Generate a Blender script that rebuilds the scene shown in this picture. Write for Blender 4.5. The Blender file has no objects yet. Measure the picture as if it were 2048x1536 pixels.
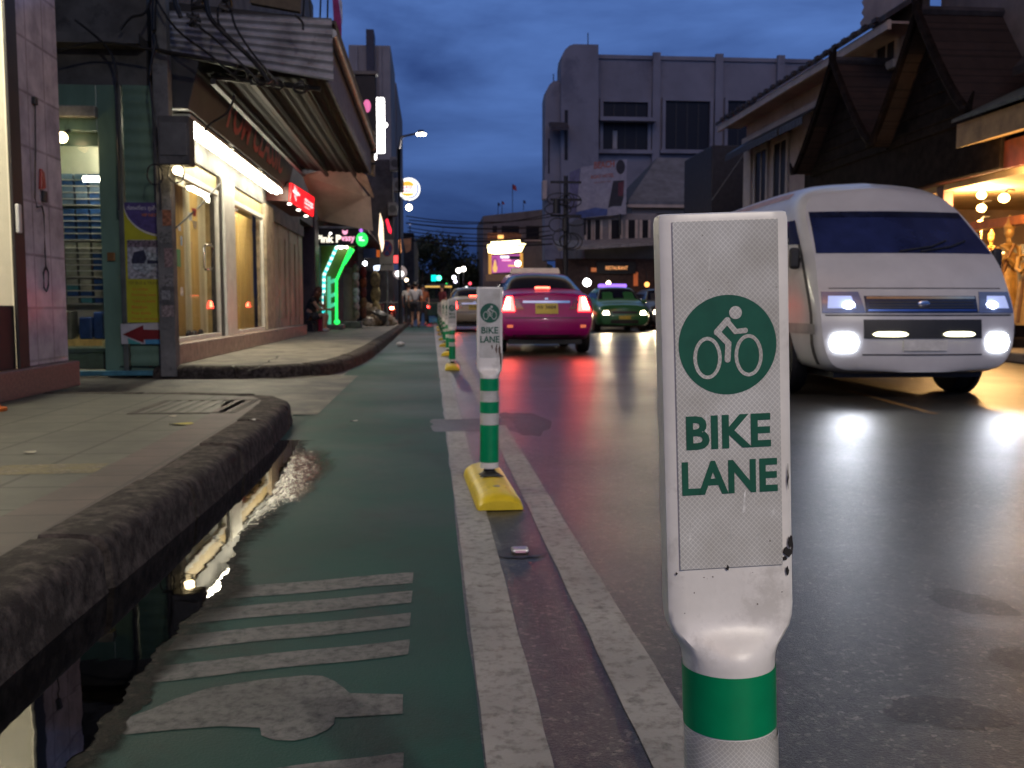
import bpy, bmesh, math, random
from mathutils import Vector, Matrix
R = math.radians
random.seed(7)
scene = bpy.context.scene
COL = scene.collection

# ------------------------------------------------------------------ camera
F = 1900.0                      # focal length in pixels of the 2048 wide photograph
CAMH = 0.86
YAW, PITCH = 4.83, 4.724
cam_d = bpy.data.cameras.new("camera")
cam = bpy.data.objects.new("camera", cam_d); COL.objects.link(cam)
cam.location = (0, 0, CAMH)
cam.rotation_euler = (R(90 - PITCH), 0, R(-YAW))
cam_d.sensor_width = 36.0
cam_d.lens = 36.0 * F / 2048.0
cam_d.clip_start = 0.05; cam_d.clip_end = 3000
cam_d.dof.use_dof = True; cam_d.dof.focus_distance = 0.90; cam_d.dof.aperture_fstop = 17
scene.camera = cam

# ------------------------------------------------------------------ world, dusk glow, exposure
world = bpy.data.worlds.new("World"); scene.world = world; world.use_nodes = True
wn = world.node_tree.nodes; wl = world.node_tree.links
wn.clear()
w_out = wn.new("ShaderNodeOutputWorld"); w_bg = wn.new("ShaderNodeBackground")
sky = wn.new("ShaderNodeTexSky"); sky.sky_type = 'NISHITA'; sky.sun_disc = False
sky.sun_elevation = R(10.0); sky.sun_rotation = R(190); sky.altitude = 0
sky.air_density = 1.6; sky.dust_density = 0.6; sky.ozone_density = 5.0
w_tc = wn.new("ShaderNodeTexCoord")
w_map = wn.new("ShaderNodeMapping"); w_map.inputs['Scale'].default_value = (1.5, 1.5, 5.5); w_map.inputs['Rotation'].default_value = (R(5), R(-9), 0)
w_n = wn.new("ShaderNodeTexNoise"); w_n.inputs['Scale'].default_value = 1.7; w_n.inputs['Detail'].default_value = 7; w_n.inputs['Roughness'].default_value = 0.55
w_n.inputs['Distortion'].default_value = 0.25
w_r = wn.new("ShaderNodeValToRGB")
w_r.color_ramp.elements[0].position = 0.36; w_r.color_ramp.elements[0].color = (0.46, 0.49, 0.58, 1)
w_r.color_ramp.elements[1].position = 0.68; w_r.color_ramp.elements[1].color = (1.62, 1.60, 1.50, 1)
w_m = wn.new("ShaderNodeMix"); w_m.data_type = 'RGBA'; w_m.blend_type = 'MULTIPLY'; w_m.inputs[0].default_value = 1.0
w_t = wn.new("ShaderNodeMix"); w_t.data_type = 'RGBA'; w_t.blend_type = 'MULTIPLY'; w_t.inputs[0].default_value = 1.0
w_t.inputs[7].default_value = (1.16, 1.0, 1.46, 1)
wl.new(w_tc.outputs['Generated'], w_map.inputs[0]); wl.new(w_map.outputs[0], w_n.inputs[0]); wl.new(w_n.outputs[0], w_r.inputs[0])
w_sv = wn.new("ShaderNodeVectorMath"); w_sv.operation = 'MULTIPLY_ADD'; w_sv.inputs[1].default_value = (1, 1, -1.5); w_sv.inputs[2].default_value = (0, 0, 1.05)
wl.new(w_tc.outputs['Generated'], w_sv.inputs[0]); wl.new(w_sv.outputs[0], sky.inputs[0])
wl.new(sky.outputs[0], w_t.inputs[6]); wl.new(w_t.outputs[2], w_m.inputs[6]); wl.new(w_r.outputs[0], w_m.inputs[7])
wl.new(w_m.outputs[2], w_bg.inputs[0]); wl.new(w_bg.outputs[0], w_out.inputs[0])
w_bg.inputs[1].default_value = 0.12

sun_d = bpy.data.lights.new("sun", 'SUN'); sun = bpy.data.objects.new("sun", sun_d); COL.objects.link(sun)
sun_d.energy = 0.14; sun_d.angle = R(45); sun_d.color = (1.0, 0.80, 0.74)
sun.rotation_euler = (R(66), 0, R(-12))         # afterglow from behind the camera

scene.view_settings.view_transform = 'Standard'; scene.view_settings.look = 'None'
scene.view_settings.exposure = 0.0; scene.view_settings.gamma = 1.0
cy = scene.cycles
cy.use_denoising = True
try: cy.denoiser = 'OPENIMAGEDENOISE'
except Exception: pass
cy.sample_clamp_indirect = 4.0; cy.sample_clamp_direct = 0; cy.max_bounces = 8; cy.glossy_bounces = 4; cy.transparent_max_bounces = 12
cy.caustics_reflective = False; cy.caustics_refractive = False

# ------------------------------------------------------------------ pixel -> place
_M = cam.rotation_euler.to_matrix()
def ray(px, py): return _M @ Vector(((px - 1024) / F, -(py - 768) / F, -1.0))
def atY(px, py, Y):
    d = ray(px, py); t = Y / d.y; return Vector((d.x * t, Y, CAMH + d.z * t))
def atX(px, py, X):
    d = ray(px, py); t = X / d.x; return Vector((X, d.y * t, CAMH + d.z * t))
def atZ(px, py, Z=0.0):
    d = ray(px, py); t = (Z - CAMH) / d.z; return Vector((d.x * t, d.y * t, Z))

# ------------------------------------------------------------------ mesh builder
class MB:
    def __init__(s): s.v = []; s.f = []
    def add(s, vs, fs):
        k = len(s.v); s.v += [tuple(v) for v in vs]; s.f += [tuple(i + k for i in f) for f in fs]; return s
    def box(s, x0, x1, y0, y1, z0, z1):
        if x0 > x1: x0, x1 = x1, x0
        if y0 > y1: y0, y1 = y1, y0
        if z0 > z1: z0, z1 = z1, z0
        return s.add([(x0,y0,z0),(x1,y0,z0),(x1,y1,z0),(x0,y1,z0),(x0,y0,z1),(x1,y0,z1),(x1,y1,z1),(x0,y1,z1)],
              [(0,3,2,1),(4,5,6,7),(0,1,5,4),(1,2,6,5),(2,3,7,6),(3,0,4,7)])
    def obox(s, c, size, rot=(0,0,0)):
        from mathutils import Euler
        m = Euler(rot).to_matrix(); c = Vector(c); hx, hy, hz = size[0]/2, size[1]/2, size[2]/2
        pts = [(-hx,-hy,-hz),(hx,-hy,-hz),(hx,hy,-hz),(-hx,hy,-hz),(-hx,-hy,hz),(hx,-hy,hz),(hx,hy,hz),(-hx,hy,hz)]
        return s.add([c + m @ Vector(p) for p in pts],[(0,3,2,1),(4,5,6,7),(0,1,5,4),(1,2,6,5),(2,3,7,6),(3,0,4,7)])
    def prism(s, poly, vec):
        n = len(poly); vec = Vector(vec)
        a = [Vector(p) for p in poly]; b = [p + vec for p in a]
        fs = [tuple(range(n))[::-1], tuple(range(n, 2*n))] + [(i, (i+1) % n, n + (i+1) % n, n + i) for i in range(n)]
        return s.add(a + b, fs)
    def quad(s, *p): return s.add(p, [tuple(range(len(p)))])
    def tube(s, pts, r, n=8, caps=True):
        pts = [Vector(p) for p in pts]; rings = []
        up = Vector((0,0,1))
        for i, p in enumerate(pts):
            d = (pts[min(i+1, len(pts)-1)] - pts[max(i-1, 0)]).normalized()
            a = d.cross(up)
            if a.length < 1e-3: a = d.cross(Vector((1,0,0)))
            a.normalize(); b = d.cross(a).normalized()
            rr = r[i] if isinstance(r, (list, tuple)) else r
            rings.append([p + (a*math.cos(2*math.pi*k/n) + b*math.sin(2*math.pi*k/n))*rr for k in range(n)])
        return s.loft(rings, caps=caps)
    def cyl(s, p0, p1, r0, r1=None, n=16): return s.tube([p0, p1], [r0, r0 if r1 is None else r1], n)
    def loft(s, rings, closed=True, caps=True):
        n = len(rings[0]); vs = [p for r in rings for p in r]; fs = []
        for i in range(len(rings)-1):
            for k in range(n if closed else n-1):
                k2 = (k+1) % n
                fs.append((i*n+k, i*n+k2, (i+1)*n+k2, (i+1)*n+k))
        if caps and closed:
            fs.append(tuple(range(n))[::-1]); fs.append(tuple((len(rings)-1)*n + k for k in range(n)))
        return s.add(vs, fs)
    def lathe(s, prof, c=(0,0,0), n=24):
        c = Vector(c)
        return s.loft([[c + Vector((r*math.cos(2*math.pi*k/n), r*math.sin(2*math.pi*k/n), z)) for k in range(n)] for r, z in prof])
    def ell(s, c, rx, ry=None, rz=None, n=14, m=9):
        ry = rx if ry is None else ry; rz = rx if rz is None else rz; c = Vector(c)
        rings = []
        for j in range(m):
            t = math.pi*(0.02 + 0.96*j/(m-1)) - math.pi/2
            rings.append([c + Vector((rx*math.cos(t)*math.cos(2*math.pi*k/n), ry*math.cos(t)*math.sin(2*math.pi*k/n), rz*math.sin(t))) for k in range(n)])
        return s.loft(rings)
    def xf(s, m):
        s.v = [tuple(m @ Vector(v)) for v in s.v]; return s
    def merge(s, o): return s.add(o.v, o.f)

def world_of(o):
    m = Matrix.Translation(o.location) @ o.rotation_euler.to_matrix().to_4x4()
    m = o.matrix_parent_inverse @ m if o.parent else m
    return world_of(o.parent) @ m if o.parent else m
def obj(name, mb, m=None, parent=None, smooth=None, bevel=None, seg=2, local=False, sub=0):
    """links one builder as ONE mesh object; coordinates are world coordinates unless local"""
    me = bpy.data.meshes.new(name)
    me.from_pydata(mb.v, [], mb.f)
    bm = bmesh.new(); bm.from_mesh(me)
    bmesh.ops.recalc_face_normals(bm, faces=bm.faces[:]); bm.to_mesh(me); bm.free()
    if smooth is not None:
        for p in me.polygons: p.use_smooth = True
        me.set_sharp_from_angle(angle=R(smooth))
    o = bpy.data.objects.new(name, me); COL.objects.link(o)
    if m is not None:
        for mm in (m if isinstance(m, (list, tuple)) else [m]): me.materials.append(mm)
    if parent is not None:
        o.parent = parent
        if not local: o.matrix_parent_inverse = world_of(parent).inverted()
    if bevel:
        b = o.modifiers.new("bevel", 'BEVEL'); b.width = bevel; b.segments = seg; b.limit_method = 'ANGLE'; b.angle_limit = R(40)
    if sub:
        b = o.modifiers.new("subsurf", 'SUBSURF'); b.levels = sub; b.render_levels = sub
    return o
def tag(o, label=None, cat=None, group=None, kind=None):
    if label: o['label'] = label
    if cat: o['category'] = cat
    if group: o['group'] = group
    if kind: o['kind'] = kind
    return o
def thing(name, label, cat, loc=(0,0,0), rz=0, group=None):
    o = bpy.data.objects.new(name, None); COL.objects.link(o)
    o.empty_display_size = 0.2
    o.location = loc; o.rotation_euler = (0, 0, rz)
    return tag(o, label, cat, group)
def kids(o): return [c for c in bpy.data.objects if c.parent == o]
def copy_tree(o, parent=None):
    ch = kids(o)
    c = o.copy(); COL.objects.link(c)
    if parent is not None: c.parent = parent
    for k in ch: copy_tree(k, c)
    return c

# ------------------------------------------------------------------ writing
def text_mb(s, w, h, org, ux, uy, depth=0.002, bold=0.0, keep=False):
    """flat lettering w x h, lower left at org, along ux, upright uy, standing depth proud"""
    cu = bpy.data.curves.new("lettering", 'FONT'); cu.body = s; cu.size = 1.0; cu.offset = bold; cu.resolution_u = 3
    to = bpy.data.objects.new("lettering", cu); COL.objects.link(to)
    dg = bpy.context.evaluated_depsgraph_get()
    me = bpy.data.meshes.new_from_object(to.evaluated_get(dg))
    bm = bmesh.new(); bm.from_mesh(me)
    mb = MB()
    xs = [v.co.x for v in bm.verts]; ys = [v.co.y for v in bm.verts]
    if xs:
        x0, x1, y0, y1 = min(xs), max(xs), min(ys), max(ys)
        sx = w/(x1-x0); sy = h/(y1-y0)
        if keep: sx = sy
        ux = Vector(ux).normalized(); uy = Vector(uy).normalized(); un = ux.cross(uy); org = Vector(org)
        mb.add([org + ux*((v.co.x-x0)*sx) + uy*((v.co.y-y0)*sy) + un*depth for v in bm.verts], [tuple(v.index for v in f.verts) for f in bm.faces])
    bm.free(); bpy.data.objects.remove(to); bpy.data.curves.remove(cu); bpy.data.meshes.remove(me)
    return mb
def stroke(pts, w, org, ux, uy, depth, rnd=6):
    """a painted stroke of width w through 2-D points"""
    ux = Vector(ux); uy = Vector(uy); un = ux.cross(uy); org = Vector(org); mb = MB()
    P = [Vector(p) for p in pts]; L = []; Rr = []
    for i, p in enumerate(P):
        d = (P[min(i+1, len(P)-1)] - P[max(i-1, 0)]).normalized(); nrm = Vector((-d.y, d.x))
        if 0 < i < len(P)-1:
            d1 = (P[i]-P[i-1]).normalized(); k = max(0.5, Vector((-d1.y, d1.x)).dot(nrm)); nrm = nrm/k
        L.append(p + nrm*w/2); Rr.append(p - nrm*w/2)
    d = (P[-1]-P[-2]).normalized(); a0 = math.atan2(d.x, -d.y)
    c1 = [P[-1] + Vector((math.cos(math.atan2(d.x,-d.y) - math.pi*k/rnd), math.sin(math.atan2(d.x,-d.y) - math.pi*k/rnd)))*w/2 for k in range(1, rnd)] if rnd else []
    d0 = (P[0]-P[1]).normalized()
    c0 = [P[0] + Vector((math.cos(math.atan2(d0.x,-d0.y) - math.pi*k/rnd), math.sin(math.atan2(d0.x,-d0.y) - math.pi*k/rnd)))*w/2 for k in range(1, rnd)] if rnd else []
    n = len(P)
    q = lambda v: org + ux*v.x + uy*v.y + un*depth
    for i in range(n-1): mb.quad(q(L[i]), q(Rr[i]), q(Rr[i+1]), q(L[i+1]))
    if rnd:
        mb.quad(*[q(v) for v in [L[-1]] + c1 + [Rr[-1]]]); mb.quad(*[q(v) for v in [Rr[0]] + c0 + [L[0]]])
    return mb
def ring2d(c, rx, ry, w, org, ux, uy, depth, n=40):
    ux = Vector(ux); uy = Vector(uy); un = ux.cross(uy); org = Vector(org); vs = []; fs = []
    for k in range(n):
        a = 2*math.pi*k/n
        for rr in (0, 1):
            x = c[0] + (rx - rr*w)*math.cos(a); y = c[1] + (ry - rr*w)*math.sin(a)
            vs.append(org + ux*x + uy*y + un*depth)
        fs.append((2*k, 2*((k+1) % n), 2*((k+1) % n)+1, 2*k+1))
    return MB().add(vs, fs)
def disc2d(c, rx, ry, org, ux, uy, depth, n=40, a0=0, a1=2*math.pi):
    ux = Vector(ux); uy = Vector(uy); un = ux.cross(uy); org = Vector(org)
    full = abs(a1-a0-2*math.pi) < 1e-6
    return MB().quad(*[org + ux*(c[0]+rx*math.cos(a0+(a1-a0)*k/(n if full else n-1))) + uy*(c[1]+ry*math.sin(a0+(a1-a0)*k/(n if full else n-1))) + un*depth for k in range(n)])
def poly2d(pts, org, ux, uy, depth):
    ux = Vector(ux); uy = Vector(uy); un = ux.cross(uy); org = Vector(org)
    return MB().quad(*[org + ux*p[0] + uy*p[1] + un*depth for p in pts])

# ------------------------------------------------------------------ materials
_mats = {}
def mat(name, col, rough=0.6, metal=0.0, var=0.18, vs=6.0, bump=0.0, bs=60.0, emit=None, es=0.0, spec=0.5, rvar=0.0, stretch=(1,1,1), stain=None, coat=0.0, alpha=1.0):
    if name in _mats: return _mats[name]
    m = bpy.data.materials.new(name); m.use_nodes = True; nt = m.node_tree; n = nt.nodes; l = nt.links
    b = n['Principled BSDF']
    b.inputs['Roughness'].default_value = rough; b.inputs['Metallic'].default_value = metal; b.inputs['Specular IOR Level'].default_value = spec
    b.inputs['Base Color'].default_value = (*col, 1)
    if coat: b.inputs['Coat Weight'].default_value = coat; b.inputs['Coat Roughness'].default_value = 0.06
    if alpha < 1: b.inputs['Alpha'].default_value = alpha
    tc = n.new('ShaderNodeTexCoord'); mp = n.new('ShaderNodeMapping'); mp.inputs['Scale'].default_value = stretch
    l.new(tc.outputs['Object'], mp.inputs[0])
    if var > 0:
        nz = n.new('ShaderNodeTexNoise'); nz.inputs['Scale'].default_value = vs; nz.inputs['Detail'].default_value = 6; nz.inputs['Roughness'].default_value = 0.62
        l.new(mp.outputs[0], nz.inputs[0])
        rp = n.new('ShaderNodeValToRGB')
        lo = [max(0, c*(1-var*1.5)) for c in col]; hi = [min(1, c*(1+var*1.2)) for c in col]
        rp.color_ramp.elements[0].position = 0.33; rp.color_ramp.elements[0].color = (*lo, 1)
        rp.color_ramp.elements[1].position = 0.68; rp.color_ramp.elements[1].color = (*hi, 1)
        l.new(nz.outputs[0], rp.inputs[0]); src = rp.outputs[0]
        if stain:
            n2 = n.new('ShaderNodeTexNoise'); n2.inputs['Scale'].default_value = stain[1]; n2.inputs['Detail'].default_value = 8; n2.inputs['Roughness'].default_value = 0.7
            l.new(mp.outputs[0], n2.inputs[0])
            r2 = n.new('ShaderNodeValToRGB'); r2.color_ramp.elements[0].position = stain[2]; r2.color_ramp.elements[1].position = stain[2] + 0.09
            r2.color_ramp.elements[0].color = (0,0,0,1); r2.color_ramp.elements[1].color = (1,1,1,1)
            l.new(n2.outputs[0], r2.inputs[0])
            mx = n.new('ShaderNodeMix'); mx.data_type = 'RGBA'; mx.inputs[7].default_value = (*stain[0], 1)
            l.new(r2.outputs[0], mx.inputs[0]); l.new(src, mx.inputs[6]); src = mx.outputs[2]
        l.new(src, b.inputs['Base Color'])
        if rvar:
            mr = n.new('ShaderNodeMapRange'); mr.inputs[1].default_value = 0.3; mr.inputs[2].default_value = 0.7
            mr.inputs[3].default_value = max(0.02, rough - rvar); mr.inputs[4].default_value = min(1, rough + rvar)
            l.new(nz.outputs[0], mr.inputs[0]); l.new(mr.outputs[0], b.inputs['Roughness'])
    if bump > 0:
        nb = n.new('ShaderNodeTexNoise'); nb.inputs['Scale'].default_value = bs; nb.inputs['Detail'].default_value = 5
        l.new(mp.outputs[0], nb.inputs[0]); bp = n.new('ShaderNodeBump'); bp.inputs['Strength'].default_value = bump; bp.inputs['Distance'].default_value = 0.01
        l.new(nb.outputs[0], bp.inputs['Height']); l.new(bp.outputs[0], b.inputs['Normal'])
    if emit:
        b.inputs['Emission Color'].default_value = (*emit, 1); b.inputs['Emission Strength'].default_value = es
    _mats[name] = m; return m
def glow(name, col, es): return mat(name, tuple(min(0.8, c*0.8) for c in col), 0.4, var=0, emit=col, es=es)
def nodes_of(m): return m.node_tree.nodes, m.node_tree.links, m.node_tree.nodes['Principled BSDF']
def mulmix(n, l, a, b, fac=1.0, mode='MULTIPLY'):
    x = n.new('ShaderNodeMix'); x.data_type = 'RGBA'; x.blend_type = mode; x.inputs[0].default_value = fac
    l.new(a, x.inputs[6])
    if isinstance(b, tuple): x.inputs[7].default_value = (*b, 1)
    else: l.new(b, x.inputs[7])
    return x.outputs[2]

def asphalt_mat(name, col, rough, gloss_var, speck=0.5, spec=.42, stone=1.0):
    m = bpy.data.materials.new(name); m.use_nodes = True; n, l, b = nodes_of(m)
    tc = n.new('ShaderNodeTexCoord')
    def nz(sc, det=6, ro=0.6):
        x = n.new('ShaderNodeTexNoise'); x.inputs['Scale'].default_value = sc; x.inputs['Detail'].default_value = det; x.inputs['Roughness'].default_value = ro
        l.new(tc.outputs['Object'], x.inputs[0]); return x.outputs[0]
    def ramp(s, p0, c0, p1, c1):
        r = n.new('ShaderNodeValToRGB'); r.color_ramp.elements[0].position = p0; r.color_ramp.elements[1].position = p1
        r.color_ramp.elements[0].color = (*c0, 1); r.color_ramp.elements[1].color = (*c1, 1); l.new(s, r.inputs[0]); return r.outputs[0]
    big = nz(0.55, 8, 0.65); mid = nz(5, 6); fine = nz(150, 3, 0.75); grit = nz(420, 2, .6)
    vo = n.new('ShaderNodeTexVoronoi'); vo.inputs['Scale'].default_value = 95; l.new(tc.outputs['Object'], vo.inputs[0])
    c = ramp(mid, .3, tuple(x*.75 for x in col), .7, tuple(x*1.25 for x in col))
    c = mulmix(n, l, c, ramp(big, .35, (.62,.62,.64), .65, (1.25,1.22,1.2)))
    c = mulmix(n, l, c, ramp(fine, .35, (1-speck,)*3, .68, (1+speck*.7,)*3))
    sp = n.new('ShaderNodeSeparateColor'); l.new(vo.outputs['Color'], sp.inputs[0])
    st = n.new('ShaderNodeValToRGB'); cr_ = st.color_ramp; cr_.elements[0].position = 0; cr_.elements[0].color = (.42,.42,.42,1); cr_.elements[1].position = .22; cr_.elements[1].color = (.85,.85,.85,1)
    e_ = cr_.elements.new(.82); e_.color = (1.05,1.03,1.0,1); e_ = cr_.elements.new(.93); e_.color = (2.3,2.15,2.0,1); e_ = cr_.elements.new(1.0); e_.color = (3.4,3.2,3.0,1)
    l.new(sp.outputs[0], st.inputs[0]); c = mulmix(n, l, c, st.outputs[0], stone)
    v2 = n.new('ShaderNodeTexVoronoi'); v2.inputs['Scale'].default_value = 38; l.new(tc.outputs['Object'], v2.inputs[0]); s2 = n.new('ShaderNodeSeparateColor'); l.new(v2.outputs['Color'], s2.inputs[0])
    c = mulmix(n, l, c, ramp(s2.outputs[1], .05, (.62,.62,.62), .95, (1.4,1.36,1.32)), stone)
    c = mulmix(n, l, c, ramp(grit, .36, (.55,.55,.55), .66, (1.6,1.55,1.5)), .8)
    l.new(c, b.inputs['Base Color'])
    mr = n.new('ShaderNodeMapRange'); mr.inputs[1].default_value = .32; mr.inputs[2].default_value = .68
    mr.inputs[3].default_value = rough - gloss_var; mr.inputs[4].default_value = rough + gloss_var
    l.new(big, mr.inputs[0]); l.new(mr.outputs[0], b.inputs['Roughness'])
    b.inputs['Specular IOR Level'].default_value = spec
    bp = n.new('ShaderNodeBump'); bp.inputs['Strength'].default_value = .5; bp.inputs['Distance'].default_value = .004
    l.new(fine, bp.inputs['Height']); l.new(bp.outputs[0], b.inputs['Normal'])
    _mats[name] = m; return m
def worn_paint(name, col, base, amount=0.5, rough=0.55, scale=5.0):
    m = asphalt_mat(name, base, rough, .1, .35, .22, .55); n, l, b = nodes_of(m)
    src = b.inputs['Base Color'].links[0].from_socket
    tc = [x for x in n if x.type == 'TEX_COORD'][0]
    nz = n.new('ShaderNodeTexNoise'); nz.inputs['Scale'].default_value = scale; nz.inputs['Detail'].default_value = 10; nz.inputs['Roughness'].default_value = .72
    l.new(tc.outputs['Object'], nz.inputs[0])
    r = n.new('ShaderNodeValToRGB'); r.color_ramp.elements[0].position = amount - .12; r.color_ramp.elements[1].position = amount + .12
    l.new(nz.outputs[0], r.inputs[0])
    n2 = n.new('ShaderNodeTexNoise'); n2.inputs['Scale'].default_value = 2.2; n2.inputs['Detail'].default_value = 7; l.new(tc.outputs['Object'], n2.inputs[0])
    r2 = n.new('ShaderNodeValToRGB'); r2.color_ramp.elements[0].position = .3; r2.color_ramp.elements[1].position = .7
    r2.color_ramp.elements[0].color = (*[c*.62 for c in col], 1); r2.color_ramp.elements[1].color = (*[c*1.08 for c in col], 1); l.new(n2.outputs[0], r2.inputs[0])
    x = n.new('ShaderNodeMix'); x.data_type = 'RGBA'; l.new(r.outputs[0], x.inputs[0]); l.new(src, x.inputs[6]); l.new(r2.outputs[0], x.inputs[7])
    l.new(x.outputs[2], b.inputs['Base Color']); return m
def tile_mat(name, col, mortar, sx, sy, rough=.6, offset=0.0, bumpy=.3, swap=None, stain=None):
    """brick texture laid on the object's own axes; swap gives the two axes used"""
    m = mat(name, col, rough, var=.22, vs=3.5, stain=stain); n, l, b = nodes_of(m)
    src = b.inputs['Base Color'].links[0].from_socket
    tc = n.new('ShaderNodeTexCoord'); sep = n.new('ShaderNodeSeparateXYZ'); cmb = n.new('ShaderNodeCombineXYZ')
    l.new(tc.outputs['Object'], sep.inputs[0]); sw = swap or 'XY'
    l.new(sep.outputs[sw[0]], cmb.inputs[0]); l.new(sep.outputs[sw[1]], cmb.inputs[1])
    br = n.new('ShaderNodeTexBrick'); br.offset = offset; br.squash = 1.0
    br.inputs['Color1'].default_value = (1,1,1,1); br.inputs['Color2'].default_value = (.82,.82,.84,1); br.inputs['Mortar'].default_value = (*mortar, 1)
    br.inputs['Scale'].default_value = 1.0; br.inputs['Mortar Size'].default_value = .011; br.inputs['Brick Width'].default_value = sx; br.inputs['Row Height'].default_value = sy
    l.new(cmb.outputs[0], br.inputs[0])
    l.new(mulmix(n, l, src, br.outputs[0]), b.inputs['Base Color'])
    bp = n.new('ShaderNodeBump'); bp.inputs['Strength'].default_value = bumpy; bp.inputs['Distance'].default_value = .006; bp.invert = True
    l.new(br.outputs['Fac'], bp.inputs['Height']); l.new(bp.outputs[0], b.inputs['Normal'])
    return m
def glass_mat(name, tint=(.02,.025,.03), rough=.03, alpha=.35):
    m = mat(name, tint, rough, var=0, spec=.9, alpha=alpha); return m

# ================================================================== GROUND
XA, XB = -0.97, 0.09            # cycle lane edges
WHITE = (.62,.61,.58)
asp = asphalt_mat("asphalt", (.033,.033,.031), .35, .06, .62)
m_green = worn_paint("green lane paint", (.005,.049,.039), (.014,.026,.023), .36, .60, 3.0)
m_line = worn_paint("worn road line", (.29,.285,.27), (.06,.056,.052), .40, .5, 24.0)
m_bar = worn_paint("lane marking paint", (.155,.152,.148), (.022,.036,.033), .44, .6, 30.0)
m_tar = asphalt_mat("fresh tar patch", (.022,.022,.023), .45, .1)
m_kerb = mat("old concrete kerb", (.056,.046,.040), .85, spec=.2, var=.55, vs=22, bump=.35, bs=110, stain=((.026,.021,.018), 7.0, .50))
m_conc = mat("rough concrete", (.20,.175,.14), .72, var=.32, vs=2.2, bump=.55, bs=28, stain=((.075,.065,.055), 1.7, .55))
m_walk = tile_mat("grey green paving", (.068,.067,.052), (.30,.28,.26), .42, .42, .62, stain=((.05,.047,.04), 2.4, .56))
m_pink = tile_mat("red brown paving strip", (.062,.036,.034), (.45,.42,.40), .30, .25, .6, stain=((.05,.036,.033), 3.0, .57))

g = MB(); g.quad((-90,-40,0),(90,-40,0),(90,400,0),(-90,400,0))
tag(obj("road", g, asp), "dark wet looking asphalt street running to the far trees", "road", kind="structure")

def strip(x0, x1, y0, y1, z, step=.25, jit=.0, rnd=random.Random(3)):
    """a painted strip lying on the road with slightly uneven edges"""
    mb = MB(); n = max(1, int((y1-y0)/step)); vs = []
    for i in range(n+1):
        y = y0 + (y1-y0)*i/n
        vs += [(x0 + rnd.uniform(-jit, jit), y, z), (x1 + rnd.uniform(-jit, jit), y, z)]
    return mb.add(vs, [(2*i, 2*i+1, 2*i+3, 2*i+2) for i in range(n)])
tag(obj("cycle_lane", strip(XA-.12, XB, -3, 39.5, .0016, .3, .004), m_green), "faded dark green cycle lane surface beside the kerb", "cycle lane", kind="structure")
tag(obj("lane_line", strip(.098, .222, -3, 6.45, .0028, .12, .0022), m_line), "worn white line along the green cycle lane, near stretch", "road marking", kind="structure")
tag(obj("lane_line", strip(.100, .222, 7.15, 70, .0028, .2, .0025), m_line), "worn white line along the green cycle lane, far stretch beyond the dark patch", "road marking", kind="structure")
tag(obj("lane_line", strip(.405, .525, -3, 6.75, .0028, .12, .0022), m_line), "worn white line on the traffic side of the bollards, near stretch", "road marking", kind="structure")
tag(obj("lane_line", strip(.405, .525, 7.2, 70, .0028, .2, .0025), m_line), "worn white line on the traffic side of the bollards, far stretch", "road marking", kind="structure")
tag(obj("tar_patch", strip(-.0, .58, 6.45, 7.18, .0021, .1, .02), m_tar), "dark repaired asphalt band crossing the two white lines", "road patch", kind="structure")
def soften(m):
    """lets the 'mask' attribute fade a patch into what lies under it, with a ragged noisy edge"""
    if m.name in SOFT: return m
    SOFT.add(m.name); n, l = m.node_tree.nodes, m.node_tree.links; b = n['Principled BSDF']
    at = n.new('ShaderNodeAttribute'); at.attribute_name = 'mask'; tc = n.new('ShaderNodeTexCoord'); nz = n.new('ShaderNodeTexNoise'); nz.inputs['Scale'].default_value = 30; nz.inputs['Detail'].default_value = 6
    l.new(tc.outputs['Object'], nz.inputs[0]); ad = n.new('ShaderNodeMath'); ad.operation = 'MULTIPLY_ADD'; ad.inputs[1].default_value = .9; ad.inputs[2].default_value = -.45; l.new(nz.outputs[0], ad.inputs[0])
    s = n.new('ShaderNodeMath'); s.operation = 'ADD'; l.new(ad.outputs[0], s.inputs[0]); l.new(at.outputs['Fac'], s.inputs[1])
    mr = n.new('ShaderNodeMapRange'); mr.inputs[1].default_value = .12; mr.inputs[2].default_value = .95; l.new(s.outputs[0], mr.inputs[0]); l.new(mr.outputs[0], b.inputs['Alpha']); return m
SOFT = set()
def soft_patch(name, pts, z, m, label, cat, inner=.45):
    """a ground patch whose rim fades: outline ring, inner ring, centre"""
    P = [Vector((p[0], p[1], z)) for p in pts]; c = sum(P, Vector())/len(P); n = len(P)
    vs = P + [c.lerp(p, inner) for p in P] + [c]
    fs = [(k, (k+1) % n, n+(k+1) % n, n+k) for k in range(n)] + [(n+k, n+(k+1) % n, 2*n) for k in range(n)]
    o = obj(name, MB().add(vs, fs), soften(m)); a = o.data.attributes.new('mask', 'FLOAT', 'POINT')
    for k, d in enumerate(a.data): d.value = 0 if k < n else 1
    return tag(o, label, cat, kind="structure")
def blob(name, cx, cy, rx, ry, z, m, label, cat, seed=1, n=40, rough=.22, soft=True):
    rr = random.Random(seed); ph = [rr.uniform(0, 6.28) for _ in range(5)]
    pts = []
    for k in range(n):
        a = 2*math.pi*k/n
        s = 1 + rough*(.5*math.sin(2*a+ph[0]) + .35*math.sin(3*a+ph[1]) + .25*math.sin(5*a+ph[2]) + .2*math.sin(9*a+ph[3])) + rr.uniform(-.03,.03)
        pts.append((cx + rx*s*math.cos(a), cy + ry*s*math.sin(a)))
    if not soft: return tag(obj(name, MB().quad(*[(x, y, z) for x, y in pts]), m), label, cat, kind='structure')
    return soft_patch(name, pts, z, m, label, cat)
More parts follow.
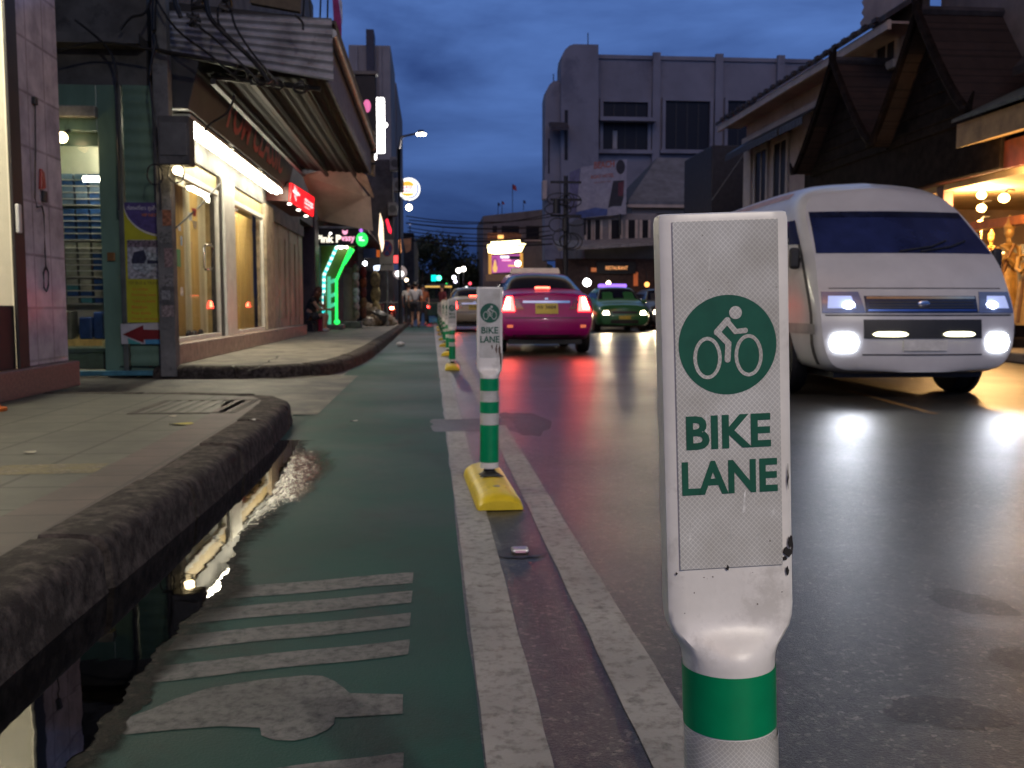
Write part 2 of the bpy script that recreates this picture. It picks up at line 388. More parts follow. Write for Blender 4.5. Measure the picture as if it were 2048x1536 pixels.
p = atZ(1042, 845); blob("tar_patch", p.x+.02, p.y, .17, .75, .0010, asphalt_mat('rough tar', (.026,.024,.025), .5, .1), "rough dark tar patch on the road by the second bollard", "road patch", 4, soft=False)
m_damp = asphalt_mat("damp asphalt", (.029,.027,.026), .42, .06, .62)
for i, (px, py, rx, ry, w) in enumerate([(1940,1205,.095,.13,"small damp patch on the asphalt right of the near bollard"), (1890,1425,.12,.085,"wide damp patch on the asphalt at the bottom right"), (2050,1320,.07,.10,"damp patch on the asphalt cut by the right picture edge")]):
    p = atZ(px, py); blob("damp_patch", p.x, p.y, rx, ry, .0003, m_damp, w, "damp patch", 11+i, soft=False)
p1, p2 = atZ(1700, 782), atZ(1870, 828)
m_yel = worn_paint("worn yellow line", (.30,.16,.05), (.07,.06,.055), .45, .45, 8)
d = (p2-p1).normalized(); nn = Vector((-d.y, d.x, 0))*.035; up = Vector((0,0,.0015))
tag(obj("centre_line", MB().quad(p1-nn+up, p2-nn+up, p2+nn+up, p1+nn+up), m_yel), "short faint yellow line on the asphalt before the van", "road marking", kind="structure")

# pictogram bars and the rider's head shape of the lane symbol
def gq(pts, z=.0030): return [tuple(atZ(x, y) + Vector((0,0,z))) for x, y in pts]
bars = [((827,1146),(825,1168)), ((825,1184),(822,1208)), ((822,1228),(819,1255)), ((820,1281),(816,1311)), ((808,1505),(806,1545))]
for k, (a, b) in enumerate(bars):
    A = atZ(*a); B = atZ(*b); mb = MB(); n = 14; L = .60 if k < 4 else .46
    q = []
    for i in range(n+1):
        t = i/n; dx = -L*t; dy = -.13*t/.6*L + .004*math.sin(9*t+k)
        q.append(((A.x+dx, A.y+dy, .0030), (B.x+dx, B.y+dy, .0030)))
    for i in range(n): mb.quad(q[i][0], q[i+1][0], q[i+1][1], q[i][1])
    tag(obj("symbol_bar", mb, m_bar), ["farthest white bar of the ladder painted on the green lane", "second farthest white bar of the painted ladder on the green lane", "third farthest white bar of the painted ladder on the green lane", "nearest of the four ladder bars painted on the green lane", "white bar below the painted arrow shape at the bottom edge"][k], "road marking", kind="structure")
sh = [(830,1391),(700,1389),(690,1380),(670,1365),(645,1354),(610,1353),(520,1362),(420,1378),(350,1400),(300,1422),(250,1440),(225,1462),(250,1472),(350,1462),(440,1455),(520,1458),(523,1474),(548,1483),(590,1484),(625,1476),(655,1462),(668,1450),(670,1437),(690,1437),(805,1430)]
sh[0] = (806,1391)
tag(obj("symbol_shape", MB().quad(*gq(sh)), m_bar), "rounded white pictogram with a handle painted on the green lane", "road marking", kind="structure")

# kerbs and pavements ------------------------------------------------
def resample(pts, step):
    pts = [Vector((*p, 0)) for p in pts]; out = [pts[0]]
    for a, b in zip(pts, pts[1:]):
        n = max(1, int((b-a).length/step))
        out += [a + (b-a)*(i/n) for i in range(1, n+1)]
    return out
def kerb(path, prof, name, label, seed, stone=.98):
    """kerb stones end to end: every stone sits a little differently and a joint is sunk between them"""
    rr = random.Random(seed); P = resample(path, .025); rings = []; S = [0]
    for a, b in zip(P, P[1:]): S.append(S[-1] + (b-a).length)
    off = {}
    for i, p in enumerate(P):
        d = (P[min(i+1,len(P)-1)] - P[max(i-1,0)]).normalized(); nrm = Vector((-d.y, d.x, 0))
        k = int(S[i]/stone); t = S[i]/stone - k
        if k not in off: off[k] = (rr.uniform(-.007,.007), rr.uniform(-.006,.005), rr.uniform(-.004,.004))
        o1, h1, sl = off[k]; joint = t < .035
        chip = rr.random() < .03
        rg = []
        for m_, (o, z) in enumerate(prof):
            edge = .15 < z/.166 < .99
            rg.append(p + nrm*(o + o1 + (.026 if joint and o < .19 else 0) + (rr.uniform(0,.014) if chip and edge else rr.uniform(0,.0012))) + Vector((0, 0, z + ((h1 + sl*(t-.5)*2 + rr.uniform(-.0006,.0006) - (.026 if joint else 0)) if z > .05 else 0))))
        rings.append(rg)
    mb = MB(); mb.loft(rings, closed=False, caps=False)
    return tag(obj(name, mb, m_kerb, smooth=35), label, "kerb", kind="structure")
PROF = [(-.02,-.02),(-.004,.02),(.0,.06),(.004,.105),(.012,.130),(.028,.149),(.052,.160),(.09,.165),(.15,.167),(.19,.167),(.214,.165),(.222,.12)]
near = [(-1.0,-3),(-.985,2.5),(-.955,4.2),(-.965,5.8),(-1.0,6.7),(-1.06,7.2),(-1.2,7.55),(-1.45,7.75),(-1.9,7.9),(-3.4,8.1)]
kerb(near, PROF, "kerb", "rounded dirty concrete kerb along the near pavement", 1)
far = [(-3.2,11.15),(-2.4,11.0),(-1.75,11.25),(-1.35,11.7),(-1.14,12.6),(-1.03,14.0),(-.98,16),(-.97,20),(-.97,30),(-.98,39),(-1.0,70)]
kerb(far, PROF, "kerb", "worn concrete kerb curving along the far pavement", 2)
def inset(path, o):
    P = [Vector((*p,0)) for p in path]; out = []
    for i, p in enumerate(P):
        d = (P[min(i+1,len(P)-1)] - P[max(i-1,0)]).normalized(); nrm = Vector((-d.y, d.x, 0)); out.append(p + nrm*o)
    return out
ip = inset(near, .212); i2 = inset(near[:7], .46)
def sheet(pts, z): return MB().quad(*[(q.x, q.y, z) for q in pts])
mb = MB()
for a, b, c, d in zip(ip[:6], ip[1:7], i2[:6], i2[1:7]): mb.quad((a.x,a.y,.161),(b.x,b.y,.161),(d.x,d.y,.161),(c.x,c.y,.161))
tag(obj("pavement_strip", mb, m_pink), "red brown paved strip behind the near kerb", "pavement", kind="structure")
pts = [Vector((-4.6,-3,0))] + i2[:6] + ip[6:] + [Vector((-3.7,7.9,0)), Vector((-4.6,7.9,0))]
tag(obj("pavement", sheet(pts, .158), m_walk), "worn grey green paved pavement in front of the left shop", "pavement", kind="structure")
# yellow tactile marks, drain grate
m_yt = worn_paint("worn yellow tactile", (.20,.17,.075), (.12,.11,.09), .5, .6, 12)
p = atZ(70, 935, .16)
tag(obj("tactile_patch", MB().quad((p.x-.16,p.y-.17,.1592),(p.x+.30,p.y-.15,.1592),(p.x+.28,p.y+.10,.1592),(p.x-.16,p.y+.08,.1592)), m_yt), "worn yellow patch with dark spots on the near paving", "paving mark", kind="structure")
t = thing("drain_cover", "dark ribbed drain cover let into the end of the near pavement", "drain cover", (-1.6,6.8,.165))
gb = MB()
for k in range(7): gb.box(-1.92+.085*k, -1.875+.085*k, 6.35, 7.15, .154, .161)
obj("grate", gb, mat("cast iron grate", (.05,.045,.04), .5, metal=.4, var=.3), t)
fb = MB(); fb.box(-1.97,-1.92,6.3,7.2,.154,.163); fb.box(-1.325,-1.28,6.3,7.2,.154,.163); fb.box(-1.92,-1.325,6.3,6.35,.154,.162); fb.box(-1.92,-1.325,7.15,7.2,.154,.162)
obj("frame", fb, mat('grate frame', (.055,.047,.04), .8, var=.4), t)
# alley mouth between the two pavements
al = MB(); rows = []
rr = random.Random(5)
for j in range(15):
    y = 7.5 + 4.2*j/14; row = []
    for i in range(24):
        x = -.90 - 5.75*i/23
        z = .004 + .065*min(1, i/6)*(.6+.4*math.sin(j*.9)) + rr.uniform(0,.012)*min(1, i/4)
        row.append((x, y, max(.0068, z)))
    rows.append(row)
al.loft(rows, closed=False, caps=False)
tag(obj("alley_floor", al, mat("dirty alley concrete", (.105,.095,.072), .62, var=.4, vs=2, bump=.6, bs=24, stain=((.035,.03,.026), 1.3, .5)), smooth=40), "broken dirty concrete floor of the alley mouth", "alley floor", kind="structure")
ip = inset(far, .212)
cpts = ip + [Vector((-3.6,70,0)), Vector((-3.6,11.3,0))]
fp = MB()
mid = []
for q in ip:
    zz = .160 if q.y > 12.2 else .05 + .11*max(0, min(1, (q.y-11.0)/1.2))
    mid.append((q.x, q.y, .160))
n = len(mid); back = [(-3.6, max(11.3, q[1]), .160) for q in mid]
for i in range(n-1): fp.quad(mid[i], mid[i+1], back[i+1], back[i])
tag(obj("far_pavement", fp, m_conc), "cracked bare concrete pavement in front of the lit shop", "pavement", kind="structure")
m_crk = mat("dark joint", (.03,.026,.022), .9, var=.3)
for k, (a, b, w) in enumerate([((380,722),(700,727),.03), ((500,742),(560,712),.025), ((560,706),(700,712),.02), ((590,690),(760,700),.025)]):
    A, B = atZ(*a, .16), atZ(*b, .16); d = (B-A).normalized(); s = Vector((-d.y,d.x,0))*w/2; u = Vector((0,0,.003)); mb = MB(); prev = None
    for i in range(13):
        c = A.lerp(B, i/12) + s.normalized()*.03*math.sin(i*1.7+k) + u; w2 = s*(1+.5*math.sin(i*2.3))
        if prev: mb.quad(prev[0]-prev[1], c-w2, c+w2, prev[0]+prev[1])
        prev = (c, w2)
    tag(obj("paving_joint", mb, m_crk), ["long dark crack across the far concrete pavement", "short slanting crack in the far concrete pavement", "crack by the rounded far kerb", "faint crack nearer the seated woman"][k], "crack", kind="structure")

# puddle and wet ground by the kerb ---------------------------------
m_wat = bpy.data.materials.new("puddle water"); m_wat.use_nodes = True; n, l, b = nodes_of(m_wat)
fr = n.new('ShaderNodeFresnel'); fr.inputs[0].default_value = 1.75
gl = n.new('ShaderNodeBsdfGlossy'); gl.inputs['Roughness'].default_value = .015; gl.inputs['Color'].default_value = (.95,.95,.95,1)
tr = n.new('ShaderNodeBsdfTransparent'); tr.inputs['Color'].default_value = (.13,.12,.10,1)
mx = n.new('ShaderNodeMixShader'); l.new(fr.outputs[0], mx.inputs[0]); l.new(tr.outputs[0], mx.inputs[1]); l.new(gl.outputs[0], mx.inputs[2])
l.new(mx.outputs[0], n['Material Output'].inputs[0])
tc = n.new('ShaderNodeTexCoord'); nz = n.new('ShaderNodeTexNoise'); nz.inputs['Scale'].default_value = 9; l.new(tc.outputs['Object'], nz.inputs[0])
bp = n.new('ShaderNodeBump'); bp.inputs['Strength'].default_value = .02; bp.inputs['Distance'].default_value = .01; l.new(nz.outputs[0], bp.inputs['Height']); l.new(bp.outputs[0], gl.inputs['Normal'])
edge = [(60,1620),(140,1536),(200,1455),(262,1372),(318,1300),(345,1270),(392,1222),(425,1196),(452,1150),(470,1100),(482,1065),(500,1040),(530,1010),(545,990),(550,975),(562,955),(575,930),(590,900),(600,880)]
rr = random.Random(9); E = [atZ(*e) for e in edge]; EE = []
for a, b_ in zip(E, E[1:]):
    for i in range(14):
        q = a.lerp(b_, i/14); EE.append((q.x + rr.uniform(-.006,.006) + .008*math.sin(q.y*31), q.y, .0052))
L = [(-1.02, q[1], .0052) for q in EE]
mb = MB()
mb.loft([[l_, e_] for l_, e_ in zip(L, EE)], closed=False, caps=False)
pud = obj("puddle", mb, m_wat)
if pud.data.polygons[0].normal.z < 0: pud.data.flip_normals()
tag(pud, "dark still puddle along the kerb mirroring the lit shop windows", "puddle", kind="structure")
fr_ = MB(); fr_.loft([[(e_[0] - .03, e_[1], .0034), (e_[0] + .03 + .03*math.sin(e_[1]*7), e_[1], .0034), (e_[0] + .11 + .05*math.sin(e_[1]*5+1), e_[1], .0034)] for e_ in EE], closed=False, caps=False)
m_dmp = asphalt_mat("damp dirt fringe", (.014,.014,.012), .62, .06, .5, .08)
fo = obj("damp_fringe", fr_, soften(m_dmp)); fa = fo.data.attributes.new('mask', 'FLOAT', 'POINT')
for k_, d_ in enumerate(fa.data): d_.value = (1, .8, 0)[k_ % 3]
tag(fo, "dark damp fringe of dirt along the edge of the puddle", "damp patch", kind="structure")
m_wet = bpy.data.materials.new("wet gritty asphalt"); m_wet.use_nodes = True; n, l, b = nodes_of(m_wet)
b.inputs['Base Color'].default_value = (.025,.023,.018,1); b.inputs['Roughness'].default_value = .13
tc = n.new('ShaderNodeTexCoord'); nz = n.new('ShaderNodeTexNoise'); nz.inputs['Scale'].default_value = 24; nz.inputs['Detail'].default_value = 5; l.new(tc.outputs['Object'], nz.inputs[0])
bp = n.new('ShaderNodeBump'); bp.inputs['Strength'].default_value = 1.0; bp.inputs['Distance'].default_value = .006; l.new(nz.outputs[0], bp.inputs['Height']); l.new(bp.outputs[0], b.inputs['Normal'])
wet = [(470,1075),(520,1050),(560,1022),(620,1000),(660,960),(690,915),(650,893),(590,890),(540,897),(500,930),(470,965),(440,1000),(400,1060),(440,1110)]
W = [atZ(*e) for e in wet]; WW = []
for a, b_ in zip(W, W[1:]+W[:1]):
    for i in range(5):
        q = a.lerp(b_, i/5); WW.append((q.x + rr.uniform(-.03,.03), q.y + rr.uniform(-.05,.05)))
soft_patch("wet_ground", WW, .0040, m_wet, "gritty wet patch of road shining beside the puddle", "wet ground", .55)

# ================================================================== BOLLARDS
m_pvc = mat("white plastic", (.66,.64,.60), .38, var=.07, vs=14, bump=.03, bs=120, stain=((.54,.52,.48), 15, .54))
m_grn = mat("green reflective band", (.0,.22,.085), .32, var=.08, vs=20)
m_wbd = None
def retro(name, col, line, sc):
    m = bpy.data.materials.new(name); m.use_nodes = True; n, l, b = nodes_of(m)
    tc = n.new('ShaderNodeTexCoord'); sep = n.new('ShaderNodeSeparateXYZ'); l.new(tc.outputs['Object'], sep.inputs[0])
    def mth(op, a, b_=None, v=None):
        x = n.new('ShaderNodeMath'); x.operation = op; l.new(a, x.inputs[0])
        if b_ is not None: l.new(b_, x.inputs[1])
        if v is not None: x.inputs[1].default_value = v
        return x.outputs[0]
    u = mth('MULTIPLY', sep.outputs[0], v=1/sc); w = mth('MULTIPLY', sep.outputs[2], v=.94/sc)
    d1 = mth('ABSOLUTE', mth('SUBTRACT', mth('FRACT', mth('ADD', u, w)), v=.5)); d2 = mth('ABSOLUTE', mth('SUBTRACT', mth('FRACT', mth('SUBTRACT', u, w)), v=.5))
    mxm = mth('MAXIMUM', d1, d2)
    r = n.new('ShaderNodeValToRGB'); r.color_ramp.elements[0].position = .38; r.color_ramp.elements[1].position = .47
    r.color_ramp.elements[0].color = (*col, 1); r.color_ramp.elements[1].color = (*line, 1); l.new(mxm, r.inputs[0])
    nz = n.new('ShaderNodeTexNoise'); nz.inputs['Scale'].default_value = 16; nz.inputs['Detail'].default_value = 8; l.new(tc.outputs['Object'], nz.inputs[0])
    r2 = n.new('ShaderNodeValToRGB'); r2.color_ramp.elements[0].position = .28; r2.color_ramp.elements[1].position = .6; r2.color_ramp.elements[0].color = (.72,.70,.66,1); r2.color_ramp.elements[1].color = (1,1,1,1)
    l.new(nz.outputs[0], r2.inputs[0]); l.new(mulmix(n, l, r.outputs[0], r2.outputs[0]), b.inputs['Base Color'])
    b.inputs['Roughness'].default_value = .28
    _mats[name] = m; return m
m_ref = retro("white honeycomb reflective film", (.46,.46,.44), (.66,.66,.62), .0048)
m_dgr = mat("dark green print", (.010,.085,.050), .35, var=.12, vs=30)
m_ylw = mat("yellow rubber", (.62,.46,.02), .42, var=.14, vs=9, bump=.1, bs=70, stain=((.25,.17,.03), 14, .66))
m_blk = mat("black rubber", (.012,.012,.012), .55, var=.2)
m_dirt = mat("black scuff", (.015,.013,.012), .9, var=.3)

def bollard(label, full=True):
    t = thing("lane_bollard", label, "bollard", (0,0,0), 0, "bike lane bollards between the two white lines")
    # yellow half round base lying along the street
    rings = []
    for y, s in [(-.50,.55),(-.485,.80),(-.45,.95),(-.38,1.0),(.28,1.0),(.33,.95),(.355,.7)]:
        rings.append([(.098*(1 if s > .7 else .96)*math.cos(math.pi*k/18), y, .004 + .070*s*math.sin(math.pi*k/18)**.85) for k in range(19)])
    base = obj("base", MB().loft(rings), m_ylw, t, smooth=35)
    obj("anchor_recess", MB().lathe([(.046,.055),(.046,.0705),(.038,.0735),(.030,.071),(.022,.068)], (0,-.33,0), 24).xf(Matrix.Diagonal((1,1,1,1))), m_ylw, base, smooth=40)
    obj("anchor_bolt", MB().lathe([(.016,.066),(.016,.0745),(.008,.077)], (0,-.33,0), 12), mat("dull steel", (.35,.34,.32), .4, metal=.8, var=.2), base)
    obj("neck", MB().lathe([(.052,.068),(.034,.078),(.026,.09),(.030,.104),(.040,.112)], (0,0,0), 20).prism([(-.055,-.115,.0755),(.055,-.115,.0755),(.022,-.02,.0790),(-.022,-.02,.0790)], (0,0,.004)), m_blk, t, smooth=40)
    # post flattening into the sign head
    N = 40; rings = []
    def sec(z, b, sx=1, sy=1, e=9):
        out = []
        for k in range(N):
            a = 2*math.pi*k/N; c, s = math.cos(a), math.sin(a)
            rc = Vector((.0432*c, .0432*s, z))
            q = (abs(c)**e + abs(s)**e)**(-1/e)
            rq = Vector((.0595*sx*c*q, .0165*sy*s*q, z))
            out.append(rc.lerp(rq, b))
        return out
    for z in (.100,.104,.3,.50,.527): rings.append(sec(z, 0))
    for z, b in ((.535,.06),(.543,.24),(.551,.55),(.559,.82),(.568,.96),(.58,1)): rings.append(sec(z, b))
    for z in (.7,.82,.938): rings.append(sec(z, 1))
    rings.append(sec(.9435,1,.985,.9)); rings.append(sec(.945,1,.95,.6))
    obj("post", MB().loft(rings), m_pvc, t, smooth=40)
    def band(nm, z0, z1, m, r=.0440): obj(nm, MB().loft([[(r*math.cos(2*math.pi*k/N), r*math.sin(2*math.pi*k/N), z) for k in range(N)] for z in (z0, z1)], caps=False), m, t, smooth=40)
    band("green_band", .464, .522, m_grn); band("green_band", .360, .413, m_grn); band("green_band", .128, .305, m_grn)
    band("reflective_band", .4145, .4625, m_ref, .0438); band("reflective_band", .3065, .3585, m_ref, .0438)
    # sign
    fy = -.0165
    sp = obj("sign_panel", MB().box(-.0485,.0485, fy-.0014, fy, .618, .9375), m_ref, t, bevel=.0006)
    O = Vector((0, fy-.0014, .825)); ux, uy = (1,0,0), (0,0,1)
    k = .0453/277
    obj("bike_disc", disc2d((0,0), .0453, .0453, O, ux, uy, .0003, 64), m_dgr, sp)
    ic = MB()
    ic.merge(ring2d((-116*k,-69*k), 80*k, 118*k, 20*k, O, ux, uy, .0006)); ic.merge(ring2d((117*k,-63*k), 80*k, 118*k, 20*k, O, ux, uy, .0006))
    ic.merge(disc2d((47*k,177*k), 36*k, 36*k, O, ux, uy, .0006, 28))
    ic.merge(stroke([(-60*k,72*k),(0*k,136*k)], 36*k, O, ux, uy, .0006)); ic.merge(stroke([(0,130*k),(45*k,72*k),(100*k,76*k)], 30*k, O, ux, uy, .0007))
    ic.merge(stroke([(-60*k,75*k),(3*k,8*k),(-3*k,-82*k)], 34*k, O, ux, uy, .0008))
    obj("bike_symbol", ic, m_ref, sp)
    obj("lettering", text_mb("BIKE", .0790, .0310, (-.0402, fy-.0014, .7300), ux, uy, .0005, .030), m_dgr, sp)
    obj("lettering", text_mb("LANE", .0895, .0312, (-.0450, fy-.0014, .6880), ux, uy, .0005, .030), m_dgr, sp)
    return t
b1 = bollard("large white bike lane bollard in front, tilted, with green cyclist disc")
near_x, near_y = .3002, .862
b2 = copy_tree(b1)
Yb = [(.266,4.42), (.278,13.0), (.285,16.6), (.28,20.3), (.285,24.0), (.28,27.8), (.285,32.0), (.28,36.3)]
labs = ["second bike lane bollard, scuffed, on a yellow base left of the pink taxi",
        "bollard standing foremost in the distant row behind the scuffed second one",
        "distant bollard just behind the foremost of the far row", "third distant bollard in the far row before the walking people",
        "fourth distant bollard in the far row", "fifth distant bollard in the far row", "sixth distant bollard in the far row, near its end", "last and smallest distant bollard where the green lane ends"]
allb = [b2] + [copy_tree(b2) for _ in Yb[1:]]
for o, (x, y), lb in zip(allb, Yb, labs):
    o.location = (x, y, 0); o['label'] = lb
    o.rotation_euler = (R(random.uniform(-.6,.6)), R(random.uniform(-1,1)), R(random.uniform(-4,4)))
allb[0].rotation_euler = (0, R(.2), R(2))
b1.location = (near_x, near_y, 0); b1.rotation_euler = (0, R(-2.2), R(-1.0))
# wear of the near bollard: a peeling white film and black scuffs
bpy.context.view_layer.update()
obj("peeling_film", MB().loft([[(.0452*math.cos(a), .0452*math.sin(a) - (.004 if k == 0 else 0), z) for k, a in enumerate([R(188+7*i) for i in range(26)])] for z in (.300,.456)], closed=False), m_ref, b1, local=True, smooth=40)
dm = MB()
for x, z, rx, rz in [(.0535,.630,.0040,.0050),(.0555,.640,.0018,.0060),(.0525,.612,.0018,.0045),(.050,.624,.003,.002),(.0575,.636,.0012,.009),(-.004,.6175,.0014,.0026),(.0545,.70,.0008,.012),(-.052,.615,.0010,.0014)]:
    rr = random.Random(int(x*1e5)); obj("stain", MB().quad(*[(x + rx*(1+rr.uniform(-.5,.4))*math.cos(2*math.pi*i/13), -.0182 if abs(x) < .049 else -.0172, z + rz*(1+rr.uniform(-.5,.4))*math.sin(2*math.pi*i/13)) for i in range(13)]), m_dirt, b1, local=True)
dm = MB()
for x, z, rx, rz in [(.052,.60,.003,.05),(.044,.655,.004,.03),(.049,.635,.003,.04),(.030,.66,.004,.02),(.010,.668,.003,.014),(.035,.55,.004,.012)]:
    rr = random.Random(int(x*1e5)+3); obj("stain", MB().quad(*[(x + rx*(1+rr.uniform(-.6,.5))*math.cos(2*math.pi*i/15), -.0184, z + rz*(1+rr.uniform(-.5,.4))*math.sin(2*math.pi*i/15)) for i in range(15)]), mat("brown scrape", (.10,.06,.045), .9, var=.4, vs=60), allb[0], local=True)

# road stud in a dark hollow between the lines
p = atZ(1040, 1106)
blob("tar_patch", p.x-.0, p.y, .088, .085, .0026, asphalt_mat('hollow tar', (.012,.012,.013), .4, .1), "dark hollow in the road round the small reflective stud", "road patch", 21, soft=False)
t = thing("road_stud", "small reflective road stud between the two white lines", "road stud", (p.x, p.y, 0))
obj("body", MB().box(p.x-.03, p.x+.03, p.y-.022, p.y+.03, .004, .018), mat("dull aluminium", (.45,.43,.42), .3, metal=.7, var=.2), t, bevel=.007)
obj("lens", MB().box(p.x-.018, p.x+.018, p.y-.0245, p.y-.0215, .007, .015), mat("stud lens", (.65,.4,.5), .1, var=.1, spec=1), t)

# leaves and scraps lying about
rr = random.Random(77)
for k, (px, py, z, s, c, lb) in enumerate([(362,848,.163,.05,(.30,.26,.06),"yellowish curved leaf on the near paving"),(345,833,.163,.025,(.35,.32,.26),"small pale scrap near the drain cover"),(505,840,.172,.02,(.45,.45,.42),"white crumb on the near kerb top"),(60,905,.163,.03,(.28,.26,.2),"pale scrap on the paving near the left picture edge"),(708,842,.006,.03,(.25,.24,.22),"small pale scrap lying on the green lane")]):
    p = atZ(px, py, z); n = 9
    tag(obj("leaf" if k == 0 else "paper_scrap", MB().quad(*[(p.x + s*math.cos(a)*(1.5 if k == 0 else 1), p.y + s*math.sin(a)*rr.uniform(.5,1), z + .004 + .004*math.sin(2*a)) for a in [2*math.pi*i/n for i in range(n)]]), mat("scrap %d" % k, c, .7)), lb, "leaf" if k == 0 else "scrap")

# rubbed streaks and specks on the near bollard
rr = random.Random(5)
for k in range(9):
    x = rr.uniform(-.040,.044); z = rr.uniform(.635,.68) if k < 6 else rr.uniform(.7,.9); w = rr.uniform(.0005,.0018); h = rr.uniform(.006,.024)
    obj("stain", MB().quad((x-w, -.01805, z), (x+w, -.01805, z+.002), (x+w*.6+.001, -.01805, z+h), (x-w*.4+.001, -.01805, z+h*.8)), mat("pale rubbed streak", (.60,.60,.57), .6, var=.3, vs=80), b1, local=True)
for k in range(16):
    x = rr.uniform(-.046,.050); on = k % 2; z = rr.uniform(.63,.93) if on else rr.uniform(.575,.612); s = rr.uniform(.0004,.0010); y = -.01805 if on else -.0167
    obj("stain", MB().quad(*[(x+s*math.cos(a)*rr.uniform(.5,1.3), y, z+s*math.sin(a)*rr.uniform(.5,1.6)) for a in (0,1,2,3.1,4.2,5.3)]), mat("grey brown specks", (.16,.14,.12), .9, var=.4), b1, local=True)

# ================================================================== LEFT SIDE OF THE STREET
m_cream = mat("cream plaster", (.60,.56,.44), .55, var=.08, vs=2)
m_ptile = tile_mat("pale mauve wall tiles", (.60,.51,.53), (.62,.60,.6), .33, .42, .16, swap='YZ', bumpy=.15)
m_bronze = mat("dark bronze frame", (.022,.017,.014), .5, var=.2)
m_granite = mat("pink brown granite", (.21,.125,.095), .35, var=.25, vs=40)
m_dkwall = mat("dark stained wall", (.085,.082,.078), .75, var=.35, vs=2.2, stain=((.03,.03,.03), 1.5, .55))
m_greenal = mat("green enamelled aluminium", (.13,.22,.165), .28, var=.16, vs=3, stretch=(1,1,.3), stain=((.06,.08,.06), 2.5, .62))
m_steelb = mat("blue grey corrugated steel", (.36,.36,.38), .5, metal=.1, var=.28, vs=3, stain=((.10,.085,.075), 2.4, .60))
m_black = mat("black paint", (.015,.014,.014), .5, var=.3)
m_gconc = mat("grey weathered concrete", (.16,.155,.145), .8, var=.3, vs=3, bump=.4, bs=30, stain=((.06,.058,.055), 2.2, .54))
m_whitef = mat("white painted frame", (.62,.60,.55), .4, var=.1)
def cloth_mat(name, col):
    """curtain cloth that lets some lamp light through"""
    m = mat(name, col, .9, var=.14, vs=3, stretch=(4,4,.3)); n, l, b = nodes_of(m); src = b.inputs['Base Color'].links[0].from_socket
    tl = n.new('ShaderNodeBsdfTranslucent'); l.new(src, tl.inputs[0]); x = n.new('ShaderNodeMixShader'); x.inputs[0].default_value = .6
    l.new(b.outputs[0], x.inputs[1]); l.new(tl.outputs[0], x.inputs[2]); l.new(x.outputs[0], n['Material Output'].inputs[0]); return m
m_curt = cloth_mat("cream curtain", (.78,.71,.50))
m_curt2 = cloth_mat("golden curtain", (.74,.52,.20))
m_cable = mat("black cable", (.012,.012,.013), .5, var=.2)
m_galv = mat("galvanised steel", (.32,.32,.31), .45, metal=.6, var=.25)
TUBE = glow("fluorescent tube light", (1.0,.93,.72), 42)

# ---- near shop at the left picture edge
XS = -3.15
pl = lambda px, py, X=XS: atX(px, py, X)
yc0, yc1 = pl(46,500).y, pl(133,600).y
t = thing("corner_shop", "cream lit shop with a mauve tiled corner pillar at the far left", "shop", (XS, yc1, 0))
mb = MB(); mb.box(-3.75, XS, yc0, yc1, .38, 4.2); obj("tiled_pillar", mb, m_ptile, t, bevel=.008)
mb = MB(); mb.box(-6.5, XS-.02, 3.0, yc1+.0, 4.2, 8.5); mb.box(-6.5, -4.9, 3.0, yc1, .2, 4.2); obj("wall", mb, m_dkwall, t)
mb = MB(); mb.box(-4.898, -3.1, 3.2, yc1+.12, .155, .378); obj("step", mb, m_granite, t, bevel=.012)
mb = MB(); mb.box(-4.899, -4.85, 3.2, yc0, .378, 4.2); mb.box(-4.85,-3.3,3.2,yc0-.25,4.05,4.2); mb.box(-4.85,XS-.03,yc0-.05,yc0-.002,.378,4.2); obj("room_lining", mb, m_cream, t)
mb = MB(); mb.box(XS-.018, XS+.008, pl(24,400).y, pl(45,400).y, .378, 4.2); mb.box(XS-.05,XS-.02,3.2,pl(25,400).y-.002,.378,.86); obj("door_frame", mb, m_bronze, t, bevel=.006)
mb = MB(); mb.box(XS-.04, XS-.03, 3.2, pl(25,400).y-.002, .861, 4.05); obj("glass_pane", mb, glass_mat("clear glass", (.02,.025,.03), .02, .12), t)
mb = MB(); mb.prism([(XS-.07,yc0-.30,.95),(XS-.07,yc0-.95,.95),(XS-.07,yc0-.75,1.45)], (-.02,0,0)); obj("poster", mb, mat("brown poster", (.10,.06,.04), .5), t)
lp = thing("ceiling_lamp", "fluorescent lamp inside the cream shop at the far left", "lamp", (-4.1, 6.2, 4.0))
lb = MB(); lb.cyl((-3.9,5.2,3.85),(-3.9,7.0,3.85),.09); obj("tube", lb, TUBE, lp, smooth=40)
lb = MB(); lb.box(-3.96,-3.84,5.15,7.05,3.94,4.0); obj("housing", lb, m_whitef, lp)
_d = bpy.data.lights.new("lamp_light", 'AREA'); _d.shape = 'RECTANGLE'; _d.size = .3; _d.size_y = 1.8; _d.energy = 130; _d.color = (1,.93,.74); _o = bpy.data.objects.new("lamp_light", _d); COL.objects.link(_o); _o.parent = lp; _o.location = (.2, -.1, -.26)
